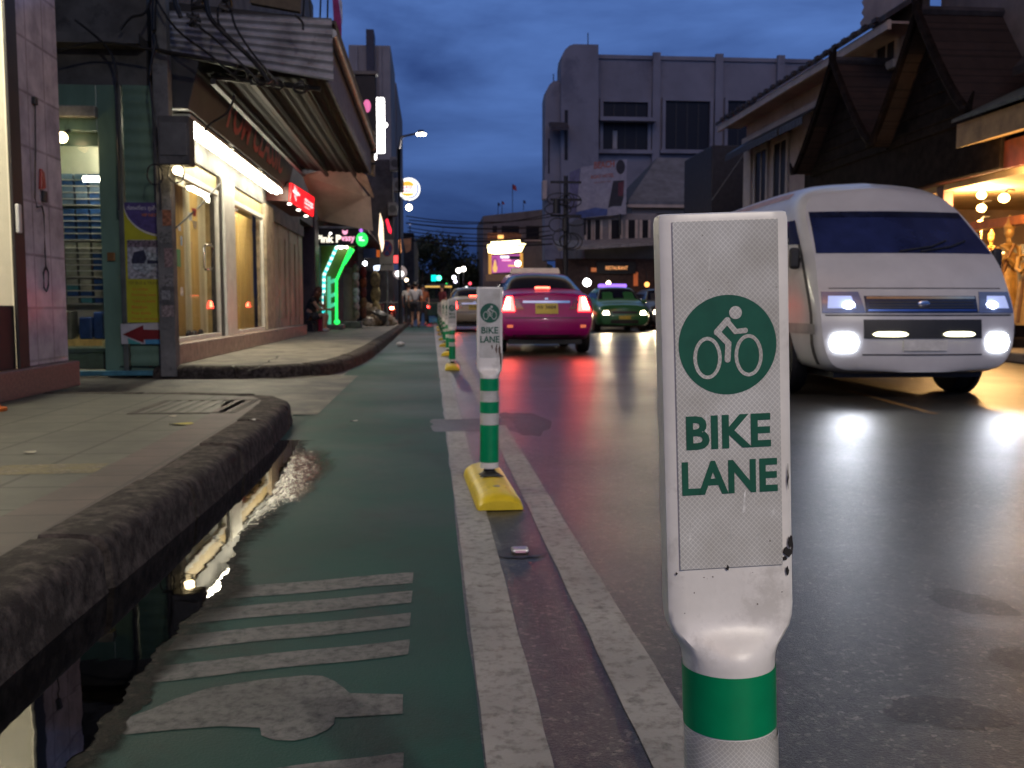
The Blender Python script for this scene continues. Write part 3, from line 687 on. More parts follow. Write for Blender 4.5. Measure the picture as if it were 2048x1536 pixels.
# cord, plug and switch on the pillar
t = thing("power_cord", "black cord with a looped end hanging down the mauve tiled pillar", "cord", (XS+.01, yc0+.15, 2.9))
pts = [pl(70,200,XS+.012), pl(71,300,XS+.012), pl(70,395,XS+.014), pl(74,415,XS+.03), pl(84,412,XS+.016), pl(88,430,XS+.014), pl(90,500,XS+.013), pl(92,540,XS+.013)]
obj("cord", MB().tube(pts, .006, 6), m_cable, t, smooth=60)
pts = [pl(92,532,XS+.014), pl(87,545,XS+.02), pl(88,575,XS+.016), pl(93,583,XS+.016), pl(97,570,XS+.016), pl(97,545,XS+.018), pl(92,533,XS+.014)]
obj("loop", MB().tube(pts, .006, 6), m_cable, t, smooth=60)
p = pl(71,202,XS+.02); obj("hook", MB().box(XS+.001, XS+.03, p.y-.03, p.y+.03, p.z-.03, p.z+.03), m_cable, t, bevel=.005)
p = pl(81,360,XS+.001); tag(obj("red_tag", MB().prism([(XS+.002,p.y-.05,p.z-.08),(XS+.002,p.y+.05,p.z-.06),(XS+.002,p.y+.03,p.z+.06),(XS+.002,p.y-.02,p.z+.09)], (.025,0,0)), mat("red plastic", (.35,.03,.02), .4), bevel=.006), "small red plastic tag fixed on the mauve tiled pillar", "tag")
p = pl(85,393,XS+.001); tag(obj("wall_socket", MB().box(XS+.002,XS+.03,p.y-.035,p.y+.035,p.z-.045,p.z+.045), m_cable, bevel=.006), "small dark socket under the red tag on the tiled pillar", "socket")
p = pl(36,440,XS+.02); tag(obj("door_handle_box", MB().box(XS+.011,XS+.04,p.y-.03,p.y+.03,p.z-.10,p.z+.12), m_whitef, bevel=.01), "small white box on the dark shop door frame", "switch box")
# orange thing at the left edge
p = atZ(-4, 822, .16); tag(obj("orange_cone", MB().lathe([(.12,.161),(.12,.18),(.08,.19),(.03,.50),(.0,.51)], (p.x-.07,p.y,0), 16), mat("orange plastic", (.6,.14,.02), .5), smooth=40), "orange plastic cone cut by the left picture edge", "cone")

# ---- green fronted shop across the alley (faces the camera)
YG = 11.35
ag = lambda px, py, Y=YG: atY(px, py, Y)
xg0, xg1, xg2, xg3 = ag(112,500).x, ag(203,500).x, ag(243,500).x, ag(334,500).x
XF = -3.15                       # street facade of the lit shop
zt = 3.35
t = thing("alley_shop", "green aluminium shop front with a stocked window facing the alley", "shop", (xg2, YG, 0))
ztop_door = ag(160,262).z
mb = MB(); mb.box(xg1, xg2, YG, YG+.12, .10, zt); mb.box(-5.6, xg1, YG, YG+.12, ztop_door, zt); mb.box(-5.6, xg0-.25, YG, YG+.12, .1, ztop_door)
obj("green_frame", mb, m_greenal, t, bevel=.008)
mb = MB(); n = 22; z0, z1 = .10, zt; prof = []
for i in range(n*6+1):
    z = z0 + (z1-z0)*i/(n*6); prof.append((z, .010*math.sin(2*math.pi*i/6)))
mb.loft([[(xg2+.07, YG-.015+d, z), (xg3-.02, YG-.015+d, z)] for z, d in prof], closed=False)
obj("shutter", mb, m_greenal, t, smooth=60)
mb = MB(); mb.box(xg2, xg2+.055, YG-.06, YG+.1, .1, zt); mb.box(xg3-.02, XF-.005, YG-.03, YG+.2, .1, zt); obj("post", mb, mat("grey green frame", (.085,.095,.085), .4, var=.2), t, bevel=.006)
mb = MB(); mb.box(-5.6, XF-.06, YG+.02, YG+.35, zt, 3.75); mb.box(-5.6, XF-.06, YG-.25, YG+.35, 3.751, 3.86); mb.box(-5.6, XF-.05, YG+.05, YG+.35, 3.861, 9.0); obj("upper_wall", mb, m_dkwall, t)
p = ag(120,232); q = ag(205,215); obj("lit_ledge", MB().box(-5.4, q.x-.05, YG-.10, YG+.02, p.z-.02, q.z), mat("pale ledge", (.30,.28,.22), .6, var=.3), t, bevel=.01)
p = ag(230,738); tag(obj("blue_kerb_board", MB().box(-4.45, xg3+.02, YG-.12, YG-.02, .055, .11), mat("blue painted board", (.05,.18,.24), .5, var=.3), bevel=.006), "blue painted board along the foot of the green shop front", "board")
mb = MB(); mb.box(-5.7,-5.65,YG+.3,YG+2.3,.1,zt); mb.box(-5.65,xg2,YG+2.25,YG+2.3,.1,zt); mb.box(-5.65,xg2+.05,YG+.36,YG+2.25,3.36,3.4); mb.box(xg2+.02,xg2+.05,YG+.3,YG+2.25,.1,zt); mb.box(-5.65,xg2,YG+.12,YG+2.25,.03,.1)
obj("room", mb, mat("yellowed room wall", (.34,.33,.24), .7, var=.15), t)
_d = bpy.data.lights.new("lamp_light", 'AREA'); _d.shape = 'RECTANGLE'; _d.size = 1.2; _d.size_y = .15; _d.energy = 70; _d.color = (1,.95,.80); SHOP_LIGHT = bpy.data.objects.new("lamp_light", _d); COL.objects.link(SHOP_LIGHT)
# stocked shelf rack
YK = YG+.55
ak = lambda px, py: atY(px, py, YK)
k0, k1 = ak(105,400).x, ak(207,400).x
rk = thing("display_rack", "white display rack with rows of blue packets behind the shop window", "rack", ((k0+k1)/2, YK, .1))
mb = MB(); mb.box(k0-.1, k1+.12, YK+.16, YK+.19, .5, 3.1); obj("back_panel", mb, mat("rack white", (.62,.60,.48), .5, var=.08), rk)
m_blue = [mat("blue packet", (.03,.09,.26), .4, var=.25), mat("pale blue packet", (.16,.24,.36), .4, var=.2), mat("teal packet", (.07,.26,.30), .4, var=.2), mat("clear packet", (.42,.41,.32), .15, var=.2)]
rows = [352,364,377,390,402] + [422,434,447,459,472] + [488,498,510,522,534,546,562,574,586,600]
sh = MB()
colx = [(100,117),(120,146),(147,174),(175,204)]
for r, py in enumerate(rows):
    z = ak(150, py).z
    sh.box(k0-.1, k1+.1, YK-.02, YK+.159, z-.052, z-.043)
    for c, (a, b) in enumerate(colx):
        drop = (r-10)*1.2 if r > 9 else 0
        xa, xb = ak(a+(py-350)*.085*.6+drop*.0, py).x, ak(b+(py-350)*.085*.6, py).x
        rr = random.random()
        if r < 10: m = m_blue[1] if r < 5 and rr < .55 else m_blue[0]
        else:
            m = m_blue[3]
            if (r in (12,13,14,16,17,19) and c == 3) or (r == 18 and c in (1,2)) : m = m_blue[0]
            if (r == 17 and c == 1) or (r == 19 and c == 2): m = m_blue[2]
        hh = .036 if r < 10 else .034
        tag(obj("packet", MB().box(xa+.012, xb-.012, YK+.0, YK+.10, z-hh, z+hh*.75), m, rk, bevel=.004))
obj("shelf", sh, m_whitef, rk)
zb = ak(150,690).z
tag(obj("storage_bin", MB().box(k0-.02, ak(148,640).x, YK-.1, YK+.15, ak(150,678).z, ak(150,622).z), mat("grey bin", (.16,.16,.12), .4, var=.3), bevel=.02), "greyish plastic bin, leftmost under the blue packets", "bin", "bins under the packet rack")
tag(obj("storage_bin", MB().box(ak(163,640).x, ak(189,640).x, YK-.1, YK+.15, ak(150,678).z, ak(150,634).z), mat("blue bin", (.03,.07,.22), .4, var=.25), bevel=.02), "blue plastic bin in the middle under the packets", "bin", "bins under the packet rack")
tag(obj("storage_bin", MB().box(ak(192,640).x, ak(212,640).x, YK-.1, YK+.15, ak(150,678).z, ak(150,624).z), mat("blue bin", (.03,.07,.22), .4), bevel=.02), "taller blue plastic bin by the green door frame", "bin", "bins under the packet rack")
tb = thing("shop_bench", "low dark bench with a green top under the packet rack", "bench", ((k0+k1)/2, YK, .1))
za = ak(150,694).z; obj("bench_top", MB().box(k0-.3, k1+.08, YK-.25, YK+.3, za-.05, za), mat("green bench top", (.09,.14,.11), .5, var=.2), tb, bevel=.01)
mb = MB(); mb.box(k0-.2,k0-.15,YK-.2,YK-.15,.1,za-.05); obj("leg", mb, m_black, tb); mb = MB(); mb.box(k1+.0,k1+.05,YK-.2,YK-.15,.1,za-.05); obj("leg", mb, m_black, tb)
obj("apron", MB().box(k0-.15,k1,YK-.19,YK-.16,za-.25,za-.052), mat("green bench top", (.09,.14,.11)), tb)
mb = MB(); mb.box(k0-.3, k1+.1, YG+.125, YG+.14, .1, ztop_door-.15); 
gl1 = thing("shop_window", "tall clear glass pane in the green shop front", "window", (xg0, YG+.13, .1)); obj("pane", mb, glass_mat("clear glass", (.02,.025,.03), .02, .12), gl1)
obj("rail", MB().box(xg0-.25, xg1, YG+.11, YG+.15, ztop_door-.15, ztop_door), m_greenal, gl1)
lp = thing("shelf_lamp", "short white tube lamp above the blue packet rack", "lamp", (ak(190,355).x, YK-.3, 2.4))
p = ag(188,355); obj("tube", MB().cyl((p.x-.22, YG+.3, p.z+.02),(p.x+.08, YG+.3, p.z+.02), .03), TUBE, lp, smooth=40)
obj("holder", MB().box(p.x-.24,p.x+.1,YG+.33,YG+.36,p.z-.0,p.z+.05), m_whitef, lp)
lp = thing("ceiling_lamp", "fluorescent lamp inside the green fronted shop", "lamp", (-4.6, YG+1.2, 3.3))
SHOP_LIGHT.parent = lp; SHOP_LIGHT.location = (.25, -.75, -.10); SHOP_LIGHT.rotation_euler = (R(15), 0, 0)
obj("tube", MB().cyl((-5.3,YG+.9,3.27),(-3.95,YG+.9,3.27), .03), TUBE, lp, smooth=40); obj("housing", MB().box(-5.35,-3.9,YG+.86,YG+.94,3.30,3.358), m_whitef, lp)
lp = thing("bulb_lamp", "round glowing bulb beside the tiled pillar over the shop window", "lamp", (ag(124,275).x, YG-.2, ag(124,275).z))
p = ag(124,275, YG-.2); obj("bulb", MB().ell(p, .06), glow("warm bulb", (1.0,.72,.38), 14), lp, smooth=60)
obj("socket", MB().cyl(p+Vector((0,.03,.05)), p+Vector((0,.24,.12)), .02), m_black, lp)
tag(obj("door_latch", MB().box(ag(216,515).x, ag(231,515).x, YG-.03, YG-.001, ag(220,522).z, ag(220,505).z), mat("brass", (.25,.13,.05), .4, metal=.6), bevel=.005), "small brass lock box on the green door frame", "lock")

# hanging banner and arrow board
def sticker(nm, pts, Y, m, parent, d): return obj(nm, MB().quad(*[Vector((p.x, Y-d, p.z)) for p in [ag(*q, Y) for q in pts]]), m, parent)
YB = YG-.05
t = thing("bus_banner", "yellow and purple bus banner hanging on the green shutter", "banner", (ag(290,500,YB).x, YB, 1.2))
y4 = [(247,405),(321,405),(329,645),(253,645)]
c4 = [ag(*q, YB) for q in y4]
obj("sheet", MB().prism([Vector((p.x, YB, p.z)) for p in c4], (0,.012,0)), mat("yellow vinyl", (.42,.40,.02), .4, var=.08), t)
pur = [(247,405),(321,405),(323,469)] + [(323 - 76*math.sin(R(90*k/10))**1.1, 405 + 64*math.cos(R(90*k/10))) for k in range(1,10)]
sticker("purple_field", pur, YB, mat("purple print", (.075,.055,.19), .4, var=.25, vs=20), t, .002)
arc = [(323,472)] + [(323 - 76*math.sin(R(90*k/10))**1.1, 407 + 66*math.cos(R(90*k/10))) for k in range(1,11)]
mb = MB()
for a, b in zip(arc, arc[1:]): mb.quad(*[Vector((p.x, YB-.0028, p.z)) for p in [ag(*a,YB), ag(*b,YB), ag(b[0]+.5,b[1]-3,YB), ag(a[0]+.5,a[1]-3,YB)]])
obj("white_arc", mb, m_whitef, t)
m_org = mat("orange lettering", (.55,.16,.02), .5, var=0); m_wlet = mat("white lettering", (.60,.58,.62), .5, var=0)
def wr(s, x0, y0, x1, y1, m, par, Y=YB, d=.003, bold=.01):
    a, b = ag(x0, y1, Y), ag(x1, y0, Y)
    return obj("lettering", text_mb(s, b.x-a.x, b.z-a.z, (a.x, Y-.0, a.z), (1,0,0), (0,0,1), d, bold), m, par)
wr("VIP NEW", 283, 427, 317, 433, m_org, t)
wr("ท่องเที่ยว ภูเก็ต", 254, 411, 317, 422, m_wlet, t)
ph = [(254,480),(318,480),(320,558),(256,558)]
sticker("photo_ground", ph, YB, mat("photo pale ground", (.33,.33,.35), .4, var=.45, vs=26), t, .002)
sticker("photo_strip", [(254,481),(318,481),(318,494),(255,494)], YB, mat("photo dark strip", (.13,.10,.12), .4, var=.9, vs=34), t, .003)
sticker("photo_bus_glass", [(268,504),(288,500),(294,517),(288,527),(264,527),(263,520)], YB, mat("photo bus glass", (.025,.03,.06), .4, var=.4, vs=30), t, .0035)
sticker("photo_bus_body", [(288,500),(312,508),(318,520),(314,530),(296,548),(278,543),(266,536),(265,528),(288,527),(294,517)], YB, mat("photo bus body", (.32,.36,.38), .4, var=.6, vs=30), t, .003)
sticker("photo_bus_stripe", [(295,520),(317,521),(316,527),(294,528)], YB, mat("photo bus glass", (.025,.03,.06)), t, .0042)
wr("VIP BUS & TRAVEL", 257, 563, 323, 569, mat("olive lettering", (.20,.17,.02), .5, var=0), t)
for k, s in enumerate(["Air condition", "Reclining seats", "Toilet on board", "Blanket", "Free drinks", "Daily service"]):
    wr(s, 264, 575+12*k, 264+[32,48,46,31,38,52][k], 581+12*k, m_org, t)
t = thing("arrow_board", "white board with a dark red arrow pointing left below the yellow banner", "sign", (ag(290,667,YB).x, YB, .6))
c4 = [ag(*q, YB-.02) for q in [(241,648),(330,645),(335,688),(243,688)]]
obj("board", MB().prism([Vector((p.x, YB-.02, p.z)) for p in c4], (0,.015,0)), mat("white board", (.46,.44,.45), .45, var=.12), t)
sticker("blue_stripe", [(290,679),(334,677),(335,688),(291,688)], YB-.02, mat("blue stripe", (.06,.24,.42), .4), t, .002)
sticker("teal_stripe", [(255,676),(281,686),(281,688),(257,688)], YB-.02, mat("teal stripe", (.08,.34,.32), .4), t, .002)
sticker("arrow", [(245,669),(287,650),(287,659),(331,660),(332,678),(288,679),(288,686)], YB-.02, mat("dark red paint", (.17,.012,.015), .4, var=.12), t, .004)

# ---- concrete utility pole at the corner
XP, YP = -2.985, 11.16
t = thing("utility_pole", "grey concrete utility pole with torn stickers at the shop corner", "utility pole", (XP, YP, .1))
mb = MB(); mb.loft([[(XP-w, YP-w, z),(XP+w, YP-w, z),(XP+w, YP+w, z),(XP-w, YP+w, z)] for z, w in ((.05,.088),(9.5,.075))]); obj("shaft", mb, m_gconc, t, bevel=.012)
def pst(px, py, w, h, c, nm="sticker"):
    p = atY(px, py, YP-.125); w *= YP/F; h *= YP/F
    x0, x1 = max(p.x-w/2, XP-.08), min(p.x+w/2, XP+.08)
    return obj(nm, MB().box(x0, x1, YP-.094, YP-.090, p.z-h/2, p.z+h/2), mat("torn paper %02d" % int(px+py), c, .7, var=.5, vs=30), t)
pst(333,435,18,30,(.26,.10,.05)); pst(338,515,20,36,(.24,.16,.15)); pst(332,560,22,24,(.18,.17,.16)); pst(336,622,26,22,(.23,.18,.17)); pst(330,475,24,22,(.12,.12,.11)); pst(330,590,16,18,(.20,.2,.2))
t = thing("meter_box", "dark grey electricity meter box hanging on the corner pole", "meter box", (XP+.2, YP-.1, 2.9))
a, b = atY(322,332,YP-.25), atY(383,235,YP-.25)
obj("case", MB().box(a.x, b.x, YP-.36, YP-.12, a.z, b.z), m_dkwall, t, bevel=.02); obj("lid", MB().box(a.x+.03, b.x-.03, YP-.375, YP-.36, a.z+.1, b.z-.08), mat("meter lid", (.10,.10,.095), .4, var=.2), t, bevel=.004)
lp = thing("spot_lamp", "bare glowing lamp under the meter box on the corner pole", "lamp", (XP+.25, YP-.2, 2.4))
p = atY(357,341,YP-.2); obj("bulb", MB().ell(p, .065,.065,.05), glow("warm white bulb", (1.0,.78,.42), 16), lp, smooth=60); obj("socket", MB().cyl(p+Vector((0,0,.03)), p+Vector((0,0,.10)), .035), m_black, lp)

# ---- lit curtain shop along the street
Y0, Y1 = 11.5, 18.9
af = lambda px, py, X=XF: atX(px, py, X)
YQ = lambda px: af(px, 611).y
t = thing("curtain_shop", "lit corner shop with cream curtains behind tall street windows", "shop", (XF, 15, .16))
mb = MB(); mb.box(XF-.12, XF+.17, Y0-.0, 23.2, .161, .40); obj("plinth", mb, mat("pink stone plinth", (.27,.20,.165), .5, var=.25, vs=9), t, bevel=.012)
zl, zh = .40, 2.78
mb = MB(); mb.box(-7, XF-.002, Y0+.37, 27.0, 2.95, 9.0); mb.box(-3.7, XF-.001, Y0+.2, 23.5, zh, 2.95); obj("wall", mb, m_dkwall, t)
mb = MB(); mb.box(-4.6, -4.55, Y0+.3, 19, .3, 2.9); mb.box(-4.55,XF-.3,18.95,19,.3,2.9); obj("room_wall", mb, mat("warm room wall", (.40,.30,.14), .7), t)
ysA, ysB, ysC, ysD = YQ(347), YQ(443), YQ(468), YQ(530)
mb = MB(); mb.box(XF-.14, XF+.02, ysB, ysB+.12, zl, zh-.002); mb.box(XF-.10, XF+.05, ysB+.12, ysC-.05, zl, zh-.002)
obj("white_pier", MB().box(XF-.14, XF+.06, ysB+.12, ysC-.05, zl, zh-.003), m_whitef, t, bevel=.01)
obj("dark_jamb", MB().box(XF-.14, XF+.02, ysB, ysB+.118, zl, zh-.003), m_bronze, t)
obj("stone_pier", MB().box(XF-.14, XF+.05, ysD, YQ(546), zl, zh-.003), mat("beige pier", (.34,.27,.19), .6, var=.3, vs=6), t, bevel=.01)
obj("white_pier", MB().box(XF-.14, XF+.03, Y0+.0, Y0+.10, zl, zh-.003), m_whitef, t, bevel=.01)
def window(y0, y1, nc, mA, mB_, nm_label):
    w = thing("curtained_window", nm_label, "window", (XF, (y0+y1)/2, zl), 0, "tall lit windows of the curtain shop")
    fr_ = MB(); fr_.box(XF-.06, XF, y0, y1, zl+.001, zl+.06); fr_.box(XF-.06, XF, y0, y1, zh-.30, zh-.22); fr_.box(XF-.06, XF, y0, y0+.05, zl+.06, zh-.30); fr_.box(XF-.06, XF, y1-.05, y1, zl+.06, zh-.30)
    obj("frame", fr_, m_whitef, w, bevel=.006)
    obj("pane", MB().box(XF-.045, XF-.035, y0+.05, y1-.05, zl+.06, zh-.301), glass_mat("clear glass", (.02,.025,.03), .02, .12), w)
    obj("transom", MB().box(XF-.05, XF-.03, y0, y1, zh-.219, zh-.001), mat("transom panel", (.42,.32,.16), .5), w)
    for c in range(nc):
        a = y0 + .06 + (y1-y0-.12)*c/nc; b = y0 + .06 + (y1-y0-.12)*(c+.93)/nc; rw = []
        for j in range(13):
            y = a + (b-a)*j/12; d = .02*math.sin(j*2.2 + c)
            rw.append([(XF-.20+d, y, zl+.03), (XF-.20+d, y, zh-.32)])
        obj("curtain", MB().loft(rw, closed=False, caps=False), mA if c % 2 == 0 else mB_, w, smooth=60)
    return w
w1 = window(Y0+.12, ysB-.01, 7, m_curt, m_curt2, "lit window with pale cream curtains and a steel door handle")
w2 = window(ysC, ysD-.01, 4, m_curt2, m_curt2, "lit window with golden orange curtains beyond the white pier")
pts = [af(408,492,XF+.03), af(408,535,XF+.03), af(411,539,XF+.06), af(420,539,XF+.06), af(424,534,XF+.03), af(424,494,XF+.03), af(421,490,XF+.06), af(411,490,XF+.06), af(408,494,XF+.03)]
obj("handle", MB().tube(pts, .017, 8), mat("polished steel", (.6,.58,.5), .15, metal=1, var=0), w1, smooth=60)
tag(obj("green_notice", MB().box(XF+.002, XF+.02, af(347,500).y-.02, af(358,500).y, af(352,533).z, af(352,498).z), mat("green notice", (.02,.16,.05), .5), bevel=.004), "small green notice on the edge of the cream curtained window", "notice")
# dark stay cable with pennants
t = thing("stay_wire", "slanting stay wire with small red and white tags before the cream window", "wire", (XF+.2, 12.5, 1.8))
obj("wire", MB().tube([atY(347,460,11.6), atY(400,412,12.4), atY(440,368,13.2)], .010, 6), m_cable, t)
for k, (x, y, c, w, h) in enumerate([(388,424,(.45,.07,.05),9,9),(380,432,(.5,.5,.52),8,16),(389,449,(.55,.42,.25),8,14)]):
    p = atY(x, y, 12.2); obj("tag", MB().prism([p+Vector((-.03,0,.05)), p+Vector((.03,0,.04)), p+Vector((.02,0,-.06)), p+Vector((-.01,0,-.05))], (0,.006,0)), mat("tag %d" % k, c, .6), t)
# shutters beyond
t = thing("closed_shopfront", "closed beige folding shutters beyond the lit windows", "shopfront", (XF, 21, .4))
ya, yb = YQ(547), YQ(606)
for c in range(6):
    a = ya + (yb-ya)*c/6; b = ya + (yb-ya)*(c+.94)/6
    mb = MB(); mb.box(XF-.05, XF+.012*(c % 2), a, b, zl+.001, zh-.25)
    mb.box(XF+.0121, XF+.022, a+.12, b-.12, zl+.2, zh-.5); obj("shutter_leaf", mb, mat("beige shutter", (.34,.29,.22), .5, var=.15, vs=3), t, bevel=.004)
obj("lintel", MB().box(XF-.05, XF+.05, ya, yb, zh-.25, zh-.002), m_dkwall, t)
yp0, yp1 = 26.1, 27.0
t = thing("dark_column", "dark purplish column behind the seated woman", "column", (-3.2, 26.5, .16))
obj("shaft", MB().box(-3.6, atY(632,600,26.1).x, yp0, yp1, .16, 3.6), mat("dark purple paint", (.055,.035,.042), .5, var=.25, vs=4), t, bevel=.02); obj("base", MB().box(-3.6, atY(634,600,26.1).x, yp0-.06, yp1+.06, .16, .34), m_black, t, bevel=.01)

for k, y in enumerate((13.0, 16.6)):
    lp = thing("ceiling_lamp", ["ceiling lamp inside the cream curtained window", "ceiling lamp inside the golden curtained window"][k], "lamp", (-3.9, y, 2.8))
    obj("tube", MB().cyl((-3.75,y-1.2,2.66),(-3.75,y+1.2,2.66), .05), TUBE, lp, smooth=40); obj("housing", MB().box(-3.81,-3.69,y-1.25,y+1.25,2.715,2.76), m_whitef, lp)
obj("ceiling", MB().box(-4.6,XF-.15,Y0+.3,18.9,2.80,2.86), m_cream, t)
# stickers and goods behind the glass
rr = random.Random(14)
for k in range(7):
    y = 11.9 + rr.random()*2.1; z = .6 + rr.random()*1.5
    obj("sticker", MB().box(XF-.034, XF-.032, y, y+rr.uniform(.05,.16), z, z+rr.uniform(.05,.14)), mat("window sticker %d" % k, [(.5,.1,.08),(.55,.52,.45),(.12,.2,.3),(.5,.45,.3),(.3,.3,.32),(.5,.3,.1),(.6,.6,.6)][k], .5, var=.4, vs=25), w1)
for k, (y, h) in enumerate([(13.1,.13),(13.4,.10),(13.75,.16)]): tag(obj("shoe_pair", MB().ell((XF-.10,y,zl+.07), .035,.11,.05*(1+h), 10, 7), m_black, smooth=60), ["dark object on the sill at the left of the window corner", "dark object on the sill in the middle of the window corner", "dark object on the sill nearest the white pier"][k], "object", "dark objects on the window sill")

# ---- fluorescent fixtures under the fascia
for k, (a, b, lb) in enumerate([(11.62,13.95,"nearest blazing fluorescent fixture under the shop fascia"),(14.12,16.25,"middle blazing fluorescent fixture under the shop fascia"),(16.4,18.55,"farthest blazing fluorescent fixture under the shop fascia, by the red sign")]):
    lt = thing("fluorescent_lamp", lb, "lamp", (-2.9, (a+b)/2, 3), 0, "fluorescent fixtures under the fascia")
    obj("housing", MB().box(-3.02, -2.80, a, b, 3.045, 3.10), m_whitef, lt, bevel=.008)
    for x, z in ((-2.985,3.005),(-2.905,2.985),(-2.83,3.005)): obj("tube", MB().cyl((x, a+.02, z),(x, b-.02, z), .026, n=10), TUBE, lt, smooth=40)

# ---- fascia board with red lettering
t = thing("fascia_sign", "dark fascia sign board with raised red lettering above the tubes", "sign", (-2.75, 15, 3.1))
fa, fb_ = Vector((-2.78, 11.45, 3.12)), Vector((-2.60, 11.45, 3.92))
mb = MB(); mb.prism([(-3.14,11.45,3.12),(-2.78,11.45,3.12),(-2.58,11.45,3.92),(-3.14,11.45,3.92)], (0,7.7,0)); obj("board", mb, mat("dark mauve board", (.036,.036,.038), .6, var=.25, vs=2.5), t, bevel=.01)
uy = Vector((.2,0,.8)).normalized(); yA = 13.1; 
obj("lettering", text_mb("TOM CLASSIC", 4.9, .50, Vector((-2.78,0,3.12)) + uy*.14 + Vector((0,yA,0)), (0,1,0), uy, .012, .02), mat("dull red lettering", (.42,.03,.03), .5, var=.2), t)

# ---- corrugated awning over the pavement
YA0, YA1 = 11.45, 19.4
t = thing("corrugated_awning", "grey corrugated steel awning jutting over the pavement", "awning", (-2, 15, 3.6))
XO, XI = -1.18, -3.14
e = [atY(322,22,YA0), atY(664,38,YA0), atY(668,164,YA0), atY(470,134,YA0), atY(335,106,YA0)]
rows = []; n = 60
for j in range(n+1):
    v = j/n; top0, top1 = e[0], e[1]; b0, b1_ = e[4], e[2]
    L_ = top0.lerp(b0, v); R_ = top1.lerp(b1_, v); d = .022*math.sin(2*math.pi*v*7)
    rows.append([Vector((p.x, YA0-.03+d, p.z)) for p in (L_, L_.lerp(R_, .5), R_)])
mb = MB().loft(rows, closed=False, caps=False)
obj("end_sheet", mb, m_steelb, t, smooth=60)
zo0, zo1, zi = e[2].z, e[1].z, e[4].z
mb = MB(); mb.box(XO-.03, XO, YA0+.03, YA1, zo0, zo1-.02); obj("outer_board", mb, mat("dark blue grey board", (.09,.09,.11), .6, var=.25), t)
rows = []
for j in range(81):
    u = j/80; x = XO-.03 + (XI+.56-(XO-.03))*u; z = zo0+.03 + .03*u*2 + .009*math.sin(2*math.pi*u*11)
    rows.append([(x, YA0+.03, z), (x, YA1, z)])
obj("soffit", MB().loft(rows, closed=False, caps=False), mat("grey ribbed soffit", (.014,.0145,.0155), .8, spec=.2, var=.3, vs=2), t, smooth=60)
for k, x in enumerate((-1.5,-2.05,-2.5)): obj("rib", MB().box(x-.03, x+.03, YA0+.05, YA1, zo0-.04, zo0+.02), m_black, t)
mb = MB(); mb.prism([(XO-.02,YA0,zo1),(XO+.08,YA0,zo1-.06),(XO+.10,YA0,zo1-.02),(XI,YA0,e[0].z+.12),(XI,YA0,e[0].z)], (0,YA1-YA0,0)); obj("roof_sheet", mb, m_black, t)
obj("gutter", MB().tube([(XO+.06,YA0,zo1-.16),(XO+.06,YA1,zo1-.16)], .05, 8), m_galv, t, smooth=60)
for k in range(6): obj("bracket", MB().tube([(XI+.6, YA0+.15, e[3].z-.05-.03*k), (XO-.1-.1*k, YA0+.12, zo0-.06)], .03, 6), m_black, t) if k < 2 else None

# small drum like objects (wire coils) hanging at the awning edge
rr = random.Random(4)
for k, (px, py) in enumerate([(483,150),(520,160),(556,168),(600,176)]):
    c = atY(px, py, YA0-.12); rx = .075
    tag(obj("cable_coil", MB().tube([c + Vector((rx*math.cos(a*.5)*(1+.12*math.sin(a*1.7)), rr.uniform(-.03,.03), rx*.8*math.sin(a*.5))) for a in range(38)], .011, 5), m_cable, smooth=60), ["coil of black cable at the left end of the awning edge", "second coil of black cable along the awning edge", "third coil of black cable along the awning edge", "coil of black cable nearest the outer corner of the awning"][k], "cable coil", "black cable coils on the awning edge")
# drooping service cables
cabs = [([(300,-30),(325,20),(360,65),(420,110),(478,160)], 10.9, "cable drooping across the corrugated sheet, lowest and leftmost"),
        ([(385,-20),(388,40),(432,80),(480,125),(520,165)], 10.8, "cable running down the corrugated sheet from the dark knot"),
        ([(412,-20),(418,30),(450,68),(505,120),(540,165)], 10.7, "thick cable crossing the middle of the corrugated sheet"),
        ([(462,20),(470,50),(490,85),(520,125),(556,166)], 10.75, "cable dropping from the second dark knot over the sheet"),
        ([(590,30),(605,45),(606,60)], 10.9, "short loose cable end on the right of the corrugated sheet"),
        ([(345,-20),(352,10),(362,35)], 10.8, "short thick cable hanging left of the first knot"),
        ([(436,15),(437,45),(450,62)], 10.72, "short cable joining the two dark knots"),
        ([(240,60),(262,35),(290,25),(308,-20)], 10.95, "cable bending from the wall to the pole top"),
        ([(310,-20),(308,60),(312,90),(325,103),(400,116),(475,133)], 10.95, "heavy cable along the lower edge of the corrugated sheet"),
        ([(312,80),(300,150),(306,220),(318,330),(322,420)], 10.92, "black cable hanging down the front of the corner pole"),
        ([(470,190),(455,225),(425,245),(408,262)], 11.2, "cable curving from the sign board to the tube lamps"),
        ([(120,100),(200,85),(300,98),(318,105)], 10.95, "cable sagging across the dark upper wall to the pole"),
        ([(150,40),(205,85),(230,130),(236,240),(238,420)], 11.1, "cable running down the frame left of the banner")]
for pts, Y, lb in cabs:
    P = [atY(x, y, Y) for x, y in pts]; fine = []
    for i in range(len(P)-1):
        p0, p1_, p2_, p3 = P[max(i-1,0)], P[i], P[i+1], P[min(i+2,len(P)-1)]
        for s in range(5):
            u = s/5; fine.append(.5*((2*p1_) + (p2_-p0)*u + (2*p0-5*p1_+4*p2_-p3)*u*u + (3*p1_-p0-3*p2_+p3)*u**3))
    fine.append(P[-1])
    tag(obj("service_cable", MB().tube(fine, .014 if "thick" not in lb and "heavy" not in lb else .028, 6), m_cable, smooth=60), lb, "cable", "service cables round the corner pole")
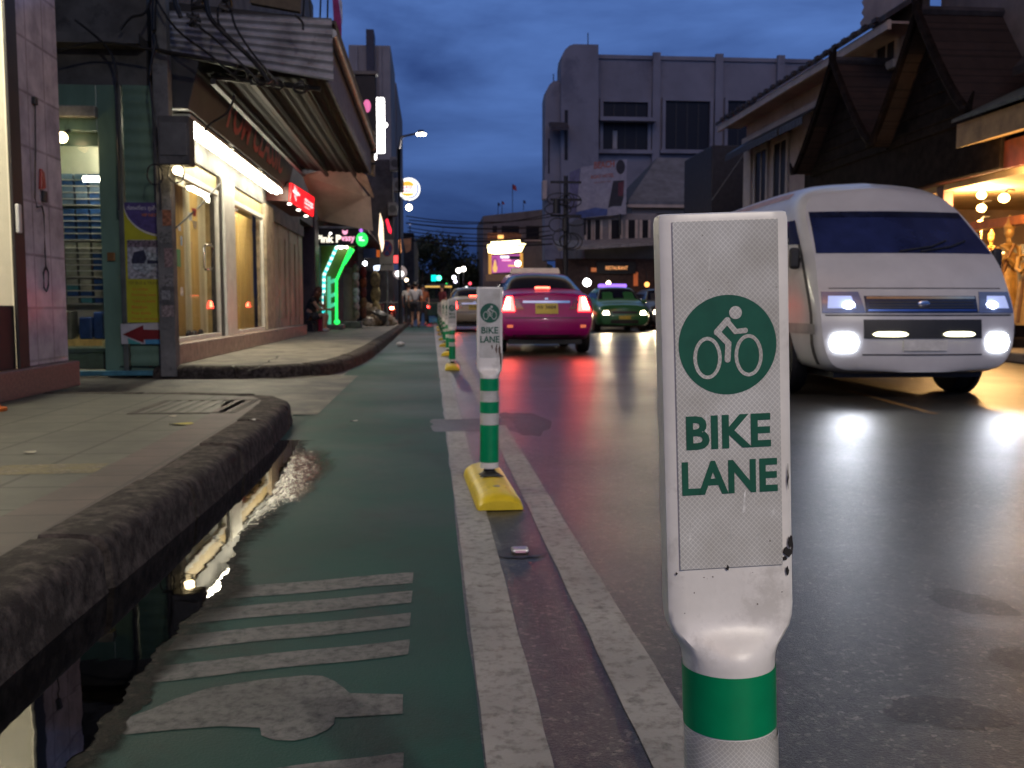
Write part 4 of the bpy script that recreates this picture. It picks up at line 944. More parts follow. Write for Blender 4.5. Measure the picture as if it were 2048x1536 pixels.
for k, (px, py) in enumerate([(388,42),(452,10),(398,5)]):
    c = atY(px, py, 10.75); mb = MB(); rr = random.Random(k+30)
    mb.tube([c + Vector((rr.uniform(-.07,.07), rr.uniform(-.05,.05), rr.uniform(-.08,.08))) for i in range(16)], .022, 6)
    tag(obj("cable_joint", mb, m_cable, smooth=60), ["dark knotted cable joint on the corrugated sheet", "dark knotted cable joint at the top edge, rightmost", "dark knotted cable joint cut by the top picture edge"][k], "cable joint", "knotted cable joints")
for k, (px, py) in enumerate([(310,345),(352,342)]):
    c = atY(px, py, YP-.3); n = 30
    tag(obj("cable_loop", MB().tube([c + Vector((.085*math.cos(2*math.pi*i/n), .01*math.sin(i), .11*math.sin(2*math.pi*i/n)-.02)) for i in range(n+1)], .009, 6), m_cable, smooth=60), ["loop of spare cable hanging left of the meter box", "loop of spare cable hanging round the glowing lamp"][k], "cable loop")

# ---- beige folded canopy beyond the awning, red lit sign
Yc = 19.6
t = thing("fabric_canopy", "beige folded fabric canopy glowing warm under the awning end", "canopy", (-2, 20.5, 3))
m_can = mat("beige canopy cloth", (.50,.45,.42), .8, var=.12, vs=3)
Q = lambda x, y, Y: atY(x, y, Y)
mb = MB(); mb.quad(Q(600,352,19.5), Q(688,330,19.6), Q(742,375,19.6), Q(745,392,20.6), Q(636,445,21.6), Q(612,372,19.9)); 
obj("inner_fold", MB().prism([Q(604,350,19.55), Q(690,330,19.6), Q(740,398,20.4), Q(640,440,21.2)], (0,.03,.01)), m_can, t)
obj("front_fold", MB().prism([Q(741,392,20.3), Q(746,462,20.9), Q(638,440,21.2)], (0,.03,.0)), m_can, t)
obj("side_fold", MB().prism([Q(690,330,19.55), Q(733,350,19.4), Q(748,392,20.2), Q(746,396,20.3)], (0,.05,.0)), mat("pale canopy edge", (.36,.30,.26), .8), t)
obj("frame_tube", MB().tube([Q(634,442,21.25), Q(690,383,20.5), Q(742,394,20.3)], .012, 6), m_galv, t)
t = thing("hanging_cabinet", "dark cabinet hanging under the end of the awning", "cabinet", (-1.5, 19.6, 3.4))
obj("body", MB().prism([Q(735,255,19.45), Q(748,262,19.45), Q(748,350,19.45), Q(734,345,19.45)], (0,.3,0)), mat("beige rolled blind", (.30,.23,.14), .7, var=.3), t); 
for k in range(3): obj("strap", MB().box(Q(733,0,19.4).x, Q(749,0,19.4).x, 19.40, 19.45, Q(740,283+22*k,19.4).z-.02, Q(740,283+22*k,19.4).z+.02), m_black, t)
t = thing("red_sign", "red lit box sign with white script and three small downlights", "sign", (-2.3, 18.9, 2.9))
YR = 18.75
a, b, c, d_ = Q(583,366,YR), Q(629,395,YR+1.2), Q(627,433,YR+1.2), Q(582,402,YR)
nrm = (b-a).cross(d_-a).normalized()
if nrm.y > 0: nrm = -nrm
obj("lit_face", MB().prism([a,b,c,d_], -nrm*.04), glow("red sign light", (1.0,.012,.02), 1.6), t)
obj("box", MB().prism([a-nrm*.041+(a-c)*.02, b-nrm*.041+(b-d_)*.02, c-nrm*.041+(c-a)*.02, d_-nrm*.041+(d_-b)*.02], -nrm*.45), mat("dark red case", (.06,.012,.012), .5), t)
m_wl = glow("white sign light", (1.0,.80,.80), 1.6)
ux, uy = (b-a).normalized(), (a-d_).normalized()
W_, H_ = (b-a).length, (a-d_).length
sc = MB()
for pts in ([(.10,.55),(.13,.92),(.16,.5),(.2,.85),(.22,.45),(.28,.7)], [(.06,.62),(.34,.60)], [(.14,.42),(.2,.2)]): sc.merge(stroke([(x*W_, y*H_) for x, y in pts], .035, d_, ux, uy, .006))
obj("script", sc, m_wl, t)
for k, (s, y, h) in enumerate([("Shop", .42, .2), ("massage", .24, .16), ("open", .08, .08)]): obj("lettering", text_mb(s, W_*(.38 if k < 2 else .24), H_*h, d_+ux*(W_*.56)+uy*(H_*y), ux, uy, .006, .03), m_wl, t)
for k, (x, y) in enumerate([(579,408),(597,420),(612,432)]):
    p = Q(x, y, YR+.05+.35*k); obj("downlight", MB().ell(p, .045,.045,.02), glow("downlight", (1,.95,.8), 5), t, smooth=60)

# ================================================================== VEHICLES
def cr(p0, p1, p2, p3, u):
    return .5*((2*p1) + (p2-p0)*u + (2*p0-5*p1+4*p2-p3)*u*u + (3*p1-p0-3*p2+p3)*u**3)
class Shell:
    """a vehicle body lofted through half sections; st[i][j] = (x, y, z); ends closed by bulged caps"""
    def __init__(s, st, du=5, dv=3, bulge0=.07, bulge1=.07):
        st = [[Vector(p) for p in r] for r in st]; I, J = len(st), len(st[0]); s.J = J; s.dv = dv; s.du = du
        def up(a, k): return a[max(0, min(len(a)-1, k))]
        fine = []
        for r in st:
            q = []
            for j in range(J-1):
                for t in range(dv): q.append(cr(up(r,j-1), r[j], r[j+1], up(r,j+2), t/dv))
            q.append(r[-1]); fine.append(q)
        g = []
        for i in range(I-1):
            for t in range(du): g.append([cr(up(fine,i-1)[k], fine[i][k], fine[i+1][k], up(fine,i+2)[k], t/du) for k in range(len(fine[0]))])
        g.append(fine[-1]); s.g = g; s.N = len(g); s.M = len(g[0])
        for r in g:
            r[0].x = 0; r[-1].x = 0
        s.b = (bulge0, bulge1)
    def body(s):
        mb = MB()
        for sgn in (1, -1):
            mb.loft([[Vector((p.x*sgn, p.y, p.z)) for p in r] for r in s.g], closed=False, caps=False)
        for e, sg in ((0, -1), (-1, 1)):
            rows = []
            for k in range(s.M):
                p = s.g[e][k]; rows.append([Vector((p.x*c, p.y + sg*s.b[e]*(1-c*c)*min(1, p.x/.4), p.z)) for c in [-1,-.8,-.55,-.3,0,.3,.55,.8,1]])
            mb.loft(rows, closed=False, caps=False)
        return mb
    def end_at(s, e, z):
        r = s.g[e]
        best = None
        for a, b in zip(r[1:], r[2:]):
            if a.z <= z <= b.z: t = (z-a.z)/max(1e-6, b.z-a.z); best = a.lerp(b, t)
        return best if best is not None else r[1] if z < r[1].z else r[-2]
    def on_end(s, e, x, z, off=.006):
        p = s.end_at(e, z); sg = -1 if e == 0 else 1; w = max(.05, p.x); c = max(-1, min(1, x/w))
        y = p.y + sg*s.b[e]*(1-c*c)*min(1, p.x/.4)
        return Vector((x, y + sg*off, z))
    def patch(s, e, outline, off=.008, nx=10, nz=5):
        """a part following the end face; outline(z01) -> (x0, x1, z0..z1)"""
        (zlo, zhi, fx0, fx1) = outline; mb = MB(); rows = []
        for j in range(nz+1):
            t = j/nz; rows.append([s.on_end(e, fx0(t) + (fx1(t)-fx0(t))*i/nx, (zlo(i/nx) if callable(zlo) else zlo) + ((zhi(i/nx) if callable(zhi) else zhi)-(zlo(i/nx) if callable(zlo) else zlo))*t, off) for i in range(nx+1)])
        mb.loft(rows, closed=False, caps=False); back = [[Vector(p) + Vector((0, (.03 if e == 0 else -.03), 0)) for p in r] for r in rows]
        rim = lambda R_: R_[0] + [r[-1] for r in R_[1:]] + R_[-1][-2::-1] + [r[0] for r in R_[-2:0:-1]]
        a, b = rim(rows), rim(back)
        mb.loft([a, b], closed=True, caps=False); return mb
    def cells(s, u0, u1, v0, v1, off, sgn=1):
        rows = []
        for i in range(u0, u1+1):
            r = []
            for k in range(v0, v1+1):
                p = s.g[i][k]; a = s.g[min(i+1, s.N-1)][k]-s.g[max(i-1,0)][k]; b = s.g[i][min(k+1,s.M-1)]-s.g[i][max(k-1,0)]
                nrm = b.cross(a); nrm = nrm.normalized() if nrm.length > 1e-9 else Vector((0,0,1))
                if nrm.x < 0 or (k == s.M-1 and nrm.z < 0): nrm = -nrm
                if k >= s.M-2 and nrm.z < 0: nrm = -nrm
                q = p + nrm*off; r.append(Vector((q.x*sgn, q.y, q.z)))
            rows.append(r)
        return MB().loft(rows, closed=False, caps=False)
def wheel_parts(t, x, y, r, w, sg):
    mb = MB(); prof = [(r*.62,-w/2),(r*.95,-w/2),(r,-w/2+.03),(r,w/2-.03),(r*.95,w/2),(r*.62,w/2)]
    M = Matrix.Translation((x, y, r)) @ Matrix.Rotation(R(90)*sg, 4, 'Y')
    wh = obj("wheel", MB().lathe(prof, (0,0,0), 28).xf(M), m_blk, t, smooth=40)
    mb = MB().lathe([(r*.62,w*.30),(r*.55,w*.34),(r*.2,w*.38),(0.01,w*.39)], (0,0,0), 20)
    obj("rim", mb.xf(M), mat("wheel rim", (.25,.25,.26), .35, metal=.8, var=.2), wh, smooth=30)
m_cglass = mat("car glass", (.012,.014,.03), .06, var=0, spec=1.0)
m_chrome = mat("chrome strip", (.55,.54,.56), .15, metal=1, var=.05)
m_cblack = mat("black car trim", (.014,.014,.015), .5, var=.2)
RED_HOT = glow("brake lamp core", (1.0,.12,.06), 110)
RED = glow("lit tail lamp", (1.0,.03,.025), 24.0)
m_redlens = mat("red lens", (.22,.008,.012), .12, var=0, spec=1)
HEAD = glow("warm headlamp", (1.0,.80,.50), 32)
HEADW = glow("white headlamp", (.86,.90,1.0), 16)
SED = [
 [(0,.04,.30),(.62,.04,.31),(.76,.0,.42),(.81,-.01,.62),(.80,.07,.84),(.73,.11,1.00),(.58,.13,1.06),(.32,.14,1.085),(0,.14,1.09)],
 [(0,.3,.24),(.68,.3,.25),(.83,.3,.40),(.875,.3,.62),(.865,.3,.86),(.79,.3,1.03),(.64,.3,1.085),(.36,.3,1.105),(0,.3,1.11)],
 [(0,.70,.22),(.70,.70,.22),(.845,.70,.36),(.88,.70,.60),(.87,.70,.86),(.80,.66,1.05),(.655,.64,1.105),(.38,.62,1.12),(0,.60,1.125)],
 [(0,1.3,.2),(.72,1.3,.2),(.85,1.3,.34),(.88,1.3,.60),(.87,1.3,.86),(.79,1.3,1.04),(.60,1.28,1.36),(.36,1.26,1.43),(0,1.25,1.445)],
 [(0,2.2,.2),(.72,2.2,.2),(.85,2.2,.34),(.88,2.2,.60),(.87,2.2,.85),(.79,2.2,1.01),(.60,2.2,1.41),(.36,2.2,1.475),(0,2.2,1.49)],
 [(0,2.85,.2),(.72,2.85,.2),(.85,2.85,.34),(.88,2.85,.60),(.87,2.85,.84),(.79,2.85,.98),(.60,2.86,1.36),(.36,2.84,1.42),(0,2.82,1.435)],
 [(0,3.6,.2),(.72,3.6,.2),(.85,3.6,.34),(.88,3.6,.60),(.86,3.6,.80),(.80,3.55,.92),(.68,3.55,.99),(.40,3.5,1.02),(0,3.48,1.03)],
 [(0,4.2,.22),(.70,4.2,.22),(.83,4.2,.36),(.85,4.2,.56),(.82,4.2,.72),(.74,4.2,.82),(.60,4.2,.87),(.34,4.2,.895),(0,4.2,.90)],
 [(0,4.42,.24),(.60,4.42,.25),(.74,4.44,.38),(.76,4.45,.54),(.73,4.42,.66),(.66,4.40,.72),(.54,4.39,.76),(.32,4.38,.785),(0,4.38,.79)]]
C = lambda v: (lambda t: v)
Ln = lambda a, b: (lambda t: a + (b-a)*t)
def sedan(name, label, cat, paint, group, roofsign, tail):
    t = thing(name, label, cat, (0,0,0), 0, group)
    S = Shell(SED); obj("body", S.body(), paint, t, smooth=38)
    du, dv = S.du, S.dv
    gl = [("rear_window", S.cells(2*du+1, 3*du-0, 6*dv-1, S.M-1, .006), S.cells(2*du+1, 3*du-0, 6*dv-1, S.M-1, .006, -1)),
          ("windscreen", S.cells(5*du+0, 6*du-1, 6*dv-1, S.M-1, .006), S.cells(5*du+0, 6*du-1, 6*dv-1, S.M-1, .006, -1))]
    for nm, a, b in gl: obj(nm, a.merge(b), m_cglass, t, smooth=60)
    for sg in (1, -1): obj("side_window", S.cells(2*du+2, 6*du-3, 5*dv+1, 6*dv-1, .006, sg), m_cglass, t, smooth=60)
    for x in (-.765, .765):
        for y in (.85, 3.5): wheel_parts(t, x, y, .315, .2, 1 if x > 0 else -1)
    obj("underside", MB().box(-.66,.66,.2,4.2,.17,.26), m_cblack, t)
    e = 0
    for sg in (1, -1):
        # lamps wrap the corner: bright outer core, dark inner lens
        o = S.patch(0, (.76, 1.02, Ln(sg*.56, sg*.60), Ln(sg*.795, sg*.70)), .012, 6, 5); lam = obj("tail_light", o, RED if tail else m_redlens, t, smooth=50)
        if tail: obj("lamp_core", S.patch(0, (.80, 1.0, Ln(sg*.655, sg*.645), Ln(sg*.765, sg*.70)), .018, 4, 4), RED_HOT, lam, smooth=50)
        obj("inner_lens", S.patch(0, (.79, .965, Ln(sg*.40, sg*.50), Ln(sg*.555, sg*.595)), .010, 4, 4), m_redlens, t, smooth=50)
        obj("reflector", S.patch(0, (.47, .52, C(sg*.60), C(sg*.70)), .008, 3, 2), glow("self glowing rear reflector", (1,.25,.12), .5), t)  # reflector emits faintly itself to imitate light thrown back
        hp = S.patch(-1, (.56, .70, Ln(sg*.46, sg*.52), Ln(sg*.735, sg*.69)), .010, 5, 4); hl = obj("headlight", hp, mat("headlamp glass", (.4,.4,.42), .08, var=0, spec=1), t, smooth=50)
        if not tail: obj("lamp_core", S.patch(-1, (.575, .685, Ln(sg*.50, sg*.54), Ln(sg*.71, sg*.67)), .016, 4, 3), HEAD, hl, smooth=50)
        mir = MB().ell((sg*.93, 2.95, 1.0), .10, .06, .07); obj("mirror", mir, paint, t, smooth=60)
    obj("chrome_strip", S.patch(0, (.905, .945, C(-.42), C(.42)), .016, 12, 2), m_chrome, t, smooth=50)
    obj("trunk_badge", S.patch(0, (.965, .995, C(-.03), C(.03)), .012, 4, 2), m_chrome, t)
    pl_ = obj("number_plate", S.patch(0, (.715, .90, C(-.20), C(.20)), .014, 6, 2), mat("yellow plate", (.52,.42,.06), .4, var=.1), t)
    y = S.on_end(0, 0, .8, .0145).y - .0015
    obj("lettering", text_mb("ทจ 3604", .33, .065, (-.165, y-.0, .80), (1,0,0), (0,0,1), .001, .01), mat("plate lettering", (.03,.03,.02), .5, var=0), pl_)
    obj("lettering", text_mb("กรุงเทพมหานคร", .30, .04, (-.15, y-.0, .735), (1,0,0), (0,0,1), .001, .005), mat("plate lettering", (.03,.03,.02)), pl_)
    obj("bumper_groove", S.patch(0, (.635, .65, C(-.74), C(.74)), .004, 14, 1), m_cblack, t)
    obj("lower_lip", S.patch(0, (.40, .425, C(-.66), C(.66)), .012, 14, 1), paint, t)
    obj("lower_valance", S.patch(0, (.305, .345, C(-.60), C(.60)), .006, 14, 1), m_cblack, t)
    obj("grille", S.patch(-1, (.60, .68, C(-.40), C(.40)), .008, 8, 2), m_cblack, t)
    obj("air_intake", S.patch(-1, (.28, .40, C(-.45), C(.45)), .008, 8, 2), m_cblack, t)
    fp = obj("number_plate", S.patch(-1, (.42, .53, C(-.19), C(.19)), .014, 6, 2), mat("yellow plate", (.52,.42,.06)), t)
    if tail:
        w = S.cells(2*du+1, 2*du+2, S.M-2, S.M-1, .02)
        bx = MB().box(-.14,.14,.70,.755,1.135,1.205); bl = obj("brake_light", bx, glow("high brake lamp", (1.0,.10,.06), 9), t, bevel=.01)
        obj("shelf", MB().box(-.55,.55,.78,1.0,1.10,1.13), m_cblack, t)
    if roofsign is not None:
        obj("roof_sign", MB().prism([(-.50,2.02,1.485),(.50,2.02,1.485),(.47,2.05,1.60),(-.47,2.05,1.60)], (0,.16,0)), roofsign, t, bevel=.02)
    return t
def paintm(nm, c, r=.28): return mat(nm, c, r, var=.05, vs=3, coat=.25, spec=.45)
taxi = sedan("pink_taxi", "pink taxi seen from behind with red brake lights lit and a white roof box", "taxi", paintm("magenta paint", (.30,.002,.135), .36), "cars waiting on the street", mat("white roof box", (.70,.66,.60), .5, var=.06), True)
taxi.location = (2.03, 16.75, 0); taxi.rotation_euler = (0,0,R(-.5))
silv = sedan("silver_car", "pale gold saloon with lit tail lamps ahead of the pink taxi", "car", paintm("pale gold paint", (.38,.34,.25)), "cars waiting on the street", None, True)
silv.location = (1.42, 31.5, 0); silv.rotation_euler = (0,0,R(1.0))
grn = sedan("green_taxi", "green and yellow taxi facing the camera with warm headlights on", "taxi", paintm("green taxi paint", (.035,.16,.055)), "cars waiting on the street", glow("violet roof box", (.36,.18,1.0), 1.6), False)
grn.location = (6.25, 34.6, 0); grn.rotation_euler = (0,0,R(179))
dk = sedan("dark_car", "dark saloon half hidden behind the green taxi with one lit headlamp", "car", paintm("dark grey paint", (.05,.05,.055)), "cars waiting on the street", None, False)
dk.location = (8.5, 37.5, 0); dk.rotation_euler = (0,0,R(180))
hid = copy_tree(dk); hid.location = (3.45, 33.5, 0); hid["label"] = "oncoming saloon hidden behind the pink taxi, its headlights shining under it"; hid.name = "oncoming_car"
d2_ = copy_tree(silv); d2_.location = (1.6, 46, 0); d2_['label'] = "distant saloon with red tail lamps beyond the pale gold one"; d2_.name = "distant_car"

# ---- white van
m_van = paintm("white van paint", (.52,.52,.53), .30)
VAN = [
 [(0,.10,.20),(.66,.11,.21),(.85,.10,.34),(.895,.13,.70),(.885,.24,1.06),(.855,.42,1.40),(.76,.92,1.98),(.55,1.08,2.13),(0,1.16,2.20)],
 [(0,.3,.18),(.72,.3,.19),(.915,.26,.34),(.94,.28,.72),(.935,.42,1.08),(.915,.62,1.42),(.82,1.1,1.98),(.58,1.28,2.18),(0,1.36,2.255)],
 [(0,.9,.2),(.74,.9,.2),(.925,.9,.34),(.945,.9,.72),(.94,.95,1.10),(.925,1.1,1.44),(.835,1.5,1.98),(.58,1.7,2.21),(0,1.8,2.29)],
 [(0,2.6,.2),(.74,2.6,.2),(.925,2.6,.34),(.945,2.6,.72),(.94,2.6,1.10),(.925,2.6,1.44),(.835,2.7,1.98),(.58,2.8,2.22),(0,2.8,2.30)],
 [(0,4.6,.2),(.74,4.6,.2),(.925,4.6,.34),(.945,4.6,.72),(.94,4.6,1.10),(.925,4.6,1.44),(.835,4.5,1.97),(.58,4.5,2.19),(0,4.5,2.26)],
 [(0,5.15,.24),(.70,5.15,.25),(.88,5.15,.36),(.91,5.15,.72),(.90,5.15,1.10),(.885,5.13,1.44),(.79,5.0,1.93),(.54,4.95,2.12),(0,4.95,2.18)]]
_zk = [(0,0),(.2,.27),(.42,.53),(.52,.605),(.72,.78),(.87,.885),(1.06,1.03),(1.43,1.34),(1.96,1.76),(2.2,2.05),(2.31,2.15)]
def zv(z):
    for (a, b), (c, d) in zip(_zk, _zk[1:]):
        if z <= c: return b + (d-b)*(z-a)/(c-a)
    return z
VAN = [[(x, y, zv(z)) for x, y, z in r] for r in VAN]
van = thing("white_van", "white high roofed minibus with blazing fog lamps driving towards the camera", "van", (0,0,0))
S = Shell(VAN, 6, 4, .12, .05); obj("body", S.body(), m_van, van, smooth=40)
m_vglass = mat("reflected sky blue glass", (.022,.032,.105), .06, var=.3, vs=1.5, spec=1.0)  # sky reflection is put into the glass as a blue base colour
obj("windscreen", S.patch(0, (zv(1.43), zv(1.96), Ln(-.835,-.745), Ln(.835,.745)), .008, 14, 6), m_vglass, van, smooth=60)
obj("screen_shade", S.patch(0, (zv(1.88), zv(1.955), Ln(-.75,-.735), Ln(.75,.735)), .010, 14, 2), mat("screen top band", (.012,.016,.04), .2, var=.3), van, smooth=60)
for sg in (-1, 1):
    wp = MB().tube([S.on_end(0, sg*.1, 1.355, .03), S.on_end(0, sg*.1+.32, 1.40, .03), S.on_end(0, sg*.1+.5, 1.46, .035)], .010, 6); obj("wiper", wp, m_cblack, van, smooth=60)
    hl = obj("headlight", S.patch(0, (zv(.74), zv(1.0), Ln(sg*.52, sg*.56), Ln(sg*.885, sg*.87)), .012, 6, 5), mat("blue headlamp glass", (.12,.16,.30), .06, var=0, spec=1), van, smooth=60)
    obj("reflector", S.patch(0, (zv(.80), zv(.95), Ln(sg*.60, sg*.63), Ln(sg*.84, sg*.82)), .017, 5, 4), glow("dim side lamp", (.5,.6,1.0), .55), hl, smooth=60)
    obj("bulb", MB().ell(S.on_end(0, sg*.66, zv(.84), .02), .055, .02, .035), glow("headlamp bulb", (.85,.9,1.0), 12), hl, smooth=60)
    obj("fog_lamp", S.patch(0, (lambda u: zv(.42)-.085*math.sqrt(max(0,1-(2*u-1)**4)), lambda u: zv(.42)+.085*math.sqrt(max(0,1-(2*u-1)**4)), C(sg*.59), C(sg*.83)), .016, 12, 4), HEADW, van, smooth=60)
    obj("running_lamp", S.patch(0, (lambda u: zv(.52)-.02*math.sqrt(max(0,1-(2*u-1)**4)), lambda u: zv(.52)+.024*math.sqrt(max(0,1-(2*u-1)**4)), C(sg*.16), C(sg*.47)), .022, 12, 2), glow("yellowish running lamp", (1.0,.96,.62), 5), van, smooth=60)
    mr = obj("mirror", MB().box(sg*.93,sg*1.03,.56,.63,1.20,1.40), m_cblack, van, bevel=.03); obj("arm", MB().tube([(sg*.86,.66,1.28),(sg*.96,.60,1.28)], .03), m_cblack, mr)
    obj("side_glass", S.cells(14, 29, 5*4+1, 6*4-1, .006, sg), m_vglass, van, smooth=60)
    obj("cab_window", S.cells(5, 12, 5*4+1, 6*4-1, .006, sg), m_vglass, van, smooth=60)
    obj("roof_stripe", S.cells(10, 30, 6*4+2, 6*4+3, .004, sg), mat("faded orange stripe", (.40,.22,.12), .4, var=.15), van, smooth=60)
    obj("side_moulding", S.cells(4, 28, 2*4+2, 2*4+3, .012, sg), mat("grey side moulding", (.25,.25,.25), .5), van, smooth=60)
    for y in (1.05, 4.1):
        obj("wheel_arch", MB().cyl((sg*.90,y,.36),(sg*.9495,y,.36), .385, n=28), m_cblack, van, smooth=40)
        wheel_parts(van, sg*.865, y, .33, .21, sg)
gr = obj("grille", S.patch(0, (zv(.74), zv(.95), C(-.515), C(.515)), .008, 12, 3), mat("dark blue grille", (.012,.02,.06), .25, var=.2), van, smooth=60)
obj("chrome_bar", S.patch(0, (zv(.915), zv(.945), C(-.50), C(.50)), .016, 12, 1), m_chrome, gr, smooth=60)
obj("chrome_bar", S.patch(0, (zv(.765), zv(.785), C(-.50), C(.50)), .014, 12, 1), mat("blue chrome", (.08,.14,.35), .2, metal=.9, var=.1), gr, smooth=60)
for k in range(3): obj("slat", S.patch(0, (zv(.80+.035*k), zv(.812+.035*k), C(-.48), C(.48)), .013, 10, 1), m_cblack, gr)
obj("emblem", MB().ell(S.on_end(0, 0, zv(.85), .014), .06, .012, .04), m_chrome, gr, smooth=60)
obj("air_intake", S.patch(0, (zv(.47), zv(.67), C(-.54), C(.54)), .010, 12, 3), m_cblack, van, smooth=60)
obj("bumper_line", S.patch(0, (zv(.705), zv(.72), C(-.86), C(.86)), .004, 14, 1), m_cblack, van)
obj("bumper_line", S.patch(0, (zv(.325), zv(.335), C(-.55), C(.55)), .004, 14, 1), m_cblack, van)
obj("number_plate", S.patch(0, (zv(.36), zv(.455), C(-.20), C(.20)), .016, 6, 2), mat("pale plate", (.55,.55,.52), .4), van)
obj("bonnet_line", S.patch(0, (zv(1.035), zv(1.045), C(-.80), C(.80)), .003, 14, 1), mat("panel gap", (.05,.05,.05), .7), van)
for sg in (-1, 1):
    obj("panel_gap", S.cells(5, 6, 6, 21, .003, sg).merge(S.cells(13, 14, 6, 20, .003, sg)), mat("panel gap", (.05,.05,.05), .7), van, smooth=60)
    obj("door_handle", MB().box(sg*.945, sg*.965, 1.95, 2.10, .98, 1.02), m_cblack, van, bevel=.006)
obj("underside", MB().box(-.7,.7,.3,5.0,.2,.36), m_cblack, van)
van.location = (4.36, 8.1, 0); van.rotation_euler = (0,0,R(-1.0))
# lamps throw light on the road
def beam(name, loc, parent, power, color, size, aim, spread=110):
    d = bpy.data.lights.new(name, 'SPOT'); d.energy = power; d.color = color; d.spot_size = R(spread); d.spot_blend = .8; d.shadow_soft_size = size
    o = bpy.data.objects.new(name, d); COL.objects.link(o); o.location = loc
    o.rotation_euler = Vector(aim).to_track_quat('-Z', 'Y').to_euler(); o.parent = parent
for sg in (-1, 1):
    beam("fog_beam", (sg*.7, -.14, .54), van, 26, (.86,.9,1), .06, (0,-1,-.12))
    beam("headlight_beam", (sg*.62, 4.62, .63), grn, 130, (1,.8,.5), .06, (0,1,-.10))
    beam("headlight_beam", (sg*.62, 4.62, .63), dk, 90, (1,.8,.5), .06, (0,1,-.10))
    for c, pw in ((taxi, 4), (silv, 2)): beam("brake_glow", (sg*.70, -.12, .90), c, pw, (1,.04,.03), .07, (0,-1,-.55), 120)

# ---- tuk tuk and motorbikes far down the lane
tk = thing("tuk_tuk", "three wheeled taxi with a yellow lit roof edge parked past the green lane", "tuk-tuk", (.35, 47, 0))
y0 = 47.0; x0 = .35
obj("canopy", MB().prism([(x0-.65,y0,1.75),(x0+.65,y0,1.75),(x0+.6,y0,1.92),(x0-.6,y0,1.92)], (0,2.2,0)), mat("dark canopy", (.03,.04,.05), .6), tk, bevel=.04)
obj("roof_trim", MB().box(x0-.66,x0+.66,y0-.04,y0-.005,1.74,1.82), glow("yellow trim light", (1,.62,.15), .7), tk)
obj("body", MB().prism([(x0-.68,y0,.35),(x0-.68,y0,1.0),(x0-.68,y0+.7,1.05),(x0-.68,y0+1.0,.55),(x0-.68,y0+2.3,.55),(x0-.68,y0+2.5,.35)], (1.36,0,0)), mat("dark green body", (.015,.05,.035), .3), tk, bevel=.04)
for sg in (-1,1):
    obj("post", MB().tube([(x0+sg*.6,y0+.05,1.0),(x0+sg*.6,y0+.05,1.76)], .025), m_galv, tk); obj("post", MB().tube([(x0+sg*.5,y0+1.9,.55),(x0+sg*.55,y0+2.0,1.76)], .025), m_galv, tk)
    wheel_parts(tk, x0+sg*.55, y0+.35, .25, .14, sg)
    obj("tail_light", MB().box(x0+sg*.5-.07,x0+sg*.5+.07,y0-.03,y0-.002,.75,.85), RED, tk)
wheel_parts(tk, x0, y0+2.5, .25, .12, 1)
obj("seat", MB().box(x0-.55,x0+.55,y0+.5,y0+.9,.56,1.2), m_cblack, tk, bevel=.05)
def motorbike(label, x, y, lit):
    t = thing("motorbike", label, "motorbike", (x, y, 0), 0, "parked motorbikes by the kerb")
    for yy in (0, 1.2):
        M = Matrix.Translation((x, y+yy, .29)) @ Matrix.Rotation(R(90), 4, 'Y')
        obj("wheel", MB().lathe([(.20,-.05),(.28,-.05),(.29,0),(.28,.05),(.20,.05)], n=22).xf(M), m_blk, t, smooth=40)
    obj("body", MB().prism([(x-.12,y+.0,.55),(x-.12,y-.2,.78),(x-.12,y+.5,.74),(x-.12,y+.7,.5),(x-.12,y+1.0,.95),(x-.12,y+1.1,.92),(x-.12,y+.85,.32),(x-.12,y+.3,.32)], (.24,0,0)), mat("dark red fairing", (.10,.02,.02), .3), t, bevel=.03)
    obj("seat", MB().box(x-.13,x+.13,y-.15,y+.55,.78,.86), m_cblack, t, bevel=.03)
    obj("handlebar", MB().tube([(x-.33,y+.95,1.02),(x,y+1.0,.98),(x+.33,y+.95,1.02)], .018), m_galv, t); obj("fork", MB().tube([(x,y+1.0,1.0),(x,y+1.2,.3)], .03), m_galv, t)
    obj("tail_light", MB().box(x-.08,x+.08,y-.24,y-.21,.70,.79), RED_HOT if lit else m_redlens, t, bevel=.01)
    if lit: beam("tail_glow", (0, -.3, .74), t, 6, (1,.06,.03), .05, (0,-1,-.3), 150)
motorbike("parked motorbike with a bright red tail lamp beyond the no parking sign", -1.7, 41.5, True)
motorbike("parked motorbike with an unlit lamp behind the litter heap", -2.25, 42.2, False)

# ================================================================== FARTHER LEFT SIDE
m_dark = mat("dark facade", (.055,.052,.055), .8, var=.35, vs=1.5, stain=((.02,.02,.022), .8, .55))
m_blueg = mat("blue grey render", (.26,.26,.27), .8, var=.14, vs=.6, stain=((.16,.16,.17), .4, .58))
m_dglass = mat("dark window glass", (.012,.012,.016), .35, var=0, spec=.25)
def block(name, label, cat, x0, x1, y0, y1, z1, m, wins=(), z0=0):
    t = thing(name, label, cat, ((x0+x1)/2, y0, 0)); obj("wall", MB().box(x0, x1, y0, y1, z0, z1), m, t, bevel=.05)
    for a, b, c, d in wins:       # windows on the face towards the camera: px0 py0 px1 py1
        p, q = atY(a, d, y0), atY(b, c, y0); w = obj("window", MB().box(p.x, q.x, y0-.03, y0-.004, p.z, q.z), m_dglass, t)
        obj("sill", MB().box(p.x-.1, q.x+.1, y0-.16, y0-.005, p.z-.12, p.z-.002), m, w)
    return t
bk = block("shophouse", "dark two storey shophouse with awnings beyond the seated woman", "building", -8, -3.3, 27.2, 44, 6.6, m_dark)
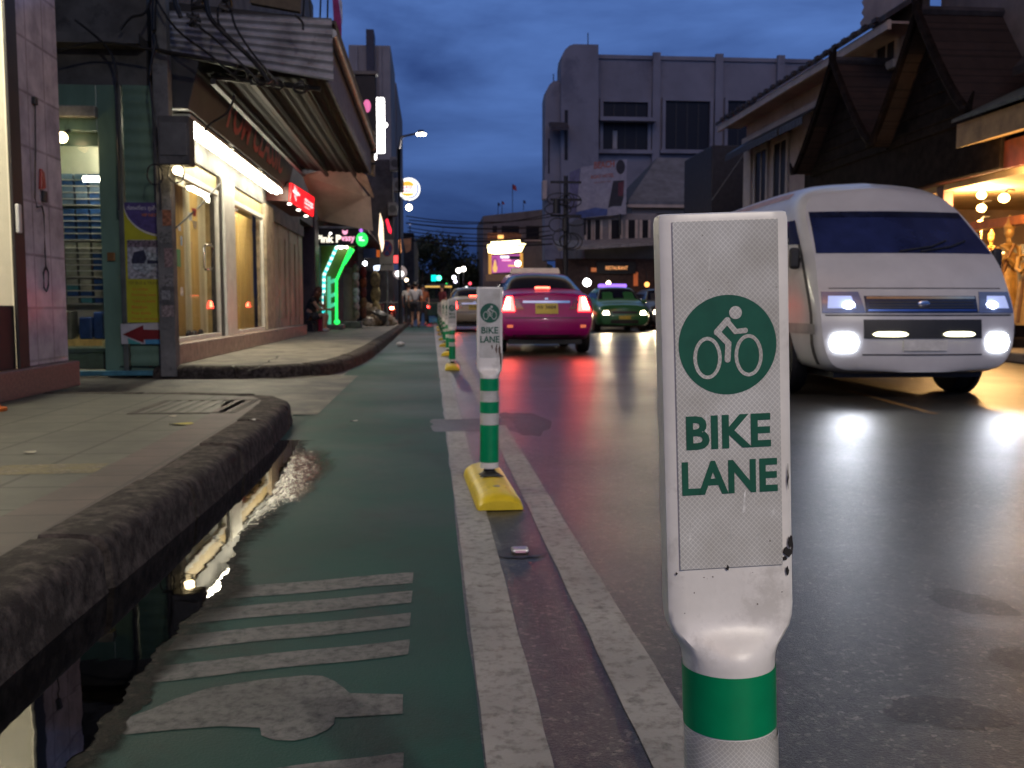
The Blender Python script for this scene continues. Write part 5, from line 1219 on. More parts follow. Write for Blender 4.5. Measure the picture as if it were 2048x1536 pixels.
for k, y in enumerate((28.5,32,35.5,39)):
    w = obj("window", MB().box(-3.297, -3.27, y, y+2.2, 3.9, 5.6), m_dglass, bk); obj("sill", MB().box(-3.296,-3.15,y-.1,y+2.3,3.80,3.895), m_dark, w)
obj("cornice", MB().box(-3.297,-2.7,27.25,43.9,6.2,6.5), m_dark, bk)
obj("canopy", MB().prism([(-3.296,27.3,3.5),(-1.9,27.3,3.1),(-1.9,27.3,3.18),(-3.296,27.3,3.65)], (0,16,0)), m_black, bk)
t1 = block("tower_block", "tall blue grey block with a dark chimney above the left roofs", "building", atY(697,100,50).x, atY(781,100,50).x, 50, 56, atY(740,90,50).z, m_blueg)
a, b = atY(733,95,49.9), atY(748,62,49.9); obj("chimney", MB().box(a.x, b.x, 49.6, 51, a.z-6, b.z), mat("dark blue steel", (.03,.035,.06), .6), t1)
for px in (712, 760): p = atY(px, 95, 49.98); obj("pilaster", MB().box(p.x-.08, p.x+.08, 49.9, 49.998, 2, p.z), m_blueg, t1)
x1 = atY(793,200,58).x; t2 = block("tower_block", "second blue grey block with a rounded top edge behind the white light sign", "building", -7, x1, 58, 70, atY(790,165,58).z, mat("dull mauve render", (.20,.185,.19), .8, var=.15, vs=.7))
obj("parapet", MB().box(-7, x1-.15, 58.1, 69, atY(790,165,58).z, atY(790,158,58).z), m_blueg, t2, bevel=.1)
t3 = block("shop_row", "dark row of narrow shops running on down the left side", "building", -7, -1.75, 45, 49.8, 7.6, m_dark)
t4 = block("shop_row", "dark low shops at the far end of the left side", "building", -8, -1.25, 71, 95, 6.2, m_dark)
for k, (px, py, h) in enumerate([(790,330,26),(798,372,30),(786,420,30)]):
    p = atY(px, py, 44.9); s_ = thing("air_conditioner", ["upper air conditioner box on the far left facade", "middle air conditioner box on the far left facade near the round sign", "lowest air conditioner box on the far left facade"][k], "air conditioner", (p.x, 44.8, p.z), 0, "air conditioners on the far left facade")
    obj("case", MB().box(p.x-.22, p.x+.22, 44.4, 44.99, p.z-.3, p.z+.3), mat("dull case", (.13,.13,.125), .6, var=.2), s_, bevel=.03); obj("fan_grille", MB().cyl((p.x, 44.36, p.z),(p.x,44.398,p.z), .17), m_black, s_)

def lit(name, label, cat, pts, Y, m, thick=.12, case=m_black):
    """a lit sign: glowing face towards the camera in a shallow case"""
    t = thing(name, label, cat, atY(*pts[0], Y)); P = [atY(x, y, Y) for x, y in pts]
    obj("lit_face", MB().prism(P, (0, .02, 0)), m, t)
    c = sum(P, Vector())/len(P); obj("case", MB().prism([c + (p-c)*1.04 + Vector((0,.021,0)) for p in P], (0, thick, 0)), case, t)
    return t
WH = glow("white sign tube", (1.0,.97,.92), 9)
t = thing("light_sign", "tall blazing white L shaped light box high on the left facades", "sign", atY(758,300,26))
a, b, c = atY(752,300,26), atY(768,195,26), atY(745,317,26)
obj("column", MB().box(a.x, b.x, 26, 26.25, a.z-.05, b.z), WH, t, bevel=.03); obj("foot", MB().box(c.x, a.x-.002, 26, 26.25, c.z, a.z), WH, t, bevel=.02); obj("bracket", MB().box(-3.4, c.x-.0, 26.1, 26.16, a.z+.3, a.z+.38), m_black, t)
p = atY(770,250,26); obj("lamp", MB().ell(p, .07), WH, t, smooth=60)
t = thing("hanging_board", "black hanging board with a pink neon dot above the awning end", "sign", atY(735,160,23))
a, b = atY(712,305,23), atY(752,150,23); obj("board", MB().box(a.x, b.x, 23, 23.12, a.z, b.z), m_black, t, bevel=.02)
obj("top_rail", MB().box(a.x-.05, b.x+.05, 22.95, 23.15, b.z+.002, b.z+.08), mat("grey rail", (.16,.16,.16), .5), t)
p = atY(734,212,22.98); obj("pink_neon", MB().ell(p, .09, .02, .15), glow("pink neon", (1,.22,.5), .75), t, smooth=60)
p = atY(686,22,24); t = thing("magenta_banner", "magenta and white banner at the top left against the sky", "banner", p)
P = [atY(x, y, 24) for x, y in [(664,-20),(674,-20),(683,40),(683,88),(668,58)]]; obj("cloth", MB().prism(P, (0,.03,0)), mat("magenta cloth", (.35,.04,.20), .7), t)
P = [atY(x, y, 24) for x, y in [(675,-20),(684,5),(685,50),(683.5,40)]]; obj("white_band", MB().prism(P, (0,.03,0)), mat("white cloth", (.6,.6,.62), .7), t)
# rods on the roof edge
for k, (x, dx) in enumerate([(606,3),(622,-4),(640,2),(655,1)]): tag(obj("roof_rod", MB().tube([atY(x,40,13),atY(x+dx,-15,13)], .012, 5), m_cable), ["thin rod on the awning roof against the sky, first from the left", "leaning thin rod on the awning roof, second from the left", "thin rod on the awning roof, third from the left", "thin rod on the awning roof by the magenta banner"][k], "rod", "thin rods on the awning roof")
tag(obj("roof_panel", MB().prism([atY(498,-10,13), atY(602,-10,13), atY(600,24,13), atY(500,6,13)], (0,.1,0)), mat("ochre board", (.14,.115,.07), .7, var=.25), bevel=.01), "ochre board standing above the corrugated sheet", "board")

# round logo sign, globe lamp, smaller signs
YL = 46; p = atY(818,378,YL); r = 22*YL/F
t = thing("round_sign", "large round white lit sign with a bun logo on the left facades", "sign", p)
obj("lit_face", MB().cyl((p.x,YL,p.z),(p.x,YL+.02,p.z), r, n=40), glow("white round sign", (.95,.97,1.0), 1.7), t); obj("case", MB().cyl((p.x,YL+.021,p.z),(p.x,YL+.25,p.z), r*1.03, n=40), m_black, t)
O = Vector((p.x, YL, p.z)); X_, Z_ = (1,0,0), (0,0,1)
g_or = glow("orange logo", (1,.50,.04), 1.1); g_rd = glow("red logo", (.8,.02,.04), .8); g_bl = glow("blue logo", (.04,.10,.45), .6)
obj("bun_top", disc2d((-.06,.15), .30, .22, O, X_, Z_, .01, 24, 0, math.pi), g_or, t); obj("bun_base", disc2d((-.06,-.20), .30, .14, O, X_, Z_, .01, 24, math.pi, 2*math.pi), g_or, t)
obj("lettering", text_mb("BURGER", .50, .14, O+Vector((-.31,0,.0)), X_, Z_, .012, .03), g_rd, t); obj("lettering", text_mb("KING", .40, .14, O+Vector((-.27,0,-.17)), X_, Z_, .012, .03), g_rd, t)
obj("crescent", stroke([(.47*math.cos(R(a))*.9, .47*math.sin(R(a))*.9) for a in range(-95,40,9)], .06, O, X_, Z_, .011), g_bl, t)
obj("arm", MB().box(-1.9, p.x-r, YL+.08, YL+.14, p.z-.05, p.z+.05), m_black, t)
def globe(label, px, py, Y, r, col, es):
    p = atY(px, py, Y); t = thing("globe_lamp", label, "lamp", p); obj("globe", MB().ell(p, r), glow("lamp light %s" % label[:14], col, es), t, smooth=60); obj("stem", MB().tube([p+Vector((0,0,r)), p+Vector((-.1,0,r+.3)), p+Vector((-.5,0,r+.35))], .02, 6), m_black, t, smooth=60)
globe("round warm white lamp right below the round bun sign", 818, 415, 46, .15, (1,.93,.72), 12)
globe("small white bulb over the clothes racks", 730, 527, 33, .075, (.95,.97,1), 16)
globe("small warm bulb right of the round white sign", 813, 560, 50, .09, (1,.8,.5), 8)
globe("tiny greenish white lamp above the walking people", 808, 585, 60, .10, (.8,1,.9), 7)
lit("projecting_sign", "narrow white and orange lit sign edge left of the no parking sign", "sign", [(757,470),(760,425),(766,445),(768,490),(764,505)], 31, glow("cream lit edge", (1,.75,.5), 2.2))
lit("projecting_sign", "curved red neon sign above the no parking sign", "sign", [(771,440),(775,437),(783,460),(782,468),(777,464)], 34, glow("red neon", (1,.02,.05), 2))
lit("projecting_sign", "small blue and orange sign board beside the green entrance", "sign", [(727,497),(752,497),(752,516),(727,516)], 32.5, mat("dull blue sign", (.03,.05,.20), .4), .06)
lit("projecting_sign", "small orange panel at the end of the blue sign board", "sign", [(753,500),(760,500),(760,514),(753,514)], 32.4, glow("dull orange", (1,.2,.03), .35), .06)
lit("projecting_sign", "red and white lit square sign right of the no parking sign", "sign", [(785,511),(796,511),(796,526),(785,526)], 37, glow("red white sign", (1,.08,.08), 1.6), .1)
lit("projecting_sign", "blue lit square below the red and white sign", "sign", [(786,528),(797,528),(797,541),(786,541)], 37, mat("blue lit square", (.06,.10,.30), .4), .1)
lit("projecting_sign", "row of bluish white lamps under a dark canopy", "sign", [(747,532),(760,530),(758,541),(748,541)], 35, glow("bluish lamp row", (.7,.8,1), 2.4), .1)
lit("projecting_sign", "flame coloured narrow sign far down the left facades", "sign", [(797,480),(801,476),(803,505),(798,505)], 44, glow("flame sign", (1,.38,.14), 1.1), .1)
lit("projecting_sign", "dim orange poster sign right of the flame coloured one", "sign", [(806,478),(822,476),(822,500),(812,506)], 45, mat("orange poster", (.20,.075,.03), .5, var=.4, vs=3), .1)
p = atY(800,545,39); t = thing("round_sign", "small round white sign, half lit, right of the no parking sign", "sign", p); rr_ = 14*39/F
obj("face", MB().cyl((p.x,39,p.z),(p.x,39.08,p.z), rr_, n=28), mat("white round face", (.45,.40,.42), .4), t); obj("lit_half", disc2d((-.02,-.05), rr_*.62, rr_*.45, (p.x,39,p.z), X_, Z_, .01, 20), glow("lit half", (1,.98,.95), 3), t)

# ---- green entrance with LED strips
YE = 29.0; E_ = lambda x, y, Y=YE: atY(x, y, Y)
t = thing("green_entrance", "glowing green bar entrance framed with cyan and green light strips", "entrance", E_(670,652))
a, b = E_(634,650), E_(712,488)
m_gp = mat("green painted panel", (.15,.19,.03), .5, var=.2, vs=2)
obj("panel", MB().prism([Vector((q.x, YE+.15, max(.162, q.z))) for q in [E_(634,655), E_(634,488), E_(712,488), E_(702,502), E_(676,562), E_(676,655)]], (0,.15,0)), m_gp, t); obj("jamb", MB().box(a.x-.25, a.x-.002, YE-.05, YE+.3, .161, b.z), m_black, t)
obj("platform", MB().box(a.x, E_(690,650).x, YE-.8, YE+.149, .161, .30), mat("grey platform", (.12,.13,.12), .5), t, bevel=.03)
g_cy = glow("cyan led", (.05,.75,.75), 1.5); g_wh = glow("white led", (.75,1,.9), 1.8); g_gr = glow("green led", (.02,1,.12), 1.8); g_te = glow("teal led", (.10,.62,.40), .7)
path = [E_(676,488), E_(648,550), E_(647,632)]
def along(path, n):
    L = [(b-a).length for a, b in zip(path, path[1:])]; T = sum(L); out = []
    for i in range(n):
        d = T*(i+.5)/n
        for k, l_ in enumerate(L):
            if d <= l_ or k == len(L)-1: out.append((path[k].lerp(path[k+1], d/l_), (path[k+1]-path[k]).normalized())); break
            d -= l_
    return out
A_, B_ = MB(), MB()
for i, (p, d) in enumerate(along(path, 26)): obj("cyan_light" if i % 2 == 0 else "white_light", MB().tube([p-d*.042, p+d*.042], .045, 8), g_cy if i % 2 == 0 else g_wh, t, smooth=40)
obj("green_strip", MB().tube([E_(701,496,YE-.2), E_(673,560,YE-.2), E_(673,646,YE-.2)], .038, 8), g_gr, t, smooth=40)
obj("green_flare", MB().tube([E_(704,497,YE-.2), E_(689,528,YE-.2)], [.09,.04], 8), g_gr, t, smooth=40)
sg_ = obj("ladder_post", MB().tube([E_(658,553,YE-.1), E_(659,652,YE-.1)], .05, 8), g_te, t, smooth=40)
for y in (562, 590, 610): obj("ladder_rung", MB().obox(E_(666,y,YE-.1), (.16,.05,.11), (0,R(-20),0)), g_te, t)
obj("base_lamp", MB().ell(E_(674,644,YE-.3), .09,.09,.07), g_gr, t, smooth=60)
obj("ceiling_lamp", MB().ell(E_(682,493,YE-.1), .10,.06,.07), WH, t, smooth=60); obj("ceiling_lamp", MB().ell(E_(693,494,YE-.1), .05), glow("yellowish lamp", (1,.9,.6), 6), t, smooth=60)
YN = 27.6; N_ = lambda x, y: atY(x, y, YN)
t = thing("bar_sign", "black bar sign with glowing white and pink lettering and a cat head", "sign", N_(672,475))
a, b = N_(629,491), N_(717,457); obj("board", MB().box(a.x, b.x, YN, YN+.15, a.z, b.z), m_black, t, bevel=.02)
obj("top_rail", MB().box(a.x, b.x+.4, YN-.02, YN+.1, b.z+.002, b.z+.06), m_galv, t)
g_lw = glow("cream letter light", (1,.93,.75), 1.6); g_lp = glow("pink letter light", (1,.42,.62), 1.25)
a, b = N_(632,485), N_(682,470); obj("lettering", text_mb("Pink P", b.x-a.x, b.z-a.z, a, X_, Z_, .01, .03), g_lw, t)
a, b = N_(682,486), N_(710,473); obj("lettering", text_mb("vssy", b.x-a.x, b.z-a.z, a, X_, Z_, .01, .03), g_lp, t)
obj("cat_head", poly2d([(x*.0145, -y*.0145) for x, y in [(-5,-5),(-2,-2),(2,-2),(5,-5),(5,2),(2,5),(-2,5),(-5,2)]], N_(690,464), X_, Z_, .01), g_lp, t)
p = N_(661,467); obj("spot", MB().ell(p, .03), WH, t, smooth=60)
t = thing("green_ball_sign", "glowing green round sign with white marks beside the bar sign", "sign", N_(725,479)); p = N_(724,479)
obj("globe", MB().ell(p, .17,.08,.20), glow("green ball", (.03,.85,.12), 1.4), t, smooth=60); obj("mark", stroke([(-.08,.05),(.0,.07),(-.06,-.02),(.06,-.03)], .035, p, X_, Z_, .085), g_wh, t)
p = N_(722,461); tag(obj("violet_lamp", MB().ell(p, .05,.04,.05), glow("violet lamp", (.5,.15,.9), 1.5), smooth=60), "small violet lamp above the green round sign", "lamp")
t = thing("closed_shopfront", "narrow closed beige shutters right of the green entrance", "shopfront", atY(697,640,31.5))
for k in range(3):
    a, b = atY(687+8*k,640,31.5), atY(693.5+8*k,535,31.5); obj("shutter_leaf", MB().box(a.x, b.x, 31.5, 31.6, .4, b.z), mat("beige shutter", (.34,.29,.22)), t)
obj("plinth", MB().box(-3.29, atY(712,640,31.5).x, 31.4, 31.7, .161, .4), mat("pink stone plinth", (.27,.20,.165)), t)
p = atY(700,640,30.2); tag(obj("kerb_block", MB().box(-2.75,-2.2,30.0,30.7,.162,.36), m_gconc, bevel=.03), "low concrete block beside the green entrance", "block")

# ---- clothes racks and goods by the pavement
def garments(label, px, Y, cols, y0, y1, w):
    p0, p1_ = atY(px, y1, Y), atY(px, y0, Y); t = thing("clothes_rack", label, "clothes rack", (p0.x, Y, .16), 0, "racks hung with goods on the pavement")
    obj("rail", MB().tube([(p0.x, Y, .161), (p0.x, Y, p1_.z+.1)], .02, 6), m_galv, t)
    n = len(cols)
    for k, c in enumerate(cols):
        z = p1_.z - (p1_.z-.45)*(k+.5)/n; h = (p1_.z-.45)/n*.62
        obj("garment", MB().ell((p0.x, Y-.04, z), w, .07, h, 10, 7), mat("cloth %02d%02d%02d" % tuple(int(q*99) for q in c), c, .8, var=.4, vs=9), t, smooth=50)
garments("rack of pale white goods lit from above beside the shutters", 713, 31.0, [(.34,.30,.22),(.62,.60,.58),(.45,.33,.28),(.70,.70,.70),(.58,.56,.55),(.5,.38,.36),(.30,.25,.18)], 530, 642, .11)
garments("rack of red and orange goods beside the pale ones", 728, 32.5, [(.22,.03,.02),(.30,.07,.02),(.14,.03,.02),(.24,.13,.05),(.16,.06,.03)], 535, 640, .11)
garments("rack of dull yellow goods near the no parking sign", 752, 35.0, [(.26,.20,.09),(.30,.24,.10),(.12,.09,.05)], 545, 640, .18)
t = thing("folded_umbrella", "peaked yellowish cloth standing over the litter bags", "umbrella", atY(752,620,33.5))
p = atY(752,600,33.5); q = atY(752,625,33.5); obj("cloth", MB().lathe([(.30,q.z-.12),(.24,q.z),(.10,p.z-.12),(.01,p.z)], (p.x,33.5,0), 9), mat("ochre cloth", (.28,.20,.07), .8, var=.3), t, smooth=20); obj("pole", MB().cyl((p.x,33.5,.161),(p.x,33.5,q.z), .02), m_galv, t)
rr = random.Random(12)
bl = ["crumpled pale litter bag, first of the heap from the left", "brown litter bag second in the heap", "dark litter bag behind the pale ones", "pale litter bag in the middle of the heap", "whitish litter bag leaning on the middle one", "tan litter bag near the sign pole", "torn pale litter bag right of the sign pole", "brown bag on top of the litter heap", "long brown bag hanging left over the heap"]
for k, (px, py, s, c) in enumerate([(738,645,.20,(.45,.36,.25)),(748,641,.22,(.26,.17,.09)),(757,636,.26,(.05,.045,.04)),(758,645,.20,(.50,.42,.32)),(766,644,.18,(.55,.5,.42)),(772,640,.22,(.34,.24,.14)),(781,644,.18,(.48,.40,.30)),(748,626,.22,(.20,.14,.08)),(734,617,.20,(.22,.15,.08))]):
    p = atY(px, py, 32.6 + .12*k); mb = MB().ell(p, s*1.25, s, s, 14, 9)
    mb.v = [(x+rr.uniform(-.03,.03), y+rr.uniform(-.03,.03), max(.165, z+rr.uniform(-.035,.035))) for x, y, z in mb.v]
    tag(obj("litter_bag", mb, mat("litter %d" % k, c, .45, var=.4, vs=14), smooth=25), bl[k], "bag", "bags of the litter heap")
tag(obj("paper_scrap", MB().ell(atZ(801,688,.05), .09,.1,.05, 8, 5), mat("white plastic scrap", (.6,.6,.6), .5), smooth=20), "white plastic scrap lying against the far kerb", "litter")
p = atZ(360,712,.1); t = thing("valve_stub", "dark pipe stub with a valve at the corner of the concrete pavement", "pipe", p)
obj("pipe", MB().tube([p+Vector((-.25,.1,.0)), p+Vector((-.05,0,.06)), p+Vector((.02,0,.17))], .035, 8), m_black, t, smooth=60); obj("valve", MB().cyl(p+Vector((.02,-.05,.19)), p+Vector((.02,.05,.19)), .055, n=14), m_black, t, smooth=40); obj("cap", MB().box(p.x-.04,p.x+.07,p.y-.05,p.y+.05,.27,.31), m_black, t, bevel=.01)

# ---- no parking sign
YS = 32.0; p = atY(774,510,YS); t = thing("no_parking_sign", "no parking sign, blue disc with red cross on a cream plate", "road sign", (p.x, YS, .16))
a, b = atY(760,541,YS), atY(787,480,YS)
obj("plate", MB().box(a.x, b.x, YS-.012, YS, a.z, b.z), mat("cream plate", (.45,.40,.33), .4, var=.1), t, bevel=.004); obj("pole", MB().cyl((p.x,YS+.04,.16),(p.x,YS+.04,b.z-.1), .03), m_galv, t)
O = atY(774,497,YS-.013); obj("blue_disc", disc2d((0,0), .17, .255, O, X_, Z_, .001), mat("sign blue", (.02,.035,.20), .35, var=.08), t)
rs = ring2d((0,0), .18, .265, .03, O, X_, Z_, .002); rs.merge(stroke([(-.11,.17),(.11,-.17)], .032, O, X_, Z_, .003, 0)); rs.merge(stroke([(.11,.17),(-.11,-.17)], .032, O, X_, Z_, .004, 0)); obj("red_ring", rs, mat("sign red", (.35,.012,.02), .35, var=.08), t)
O2 = atY(774,529,YS-.013); ar = stroke([(-.13,0),(.13,0)], .02, O2, X_, Z_, .001, 0); ar.merge(poly2d([(-.17,0),(-.11,.035),(-.11,-.035)], O2, X_, Z_, .001)); ar.merge(poly2d([(.17,0),(.11,-.035),(.11,.035)], O2, X_, Z_, .001)); obj("arrow", ar, m_black, t)

# ---- street lamps
def street_lamp(label, x, y, arm, z, power, lit_es=30):
    t = thing("street_lamp", label, "street lamp", (x, y, 0), 0, "street lamps along the road")
    obj("pole", MB().tube([(x,y,.0),(x,y,z-.6),(x+arm*.12,y,z-.15),(x+arm*.9,y,z)], [.10,.07,.05,.035], 10), mat("dark lamp pole", (.05,.05,.055), .5, metal=.5), t, smooth=60)
    obj("head", MB().prism([(x+arm*.85,y-.16,z-.02),(x+arm*1.12,y-.12,z+.0),(x+arm*1.12,y+.12,z+.0),(x+arm*.85,y+.16,z-.02)], (0,0,.10)), m_black, t, bevel=.02)
    obj("lens", MB().ell((x+arm, y, z-.05), .19,.12,.06), glow("street lamp light", (1.0,.90,.72), lit_es), t, smooth=60)
    d = bpy.data.lights.new("lamp_light", 'AREA'); d.shape = 'DISK'; d.size = .35; d.energy = power; d.color = (1.0,.90,.79)
    o = bpy.data.objects.new("lamp_light", d); COL.objects.link(o); o.parent = t; o.location = (arm, 0, z-.14)
p = atY(845,266,36); q = atY(800,258,36)
street_lamp("nearer lit street lamp with its arm reaching over the street", q.x-.05, 36, p.x-q.x, p.z, 350)
street_lamp("unseen street lamp added behind the viewer to light the near bollard", 6.6, -9.0, -2.2, 9.0, 1600)  # added lamp out of view, brightens the near bollard and road

# ================================================================== PEOPLE
m_skin = mat("warm skin", (.46,.25,.16), .55, var=.1, vs=12)
def skinned(name, chains, m, parent, sub=2, root=0):
    """one continuous skinned surface; chains of (point, radius) share points by position"""
    idx = {}; V = []; Rr = []; E_ = []
    for ch in chains:
        prev = None
        for p, r in ch:
            k = tuple(round(c, 4) for c in p)
            if k not in idx: idx[k] = len(V); V.append(k); Rr.append(r)
            i = idx[k]
            if prev is not None and prev != i: E_.append((prev, i))
            prev = i
    me = bpy.data.meshes.new(name); me.from_pydata(V, E_, []); o = bpy.data.objects.new(name, me); COL.objects.link(o)
    o.modifiers.new("skin", 'SKIN'); o.modifiers.new("sub", 'SUBSURF').levels = sub; o.modifiers[-1].render_levels = sub
    o.modifiers[0].use_smooth_shade = True
    for i, sv in enumerate(me.skin_vertices[0].data): sv.radius = (Rr[i], Rr[i]); sv.use_root = (i == root)
    me.materials.append(m); o.parent = parent; return o
def hand(w, d, side):
    """palm and five fingers from wrist w pointing along d"""
    w = Vector(w); d = Vector(d).normalized(); s = d.cross(Vector((0,1,0.2))).normalized()*side; palm = w + d*.07; ch = [[(w, .026), (tuple(palm), .030)]]
    for k, L in enumerate((.075,.085,.080,.062)):
        a = palm + s*(.024-.016*k) + d*.02; ch.append([(tuple(palm), .030), (tuple(a), .010), (tuple(a + d*L*.55), .009), (tuple(a + d*L*.9 + Vector((0,-.02,-.01))), .008)])
    th = w + d*.03 + s*.03; ch.append([(tuple(w + d*.0), .026), (tuple(th), .011), (tuple(th + d*.04 + s*.012), .009)]); return ch
def person(label, loc, rz, J, shirt, trousers, hair_c, long_hair=False, shorts=True, shoes=(.05,.05,.05), sleeve=.5):
    t = thing("person", label, "person", loc, rz)
    g = lambda k: tuple(J[k]); mid = lambda a, b, u=.5: tuple(Vector(J[a]).lerp(Vector(J[b]), u))
    ch = [[(g('pelvis'), .125), (g('waist'), .115), (g('chest'), .135), (g('neck'), .055), (g('chin'), .072), (g('head'), .098), (g('crown'), .072)]]
    for s in 'LR':
        ch.append([(g('chest'), .135), (g('sh'+s), .062), (mid('sh'+s,'el'+s), .046), (g('el'+s), .038), (mid('el'+s,'wr'+s), .035), (g('wr'+s), .026)])
        ch += hand(J['wr'+s], Vector(J['wr'+s])-Vector(J['el'+s]), 1 if s == 'L' else -1)
        ch.append([(g('pelvis'), .125), (g('hip'+s), .095), (mid('hip'+s,'kn'+s), .078), (g('kn'+s), .056), (mid('kn'+s,'an'+s,.4), .054), (g('an'+s), .036), (g('toe'+s), .03)])
    obj_ = skinned("body", ch, m_skin, t)
    c2 = [[(mid('pelvis','waist',.3), .142), (g('waist'), .138), (g('chest'), .158), (mid('chest','neck',.7), .085)]]
    for s in 'LR': c2.append([(g('chest'), .158), (g('sh'+s), .080), (mid('sh'+s,'el'+s,sleeve), .062), (mid('sh'+s,'el'+s,sleeve+.3), .056)])
    skinned("shirt", c2, shirt, t)
    u = .75 if shorts else 1.0; c3 = [[(g('waist'), .136), (g('pelvis'), .150)]]
    for s in 'LR':
        leg = [(g('pelvis'), .150), (g('hip'+s), .115), (mid('hip'+s,'kn'+s,.5), .095), (mid('hip'+s,'kn'+s,u), .080)]
        if not shorts: leg += [(mid('kn'+s,'an'+s,.5), .068), (mid('kn'+s,'an'+s,.92), .052)]
        c3.append(leg)
    skinned("trousers", c3, trousers, t)
    for s in 'LR': skinned("shoe", [[(tuple(Vector(J['an'+s])+Vector((0,.03,-.03))), .045), (g('toe'+s), .042)]], mat("shoe %.2f" % shoes[0], shoes, .5), t)
    h = Vector(J['head']); c = Vector(J['crown']); f = Vector(J['face']).normalized(); up = (c-Vector(J['chin'])).normalized(); sd = f.cross(up).normalized()
    hm = MB().ell(h - f*.022 + up*.03, .112,.112,.105)
    if long_hair:
        b = h - f*.05; hm.tube([b+up*.06, b-up*.06, b-up*.16-f*.02, b-up*.28-f*.02], [.10,.115,.10,.06], 12)
    obj("hair", hm, mat("hair %.2f" % hair_c[0], hair_c, .5, var=.3, vs=20), t, smooth=60, local=True)
    fe = MB()
    for s in (-1, 1): fe.ell(h + f*.094 + sd*.034*s + up*.005, .011, n=8, m=6)
    obj("eyes", fe, mat("dark eyes", (.02,.015,.012), .2), t, local=True)
    obj("nose", MB().tube([h+f*.094+up*.0, h+f*.120-up*.035, h+f*.096-up*.042], [.008,.014,.010], 8), m_skin, t, smooth=60, local=True)
    obj("mouth", MB().obox(h+f*.088-up*.072, (.045,.012,.010)), mat("lips", (.28,.08,.07), .5), t, local=True)
    for s in (-1, 1): obj("ear", MB().ell(h + sd*.102*s - f*.01 - up*.01, .014,.022,.032, 8, 6), m_skin, t, smooth=60, local=True)
    return t
ST = dict(pelvis=(0,0,.95), waist=(0,0,1.10), chest=(0,.0,1.33), neck=(0,-.01,1.50), chin=(0,-.02,1.57), head=(0,-.02,1.66), crown=(0,-.02,1.74), face=(0,-1,0),
          shL=(.20,0,1.42), elL=(.27,.04,1.15), wrL=(.26,-.08,.92), shR=(-.20,0,1.42), elR=(-.27,.05,1.15), wrR=(-.25,-.02,.90),
          hipL=(.10,0,.90), knL=(.12,-.06,.50), anL=(.12,-.02,.09), toeL=(.13,-.16,.04), hipR=(-.10,0,.90), knR=(-.12,.02,.50), anR=(-.12,.12,.09), toeR=(-.13,-.02,.04))
def walk(dx=0, lean=0):
    d = {k: list(v) for k, v in ST.items()}
    for k in ('chest','neck','chin','head','crown','shL','shR'): d[k][1] -= lean*(d[k][2]-.95)
    return d
# seated woman facing the street, bent over with one hand at her face
sit = dict(pelvis=(0,.0,.42), waist=(0,-.03,.56), chest=(0,-.13,.78), neck=(0,-.21,.93), chin=(0,-.26,.98), head=(0,-.285,1.06), crown=(0,-.28,1.14), face=(0,-1,-.35),
           shL=(.17,-.16,.86), elL=(.20,-.36,.62), wrL=(.08,-.40,.90), shR=(-.17,-.15,.86), elR=(-.22,-.36,.60), wrR=(-.12,-.58,.60),
           hipL=(.09,-.06,.40), knL=(.12,-.46,.46), anL=(.12,-.38,.10), toeL=(.13,-.52,.05), hipR=(-.09,-.06,.40), knR=(-.12,-.48,.46), anR=(-.12,-.44,.10), toeR=(-.13,-.58,.05))
wx = atZ(622,664,.16); w_ = person("woman with long brown hair sitting hunched against the dark column, hand at her face", (wx.x-.05, wx.y+.1, .16), R(75), sit, mat("black top", (.02,.018,.02), .8), mat("dark shorts", (.03,.028,.035), .8), (.10,.035,.015), True, shoes=(.6,.6,.58), sleeve=.1)
t = thing("stool", "low dark stool under the seated woman", "stool", (wx.x-.05, wx.y+.1, .16)); obj("seat", MB().lathe([(.01,.40),(.17,.40),(.18,.42),(.17,.44),(.01,.44)], (wx.x-.05,wx.y+.1,0), 18), m_black, t)
for a in range(4): obj("leg", MB().cyl((wx.x-.05+.13*math.cos(a*1.57+.8), wx.y+.1+.13*math.sin(a*1.57+.8), .40), (wx.x-.05+.17*math.cos(a*1.57+.8), wx.y+.1+.17*math.sin(a*1.57+.8), .161), .018, n=8), m_black, t)
p = atZ(646,662,.16); t = thing("shopping_bag", "crimson shopping bag standing at the knees of the seated woman", "bag", (p.x, p.y-.1, .16))
obj("bag", MB().prism([(p.x-.11,p.y-.16,.162),(p.x+.11,p.y-.16,.162),(p.x+.13,p.y-.16,.60),(p.x-.12,p.y-.16,.58)], (0,.12,0)), mat("crimson bag", (.60,.03,.10), .5, var=.2), t, bevel=.02); obj("handle", MB().tube([(p.x-.07,p.y-.1,.59),(p.x-.04,p.y-.1,.72),(p.x+.05,p.y-.1,.72),(p.x+.08,p.y-.1,.60)], .010, 6), m_black, t, smooth=60)
p = atZ(831,655,0); person("man in a grey shirt and dark shorts walking away along the green lane", (p.x, p.y, 0), R(175), walk(0,.16), mat("grey shirt", (.26,.25,.27), .85), mat("dark shorts", (.03,.028,.035)), (.02,.018,.016))
p = atZ(817,653,0); person("person in a pale top walking just left of the man in grey", (p.x, p.y+.6, 0), R(170), walk(0,.05), mat("pale top", (.40,.38,.36), .85), mat("black trousers", (.018,.018,.02), .8), (.02,.018,.016), shorts=False)
p = atZ(845,652,0); person("person in a dull orange shirt behind the man in grey", (p.x, p.y+2.5, 0), R(10), walk(), mat("orange shirt", (.34,.10,.04), .85), mat("black trousers", (.018,.018,.02)), (.02,.018,.016), shorts=False)
p = atZ(881,650,0); person("person in a dark red shirt standing by the tuk-tuk", (p.x+.1, p.y+.5, 0), R(-60), walk(), mat("dark red shirt", (.14,.025,.035), .85), mat("black trousers", (.018,.018,.02)), (.02,.018,.016), shorts=False)

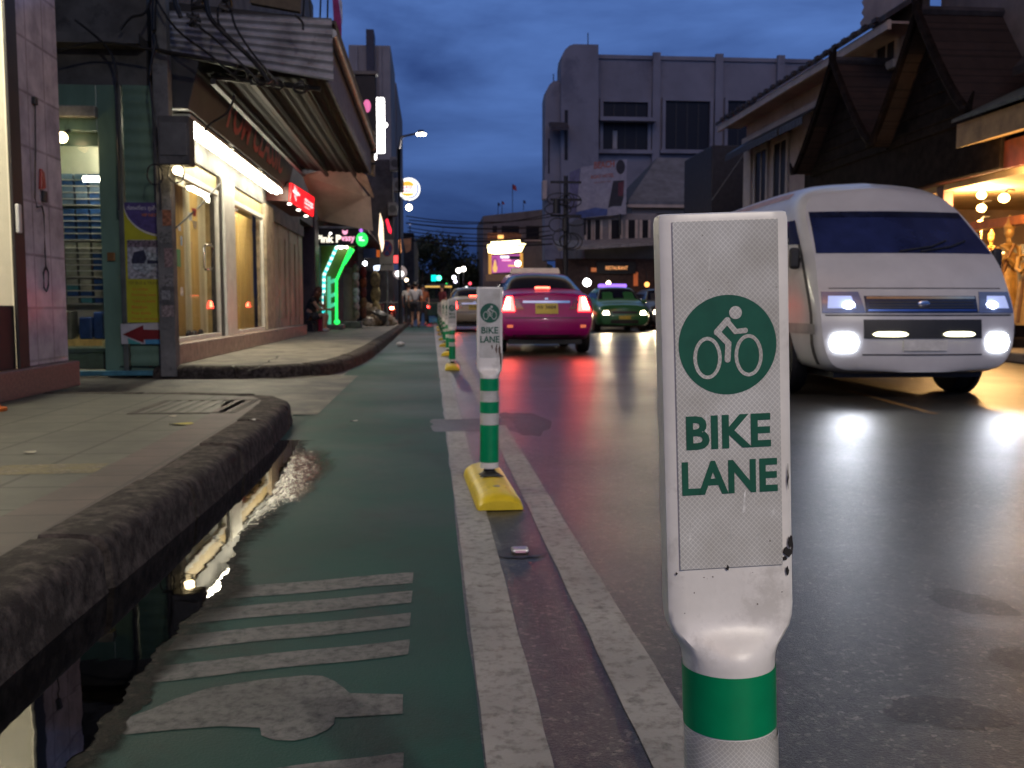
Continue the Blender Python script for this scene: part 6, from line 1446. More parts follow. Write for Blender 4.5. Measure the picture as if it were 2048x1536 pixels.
# ================================================================== RIGHT SIDE OF THE STREET
XR = 10.5
ar_ = lambda px, py, X=XR: atX(px, py, X)
m_shop = mat("aged cream render", (.40,.31,.27), .8, var=.14, vs=1.2, stain=((.26,.20,.17), .8, .58))
m_trim = mat("pale stone trim", (.50,.42,.36), .75, var=.12, vs=2)
m_rtile = tile_mat("dark red roof tiles", (.031,.018,.016), (.3,.3,.3), .22, .30, .8, .5, .6, swap='YZ', stain=((.03,.02,.02), 1.2, .55))
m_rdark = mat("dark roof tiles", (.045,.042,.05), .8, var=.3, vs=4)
m_wood = mat("dark carved wood", (.014,.010,.009), .85, spec=.08, var=.4, vs=5)
rp = MB(); rp.box(8.7, 30, -10, 95, 0, .16)
tag(obj("right_pavement", rp, m_conc, bevel=.03), "concrete pavement along the right hand shops", "pavement", kind="structure")
# old shophouse with eaves along the street
ze = ar_(1478,222,XR-.85).z; yE = ar_(1492,300).y
t = thing("old_shophouse", "old cream two storey shophouse with a long tiled eave on the right", "building", (XR, 27, 0))
obj("wall", MB().box(XR, 18, 21.0, yE, .161, ze), m_shop, t, bevel=.03)
obj("roof", MB().prism([(XR-.85,20.0,ze-.02),(XR-.85,20.0,ze+.10),(14.5,20.0,10.2),(14.5,20.0,10.0)], (0,yE+.7-20.0,0)), m_rdark, t)
obj("eave_board", MB().box(XR-.80, XR-.72, 20.0, yE+.65, ze-.22, ze-.025), m_trim, t); obj("soffit", MB().box(XR-.719, XR-.002, 20.0, yE+.6, ze-.10, ze-.05), m_shop, t)
for k in range(int((yE-19.6)/.52)): obj("tile_end", MB().box(XR-.93, XR-.80, 20.3+.52*k, 20.5+.52*k, ze+.02, ze+.11), m_rdark, t)
obj("cornice", MB().box(XR-.16, XR-.002, 21, yE, ze-.75, ze-.55), m_trim, t, bevel=.03)
obj("quoin", MB().box(XR-.08, XR-.002, yE-.7, yE-.02, .161, ze-.76), m_trim, t)
def win_r(y0, y1, z0, z1):
    w = obj("window", MB().box(XR-.03, XR-.004, y0, y1, z0, z1), m_dglass, t)
    f = MB(); f.box(XR-.07,XR-.0035,y0-.12,y0-.001,z0,z1); f.box(XR-.07,XR-.0035,y1+.001,y1+.12,z0,z1); f.box(XR-.09,XR-.0035,y0-.15,y1+.15,z1+.001,z1+.16); f.box(XR-.12,XR-.0035,y0-.15,y1+.15,z0-.12,z0-.001); f.box(XR-.045,XR-.031,(y0+y1)/2-.03,(y0+y1)/2+.03,z0,z1)
    obj("frame", f, m_trim, w)
for a, b in ((ar_(1576,300).y,ar_(1551,300).y),(ar_(1536,300).y,ar_(1514,300).y),(25.0,25.8)): win_r(a, b, 3.4, 5.75)
for p_, q_ in ((1794,1758),(1690,1668)): win_r(ar_(p_,100).y, ar_(q_,100).y, ar_(1776,132).z, ar_(1776,75).z)
def awn(y0, y1, zt, zb, d):
    mb = MB().prism([(XR-.004,y0,zt),(XR-d,y0,zb),(XR-d,y0,zb-.03),(XR-.004,y0,zt-.06)], (0,y1-y0,0)); o = obj("awning", mb, m_black, t)
    sc = MB(); n = int((y1-y0)/.22)
    for k in range(n): sc.box(XR-d-.005, XR-d+.005, y0+(y1-y0)*(k+.06)/n, y0+(y1-y0)*(k+.94)/n, zb-.20, zb-.031)
    obj("valance", sc, m_black, o)
awn(24.6, 26.3, 6.3, 5.8, .8); awn(26.4, yE-.3, 6.3, 5.8, .8)
obj("lamp_box", MB().box(XR-.3,XR-.002,23.6,24.2,6.1,6.35), m_black, t, bevel=.03)
# taller neighbour with a broken pediment
t = thing("pediment_house", "taller shophouse with a scrolled pediment at the upper right", "building", (XR, 15, 0))
obj("wall", MB().box(XR+.3, 18, 8.0, 19.9, 4.6, 12.5), mat("darker cream render", (.20,.15,.135), .8, var=.25, vs=1.2), t, bevel=.03)  # wall in a darker cream than the pediment
pts = [ar_(1722,55),ar_(1719,45),ar_(1727,34),ar_(1722,26),ar_(1727,14),ar_(1722,4),ar_(1735,-10),ar_(1790,-60),ar_(1830,-60),ar_(1830,40),ar_(1760,60)]
obj("pediment", MB().prism(pts, (.35,0,0)), m_shop, t, bevel=.02)
for a in (13.2, 16.3, 18.2):
    w = obj("window", MB().box(XR+.27, XR+.296, a, a+.75, 7.3, 9.0), m_dglass, t); obj("frame", MB().box(XR+.22,XR+.2965,a-.2,a-.001,7.2,9.1).box(XR+.22,XR+.2965,a+.751,a+.95,7.2,9.1), m_trim, w)
# Thai gabled roofs over the restaurant front
t = thing("gabled_restaurant", "dark restaurant front with two steep pointed gables and tiled roofs", "building", (9.6, 20, 0))
XG = 9.5
def gable(ya, za, y0, y1, zb):
    # concave sides
    def side(yb, n=8): return [(XG, ya + (yb-ya)*(k/n), zb + (za-zb)*(1-k/n)**1.18) for k in range(n+1)]
    L_, R_ = side(y1), side(y0)
    obj("gable_wall", MB().prism(L_[::-1] + R_[1:], (.08,0,0)), m_wood, t)
    for S_ in (L_, R_):
        rows = [[Vector(p) + Vector((-.35,0,.12)), Vector(p) + Vector((4.2,0,.12))] for p in S_]
        obj("roof", MB().loft(rows, closed=False, caps=False).merge(MB().loft([[r[0]-Vector((0,0,.08)), r[1]-Vector((0,0,.08))] for r in rows], closed=False, caps=False)), m_rtile, t, smooth=40)
        obj("bargeboard", MB().tube([Vector(p)+Vector((-.38,0,.14)) for p in S_], .085, 6), m_wood, t, smooth=50)
        obj("tip", MB().tube([Vector(S_[-1])+Vector((-.38,0,.12)), Vector(S_[-1])+Vector((-.38,(S_[-1][1]-ya)*.08,.10)), Vector(S_[-1])+Vector((-.38,(S_[-1][1]-ya)*.16,.36))], [.09,.07,.02], 6), m_wood, t, smooth=50)
    for s in (-1, 1): obj("finial", MB().tube([(XG-.38,ya,za+.05),(XG-.38,ya-s*.06,za+.28),(XG-.38,ya-s*.16,za+.42)], [.09,.07,.02], 6), m_wood, t, smooth=50)
    obj("ridge", MB().tube([(XG-.38,ya,za+.16),(XG+4.2,ya,za+.16)], .09, 6), m_rdark, t, smooth=50)
    for k in range(5): obj("batten", MB().box(XG-.03, XG-.002, y0+(ya-y0)*(.2+.12*k), y1+(ya-y1)*(.2+.12*k), zb+(za-zb)*(.08+.13*k), zb+(za-zb)*(.08+.13*k)+.04), m_wood, t)
g1, g2 = atX(1665,122,9.12), atX(1834,22,9.12); gl_, gm_ = atX(1590,342,9.12), atX(1742,285,9.12)
gable(g1.y, g1.z-.15, gm_.y+.05, gl_.y, 4.1); gable(g2.y, g2.z-.15, 2*g2.y-gm_.y, gm_.y, 4.1)
obj("upper_wall", MB().box(XG+.05, XR+.5, 15.5, 24.0, 3.17, 4.3), m_wood, t, bevel=.02)
obj("big_roof", MB().prism([(9.9,11.5,4.75),(9.9,11.5,4.9),(13.2,11.5,8.6),(13.2,11.5,8.4)], (0,4.3,0)), m_rtile, t)
obj("eave", MB().prism([(9.0,12.0,3.55),(9.0,12.0,3.95),(10.9,12.0,4.55),(10.9,12.0,4.0)], (0,3.9,0)), mat("ochre soffit", (.30,.20,.09), .7, var=.25, vs=3), t)
obj("canopy_roof", MB().prism([(8.9,12.0,3.97),(8.9,12.0,4.03),(10.9,12.0,4.95),(10.9,12.0,4.86)], (0,3.9,0)), mat("dull green canopy", (.07,.08,.07), .7, var=.3), t)
obj("fascia", MB().box(9.62, 9.72, 11.5, 21.5, 3.15, 3.62), mat("dark red board", (.085,.022,.018), .5, var=.3, vs=4), t, bevel=.01)
obj("lettering", text_mb("SUPHA", 2.3, .36, (9.62, 20.6, 3.20), (0,-1,0), (0,0,1), .012, .0), mat("dull gilt letters", (.17,.12,.11), .4), t)
obj("shutter_wall", MB().box(9.9, 10.3, 18.75, 33, .161, 3.16), m_wood, t); obj("pillar", MB().box(9.74, 9.95, 17.6, 17.85, .161, 3.149), mat("dark red board", (.085,.022,.018)), t, bevel=.02)
obj("steel_panel", MB().box(9.58, 9.615, 16.75, 17.15, 3.48, 4.0), m_galv, t)
# warm lit room behind the open front
obj("room", MB().box(14.4,14.5,10,26,.161,3.16).box(9.9,14.39,25.9,26,.161,3.16).box(9.75,14.39,10,26,3.04,3.16).box(9.9,14.39,10,10.1,.161,3.04), mat("warm plaster", (.56,.42,.24), .8, var=.2, vs=1.5), t)
obj("beam", MB().box(10.0,10.2,10.2,18.3,2.25,2.40), mat("orange beam", (.45,.14,.03), .5), t)
obj("back_mirror", MB().box(12.0,12.1,15.5,24,.9,2.1), mat("pale display", (.5,.52,.5), .3, var=.4, vs=3), t)
for k, (px, py, Y) in enumerate([(1963,390,17.2),(1963,416,17.4),(1961,448,17.4),(2008,396,15.0)]):
    p = atY(px, py, Y); l_ = thing("orange_lamp", ["topmost orange lamp on the restaurant pillar", "middle orange lamp on the restaurant pillar", "lowest orange lamp on the restaurant pillar, on a stem", "orange ceiling lamp at the restaurant entrance"][k], "lamp", p, 0, "orange lamps of the restaurant")
    obj("globe", MB().ell(p, .085,.085,.075), glow("orange lamp light", (1.0,.55,.16), 26), l_, smooth=60); obj("bracket", MB().tube([p+Vector((0,0,.07)), p+Vector((.06,0,.14)), p+Vector((.22,.06,.14))], .015, 6), m_black, l_, smooth=60)
    d = bpy.data.lights.new("lamp_light", 'POINT'); d.energy = 170; d.color = (1,.58,.22); d.shadow_soft_size = .09; o = bpy.data.objects.new("lamp_light", d); COL.objects.link(o); o.parent = l_; o.location = (-.05,-.12,0)
p = atY(1962,475,17.3); t = thing("candle_lamp", "slim white lamp stem under the orange pillar lamps", "lamp", p); obj("stem", MB().cyl(p-Vector((0,0,.12)), p+Vector((0,0,.16)), .022), mat("pale stem", (.6,.5,.3), .5), t); obj("tip", MB().ell(p-Vector((0,0,.16)), .05), glow("orange lamp light", (1,.55,.16), 26), t, smooth=60)
def statue(label, px, Y, ytop, ybot, rz):
    a = atY(px, ybot, Y); b = atY(px, ytop, Y); H = b.z-a.z; x, z = a.x, a.z; k = H/1.75
    t = thing("golden_statue", label, "statue", (x, Y, .16), 0, "gilded figures at the restaurant entrance")
    gm = mat("gilded wood", (.62,.36,.10), .45, metal=.3, var=.2, vs=8)
    q = lambda dx, dy, dz: (x+(dx*math.cos(rz)-dy*math.sin(rz))*k, Y+(dx*math.sin(rz)+dy*math.cos(rz))*k, z+dz*k)
    obj("pedestal", MB().lathe([(.30,.161),(.30,.3),(.24,.34),(.24,z-.05),(.28,z-.02),(.28,z)], (x,Y,0), 20), m_wood, t, smooth=30)
    obj("robe", MB().tube([q(0,0,.0),q(0,0,.12),q(0,0,.5),q(0,0,.85),q(0,0,1.02),q(0,-.01,1.2),q(0,0,1.36),q(0,0,1.44)], [.27*k,.25*k,.19*k,.165*k,.12*k,.145*k,.15*k,.06*k], 18), gm, t, smooth=60)
    obj("sash", MB().tube([q(.10,-.08,1.38),q(.02,-.15,1.15),q(-.06,-.14,.85),q(-.10,-.19,.4),q(-.12,-.24,.05)], .035*k, 8), mat("bronze sash", (.30,.14,.04), .5, metal=.3), t, smooth=60)
    obj("head", MB().ell(q(0,-.01,1.60), .085*k,.095*k,.115*k), gm, t, smooth=60); obj("crown", MB().lathe([(.09*k,q(0,0,1.66)[2]),(.10*k,q(0,0,1.70)[2]),(.05*k,q(0,0,1.78)[2]),(.012*k,q(0,0,1.92)[2])], (x,Y,0), 14), gm, t, smooth=40)
    obj("neck", MB().cyl(q(0,0,1.42), q(0,-.01,1.52), .045*k), gm, t, smooth=60)
    for s in (-1, 1): obj("arm", MB().tube([q(s*.16,0,1.34),q(s*.21,-.02,1.1),q(s*.10,-.20,1.02),q(s*.015,-.25,1.14)], [.05*k,.042*k,.034*k,.026*k], 10), gm, t, smooth=60)
    return t
statue("gilded standing figure with a dark sash at the lit restaurant entrance", 2011, 15.9, 448, 640, R(-40))
statue("second gilded figure cut by the right picture edge", 2052, 15.2, 470, 650, R(-40))
statue("smaller gilded figure behind, under the lowest orange lamp", 1978, 17.6, 466, 590, R(-40))
# dark block, hip roofed house, gallery house, billboard
block("dark_block", "narrow dark block between the old shophouse and the hip roofed house", "building", atY(1424,300,36).x, 16, 36, 40, atY(1450,290,36).z, mat("dark grey steel", (.035,.034,.038), .7, var=.2))
t = thing("guy_wire", "pale slanting guy wire before the dark narrow block", "wire", atY(1455,350,35)); obj("wire", MB().tube([atY(1424,400,35.5), atY(1488,308,33.8)], .018, 6), mat("pale wire", (.3,.28,.25), .5), t)
YH = 46; H_ = lambda x, y, Y=YH: atY(x, y, Y)
t = thing("hip_roofed_house", "pale house with a dark hip roof in front of the big white building", "building", H_(1340,500))
a, b, c, d = H_(1256,402), H_(1432,372), H_(1432,312,50), H_(1362,316,50)
obj("wall", MB().box(a.x+.25, 15, YH+.3, 54, .161, a.z-.02), mat("pale wall", (.30,.28,.27), .8, var=.12, vs=1), t)
e0 = Vector((a.x, YH, a.z)); e1 = Vector((15.5, YH, a.z)); r0 = Vector((11.9, 50, H_(1362,316,50).z)); r1 = Vector((15.5, 50, r0.z)); e2 = Vector((a.x, 54.3, a.z))
obj("front_roof", MB().prism([e0, e1, r1, r0], (0,.02,-.15)), mat("sky lit slope tiles", (.17,.18,.20), .7, var=.2, vs=2), t); obj("side_roof", MB().prism([e0, r0, e2], (.03,0,-.15)), m_rdark, t)  # blue sky light on the front slope is put into its tile colour
obj("eave", MB().box(a.x, 15.4, YH-.02, YH+.3, a.z-.3, a.z-.16), m_trim, t)
for px in (1318, 1352, 1388): p, q = H_(px,492), H_(px+18,440); w = obj("window", MB().box(p.x, q.x, YH+.26, YH+.297, p.z, q.z), m_dglass, t); obj("awning", MB().prism([(p.x-.1,YH+.297,q.z+.3),(q.x+.1,YH+.297,q.z+.3),(q.x+.1,YH-.4,q.z),(p.x-.1,YH-.4,q.z)], (0,0,.05)), m_black, w)
YA = 45.0; A_ = lambda x, y, Y=YA: atY(x, y, Y)
t = thing("gallery_house", "two storey house with a row of dark gallery windows behind the pink taxi", "building", A_(1220,600))
a, b = A_(1168,660), A_(1318,428)
obj("wall", MB().box(a.x, b.x, YA, 52, .161, b.z), mat("grey white wall", (.24,.225,.23), .8, var=.14, vs=1), t, bevel=.04)
for px, w_ in ((1174,8),(1190,10),(1222,18),(1256,14),(1284,12)): p, q = A_(px,488), A_(px+w_,440); w = obj("window", MB().box(p.x, q.x, YA-.03, YA-.004, p.z, q.z), m_dglass, t); obj("shutter_pair", MB().box(p.x-.12,p.x-.002,YA-.05,YA-.0045,p.z,q.z).box(q.x+.002,q.x+.12,YA-.05,YA-.0045,p.z,q.z), m_trim, w)
p, q = A_(1108,506), A_(1318,489); obj("canopy", MB().prism([(p.x,YA-.005,q.z),(q.x,YA-.005,q.z+.2),(q.x,YA-1.6,q.z-.1),(p.x,YA-1.6,p.z-.0)], (0,0,.14)), mat("grey canopy", (.24,.23,.24), .7, var=.2), t)
p, q = A_(1110,655), A_(1318,508); obj("dark_arcade", MB().box(p.x, q.x, YA-.3, YA-.006, .162, q.z-.25), mat("dark brown front", (.05,.025,.02), .7, var=.3), t)
p, q = A_(1190,548), A_(1268,525); obj("sign_board", MB().box(p.x, q.x, YA-.42, YA-.302, p.z, q.z), m_black, t)
p, q = A_(1208,540), A_(1252,533); obj("lettering", text_mb("RESTAURANT", q.x-p.x, q.z-p.z, (p.x, YA-.42, p.z), (1,0,0), (0,0,1), .01, .02), glow("orange letters", (1,.42,.15), .9), t)
p, q = A_(1264,572), A_(1273,545); obj("lit_jamb", MB().box(p.x, q.x, YA-.34, YA-.301, p.z, q.z), glow("dull orange jamb", (1,.25,.08), .14), t)
p, q = A_(1180,544), A_(1190,536); obj("menu_box", MB().box(p.x, q.x, YA-.4, YA-.301, p.z, q.z), glow("dull orange box", (1,.3,.1), .3), t)
def bulb(label, px, py, Y, r, col, es):
    p = atY(px, py, Y); t = thing("shop_lamp", label, "lamp", p); obj("globe", MB().ell(p, r), glow("%s light" % label[:20], col, es), t, smooth=60); obj("hanger", MB().tube([p+Vector((0,0,r*.8)), p+Vector((0,.1,r+.5))], .02, 6), m_black, t)
bulb("round cream lamp above the violet roof box", 1217, 566, 43.5, .10, (1,.82,.5), 12)
bulb("orange lamp right of the green taxi", 1294, 569, 44, .12, (1,.42,.1), 3)
bulb("white lamp between the pink taxi and the green taxi", 1174, 565, 40, .17, (1,.98,.95), 12)
bulb("small yellow lamp over the dark saloon", 1297, 603, 42, .05, (1,.75,.1), 5)
YB_ = 44.6; B2 = lambda x, y, Y=YB_: atY(x, y, Y)
t = thing("beach_billboard", "large pale billboard with orange BEACH lettering and a dark haired figure", "billboard", B2(1198,430))
P = [B2(*q) for q in [(1162,335),(1254,318),(1252,428),(1150,438)]]; obj("panel", MB().prism(P, (0,.12,0)), mat("pale blue board", (.30,.30,.36), .6, var=.12), t); obj("legs", MB().tube([B2(1170,436), B2(1170,470)], .06, 6), m_black, t); obj("legs", MB().tube([B2(1240,428), B2(1240,470)], .06, 6), m_black, t)
P = [B2(*q) for q in [(1140,345),(1160,336),(1152,436),(1140,432)]]; obj("side_panel", MB().prism(P, (0,.12,0)), mat("dull blue board", (.12,.12,.22), .6, var=.2), t)
m_bo = mat("orange print", (.34,.10,.07), .5, var=.15)
a, b = B2(1188,338), B2(1229,325); sk = Vector((b.x-a.x, 0, .10)).normalized()
obj("lettering", text_mb("BEACH", b.x-a.x, .32, (a.x, YB_, a.z), sk, (0,0,1), .01, .03), m_bo, t)
a, b = B2(1182,358), B2(1228,350); obj("lettering", text_mb("ROAD HOTEL", b.x-a.x, .17, (a.x, YB_, a.z), sk, (0,0,1), .01, .02), m_bo, t)
a, b = B2(1188,368), B2(1222,362); obj("lettering", text_mb("open every day", b.x-a.x, .10, (a.x, YB_, a.z), sk, (0,0,1), .01, .0), m_bo, t)
pr = mat("dark figure print", (.02,.02,.03), .6); s_ = YB_/F
obj("figure_hair", disc2d((0,0), 9*s_, 14*s_, B2(1241,334), (1,0,0), (0,0,1), .012), pr, t)
obj("figure_body", poly2d([((x-1236)*s_, -(y-390)*s_) for x, y in [(1226,362),(1248,361),(1247,395),(1243,412),(1226,412),(1216,416),(1220,395)]], B2(1236,390), (1,0,0), (0,0,1), .012), pr, t)
obj("figure_dress", poly2d([((x-1236)*s_, -(y-390)*s_) for x, y in [(1236,366),(1248,362),(1246,392),(1236,392)]], B2(1236,390), (1,0,0), (0,0,1), .014), mat("dark red print", (.12,.025,.04), .6), t)
obj("blue_corner", poly2d([((x-1236)*s_, -(y-390)*s_) for x, y in [(1151,425),(1190,415),(1215,418),(1214,430),(1151,437)]], B2(1236,390), (1,0,0), (0,0,1), .012), mat("blue print", (.06,.10,.28), .6), t)
# utility pole with a tangle of cable
p = atY(1131,520,43); t = thing("utility_pole", "dark utility pole with looped cables left of the billboard", "utility pole", (p.x, 43, .16)); obj("shaft", MB().cyl((p.x,43,.16),(p.x,43,atY(1131,352,43).z), .13, .10, 10), m_black, t, smooth=40)
for z in (365, 400, 432): q = atY(1131, z, 43); obj("cross_arm", MB().box(q.x-.7, q.x+.7, 42.85, 42.95, q.z-.05, q.z+.05), m_black, t)
rr = random.Random(3)
for k in range(9):
    c = atY(1131 + rr.uniform(-30,28), 470 + rr.uniform(-75,25), 42.8); a_, b_ = rr.uniform(.25,.6), rr.uniform(.15,.4)
    obj("cable_loop", MB().tube([c + Vector((a_*math.cos(2*math.pi*i/24), .02*i/24, b_*math.sin(2*math.pi*i/24))) for i in range(25)], .025, 5), m_cable, t, smooth=60)
for k in range(5): q = atY(1104+9*k, 395+18*k, 42.9); obj("transformer", MB().cyl(q-Vector((0,0,.3)), q+Vector((0,0,.3)), .16, n=12), m_black, t, smooth=40) if k in (1,3) else None

# ---- the big pale building
YW = 88; W_ = lambda x, y, Y=YW: atY(x, y, Y)
m_big = mat("pale big wall", (.21,.22,.26), .85, var=.12, vs=.25, stain=((.14,.15,.19), .18, .56))
t = thing("department_building", "big pale windowed building with a stepped rounded corner tower", "building", W_(1300,500))
xl = W_(1197,122).x; xr = W_(1660,122).x; zm = W_(1400,122).z
obj("wall", MB().box(xl, xr+8, YW, YW+30, .161, zm), m_big, t)
obj("coping", MB().box(xl-.1, xr+8.1, YW-.15, YW+.5, zm+.001, zm+.35), m_big, t)
tw = [(1122,520),(1122,130),(1124,112),(1130,99),(1139,91),(1148,88),(1197,89),(1197,520)]
obj("corner_tower", MB().prism([W_(x, y, YW-1.2) for x, y in tw], (0,2.6,0)), m_big, t)
lw = [(1090,520),(1090,195),(1093,180),(1099,169),(1107,162),(1122,161),(1122,520)]
obj("lower_tower", MB().prism([W_(x, y, YW-.6) for x, y in lw], (0,2.2,0)), m_big, t)
for px in (1312, 1437, 1560): p = W_(px,122); obj("pilaster", MB().box(p.x-.35, p.x+.35, YW-.4, YW-.002, 3, zm+.6), m_big, t)
for k, (x0, x1_, y0, y1) in enumerate([(1205,1295,206,300),(1329,1419,204,300),(1453,1543,204,300),(1580,1660,204,300)]):
    p, q = W_(x0,y1), W_(x1_,y0); w = obj("window", MB().box(p.x, q.x, YW-.03, YW-.004, p.z, q.z), m_dglass, t)
    obj("frame", MB().box(p.x-.3,p.x-.002,YW-.3,YW-.0035,p.z-.3,q.z+.3).box(q.x+.002,q.x+.3,YW-.3,YW-.0035,p.z-.3,q.z+.3).box(p.x-.002,q.x+.002,YW-.3,YW-.0035,q.z+.001,q.z+.3).box(p.x-.5,q.x+.5,YW-.5,YW-.0035,p.z-.35,p.z-.001), m_big, w)
    mu = MB()
    for j in range(1,4): mu.box(p.x+(q.x-p.x)*j/4-.06, p.x+(q.x-p.x)*j/4+.06, YW-.06, YW-.031, p.z, q.z)
    obj("mullion", mu, m_black, w)
p, q = W_(1196,246), W_(1306,240); obj("ledge", MB().box(p.x, q.x, YW-1.3, YW-.31, p.z, q.z), m_big, t)
p, q = W_(1225,298), W_(1234,262); obj("pale_panel", MB().box(p.x, q.x, YW-.1, YW-.061, p.z, q.z), mat("pale blind", (.3,.3,.3), .8), t)
for x0, x1_, y0, y1 in [(1129,1136,220,320),(1098,1101,275,345)]: p, q = W_(x0,y1,YW-1.25), W_(x1_,y0,YW-1.25); obj("slit_window", MB().box(p.x, q.x, YW-1.24 if x0 > 1110 else YW-.64, YW-1.204 if x0 > 1110 else YW-.604, p.z, q.z), m_dglass, t)
p, q = W_(1100,262,YW-2), W_(1136,248,YW-2); obj("hood", MB().prism([(p.x,YW-2.6,p.z),(q.x,YW-2.6,p.z),(q.x,YW-1.21,q.z),(p.x,YW-1.21,q.z)], (0,0,.3)), m_rdark, t)
p, q = W_(1084,400,YW-1), W_(1093,362,YW-1); obj("oriel", MB().box(p.x, q.x, YW-1.5, YW-.61, p.z, q.z), m_trim, t, bevel=.05)
for px, py in ((1176,66),(1107,148)): obj("aerial", MB().cyl(W_(px,py+26,YW+1), W_(px,py,YW+1), .05, n=6), m_black, t)

# ---- lit corner building at the end of the street
YZ = 112; Z2 = lambda x, y, Y=YZ: atY(x, y, Y)
t = thing("corner_building", "dark low building with glowing sign at the end of the street", "building", Z2(1030,600))
P = [Z2(*q) for q in [(966,640),(966,432),(1094,418),(1094,640)]]; obj("wall", MB().prism(P, (0,15,0)), mat("dark grey render", (.16,.15,.15), .8, var=.2, vs=.5), t)
for x0, x1_ in ((985,994),(1003,1038),(1052,1078)): p, q = Z2(x0,478), Z2(x1_,452); w = obj("window", MB().box(p.x, q.x, YZ-.06, YZ-.004, p.z, q.z), m_dglass, t); obj("sill", MB().box(p.x-.2,q.x+.2,YZ-.4,YZ-.005,p.z-.25,p.z-.002), m_trim, w)
t = thing("glowing_sign", "blown out yellow white sign over the purple billboard", "sign", Z2(1010,495,108))
P = [Z2(x, y, 108) for x, y in [(976,498),(974,490),(983,488),(982,482),(994,481),(1005,480),(1016,479),(1030,479),(1040,480),(1040,486),(1052,488),(1046,496),(1043,503),(1020,506),(990,508),(977,506)]]
obj("lit_face", MB().prism(P, (0,.3,0)), glow("yellow sign light", (1,.82,.38), 7), t); obj("backing", MB().prism([p + Vector((0,.31,.12)) for p in P], (0,.3,0)), m_black, t)
p, q = Z2(996,482,108.4), Z2(1007,470,108.4); obj("lit_post", MB().box(p.x, q.x, 108.4, 108.8, p.z, q.z), glow("amber post", (1,.55,.18), 1.1), t)
p, q = Z2(975,481,109), Z2(1042,466,109); obj("lit_beam", MB().box(p.x, q.x, 109, 109.3, p.z, q.z), mat("brown beam", (.25,.10,.05), .6, var=.4), t)
t = thing("purple_billboard", "lit purple billboard with a golden figure below the glowing sign", "billboard", Z2(1010,530,108))
P = [Z2(x, y, 108) for x, y in [(984,511),(1042,508),(1042,543),(984,546)]]; obj("lit_face", MB().prism(P, (0,.2,0)), glow("purple board light", (.52,.10,.42), .75), t)
s_ = 108/F; O = Z2(990,530,108); g_ye = glow("golden print", (1,.62,.18), .8)
obj("figure", poly2d([(x*s_, y*s_) for x, y in [(-3,-14),(3,-14),(5,-6),(3,0),(1.5,8),(0,11),(-1.5,8),(-3,0),(-5,-6)]], O, (1,0,0), (0,0,1), .03), g_ye, t); obj("halo", ring2d((0,4*s_), 5*s_, 10*s_, 1.1*s_, O, (1,0,0), (0,0,1), .02), mat("dark print", (.03,.02,.05), .6), t)
for k, (x0, y0, x1_, y1, m_) in enumerate([(1001,516,1018,512,g_wh),(1019,519,1040,512,mat("dark print", (.03,.02,.05))),(1004,522,1022,519,g_lp),(1016,533,1036,530,g_ye)]): p, q = Z2(x0,y0,108), Z2(x1_,y1,108); obj("print_bar", MB().box(p.x,q.x,107.96,107.995,p.z,q.z), m_, t)
for px in (980, 1043): obj("post", MB().cyl(Z2(px,548,108), Z2(px,506,108), .18, n=8), glow("amber frame", (1,.5,.1), .5), t)
p, q = Z2(972,562,107), Z2(1022,549,107); obj("lower_ledge", MB().box(p.x,q.x,107,107.5,p.z,q.z), mat("warm ledge", (.42,.28,.16), .7), t)
bulb("large white lamp beside the purple billboard", 1036, 527, 106, .33, (1,.92,.7), 8)
for k, (px, py, h, c) in enumerate([(1025,368,60,(.30,.05,.08)),(996,405,24,(.05,.05,.12)),(1004,402,26,(.30,.05,.08)),(1047,400,20,(.05,.05,.12))]):
    p = atY(px, py, 113); t = thing("flag", ["largest flag on the tall pole above the corner building", "small flag at the left on the corner building roof", "small flag second from the left on the corner building roof", "small flag at the right on the corner building roof"][k], "flag", p, 0, "flags on the corner building")
    obj("pole", MB().cyl(p-Vector((0,0,h*113/F)), p, .04, n=6), m_black, t); f_ = 9 if k == 0 else 5
    obj("cloth", MB().prism([p, p+Vector((f_*.045,0,-.2*f_/9)), p+Vector((f_*.06,0,-f_*.09)), p+Vector((0,0,-f_*.07))], (0,.03,0)), mat("flag cloth %d" % (k % 2), c, .8), t)

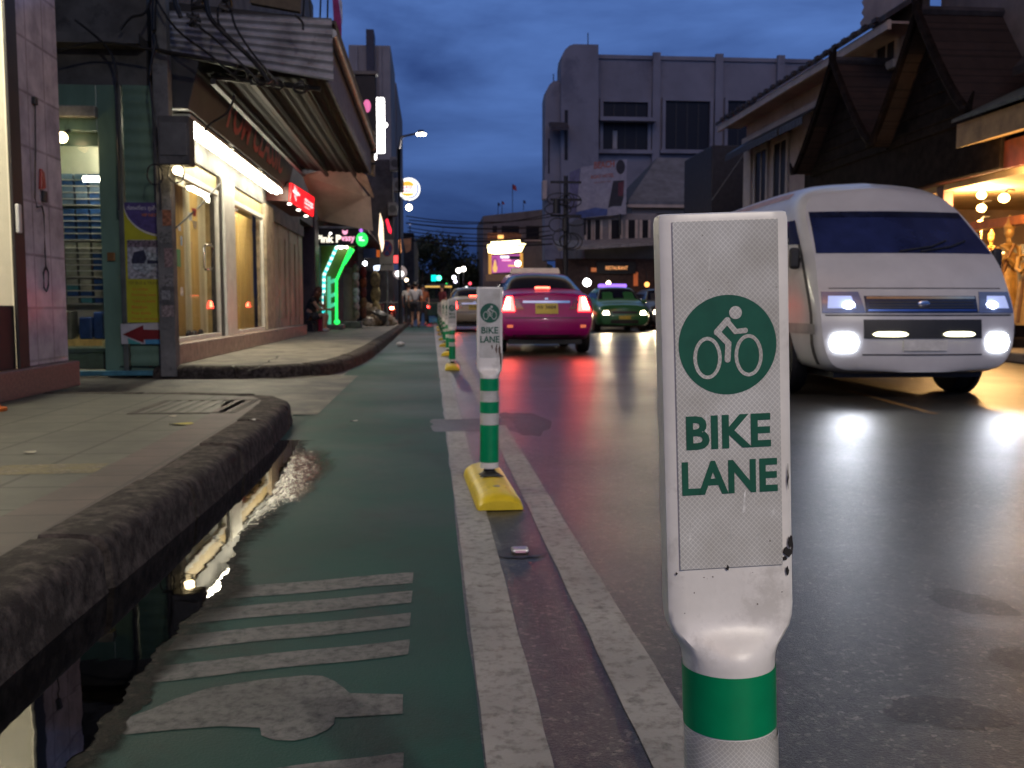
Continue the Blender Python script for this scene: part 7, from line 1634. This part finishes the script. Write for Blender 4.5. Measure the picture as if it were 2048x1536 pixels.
# ---- traffic light, far lamps, trees, wires
p = atY(872,556,72); t = thing("traffic_light", "green traffic light with a cyan countdown panel over the far lane", "traffic light", (p.x, 72, 0))
obj("case", MB().box(p.x-.42, p.x+.42, 72, 72.3, p.z-.32, p.z+.45), m_black, t, bevel=.03); obj("countdown", MB().box(p.x-.36, p.x+.03, 71.95, 71.998, p.z-.24, p.z+.22), glow("cyan countdown", (.0,.75,.62), 1.6), t)
obj("green_lamp", MB().ell((p.x+.21, 71.97, p.z+.0), .19,.04,.19), glow("green signal", (.10,1,.55), 5), t, smooth=60); obj("pole", MB().cyl((p.x,72.2,0),(p.x,72.2,p.z-.32), .07), m_black, t)
for k, (px, py, r_, c, e_) in enumerate([(917,541,.26,(1,.95,.85),9),(927,538,.26,(1,.95,.85),9),(908,555,.2,(.9,.9,1),8),(911,563,.16,(.85,.8,1),6),(893,569,.13,(.02,1,.15),2),(940,567,.15,(1,.08,.12),3),(933,575,.14,(.9,1,.98),2),(890,599,.18,(1,.03,.06),1.5),(820,448,.12,(.5,.6,1),.5)]):
    p = atY(px, py, 100); t = thing("far_lamp", ["left one of the twin white lamps before the trees", "right one of the twin white lamps before the trees", "upper of two stacked white lamps before the trees", "lower violet white lamp of the stacked pair", "small green far lamp right of the traffic light", "small red far lamp above the pale gold saloon", "pale greenish far lamp by the pale gold saloon", "red far lamp just above the distant bollards", "faint blue far lamp under the globe lamp"][k], "lamp", p)
    obj("bulb", MB().ell(p, r_), glow("far lamp %d" % k, c, e_), t, smooth=60); obj("post", MB().cyl((p.x,100.3,0),(p.x,100.3,p.z+.2), .05, n=6), m_black, t)
def tree(label, x, y, h, r, seed, n=2600, cz=None):
    rr = random.Random(seed); t = thing("street_tree", label, "tree", (x, y, 0), 0, "dark trees at the end of the street"); cz = cz or h-r*.85
    tk_ = MB().tube([(x,y,0),(x+.1,y,h*.25),(x-.1,y,h*.45),(x+.1,y,h*.7)], [.35,.28,.2,.08], 9)
    for k in range(6):
        a = k*1.05+rr.random(); tk_.tube([(x,y,h*.35),(x+r*.35*math.cos(a),y+r*.35*math.sin(a),h*.5),(x+r*.7*math.cos(a),y+r*.7*math.sin(a),h*.62)], [.16,.1,.03], 6)
    obj("trunk", tk_, mat("dark bark", (.05,.04,.03), .9, var=.3), t, smooth=50)
    cl = [(rr.uniform(-1,1)*r*.75, rr.uniform(-1,1)*r*.75, rr.uniform(-.8,.95)*r*.75, rr.uniform(.28,.5)*r) for _ in range(16)]
    mb = MB()
    for k in range(n):
        c = rr.choice(cl); d = Vector((rr.gauss(0,1), rr.gauss(0,1), rr.gauss(0,1))).normalized()*c[3]*rr.uniform(.55,1.05)
        p = Vector((x+c[0], y+c[1], cz+c[2])) + d; s = rr.uniform(.12,.30); u = Vector((rr.gauss(0,1), rr.gauss(0,1), rr.gauss(0,1))).normalized(); v = u.cross(d).normalized()
        mb.quad(p-u*s, p+v*s*.5, p+u*s, p-v*s*.5)
    obj("crown", mb, mat("dark leaves", (.028,.045,.022), .7, var=.4, vs=1.2), t)
for k, (px, Y, top, r, lb) in enumerate([(845,118,478,4.2,"broad dark tree at the end of the left side"),(884,122,466,4.4,"tallest dark tree in the middle of the street end"),(905,128,505,3.2,"lower dark tree between the tallest tree and the twin lamps"),(948,124,510,3.4,"rounded dark tree left of the corner building"),(966,135,530,3.0,"small dark tree just left of the glowing sign")]):
    p = atY(px, top, Y); tree(lb, p.x, Y, p.z, r, 40+k, 3000)
rr = random.Random(8)
tag(obj("far_wood", MB().loft([[(-22+1.6*i, 142+rr.uniform(-1,1), z*(1 if z == 0 else rr.uniform(.7,1.15))) for i in range(26)] for z in (0, 6.5)], closed=False, caps=False).merge(MB().box(-22,18,143.5,147,0,4.5)), mat("dark leaves", (.028,.045,.022))), "dark mass of far trees closing the end of the street", "trees", kind="stuff")
for k, pts in enumerate([[(812,432),(900,447),(1000,450),(1100,434)],[(812,446),(900,458),(1000,462),(1100,452)],[(815,455),(900,470),(1000,474),(1100,462)],[(815,470),(905,486),(990,488),(1105,470)],[(818,440),(930,452),(1010,452),(1110,425)],[(820,480),(900,492),(985,496),(1105,488)],[(815,462),(910,478),(1000,480),(1105,478)]]):
    P = [atY(x, y, 60) for x, y in pts]; fine = []
    for i in range(25): u = i/24; fine.append(P[0]*(1-u)**3 + P[1]*3*u*(1-u)**2 + P[2]*3*u*u*(1-u) + P[3]*u**3)
    tag(obj("overhead_cable", MB().tube(fine, .045 if k % 2 else .03, 5), m_cable), "dark cable sagging across the street before the far trees", "cable", "cables crossing the far street")
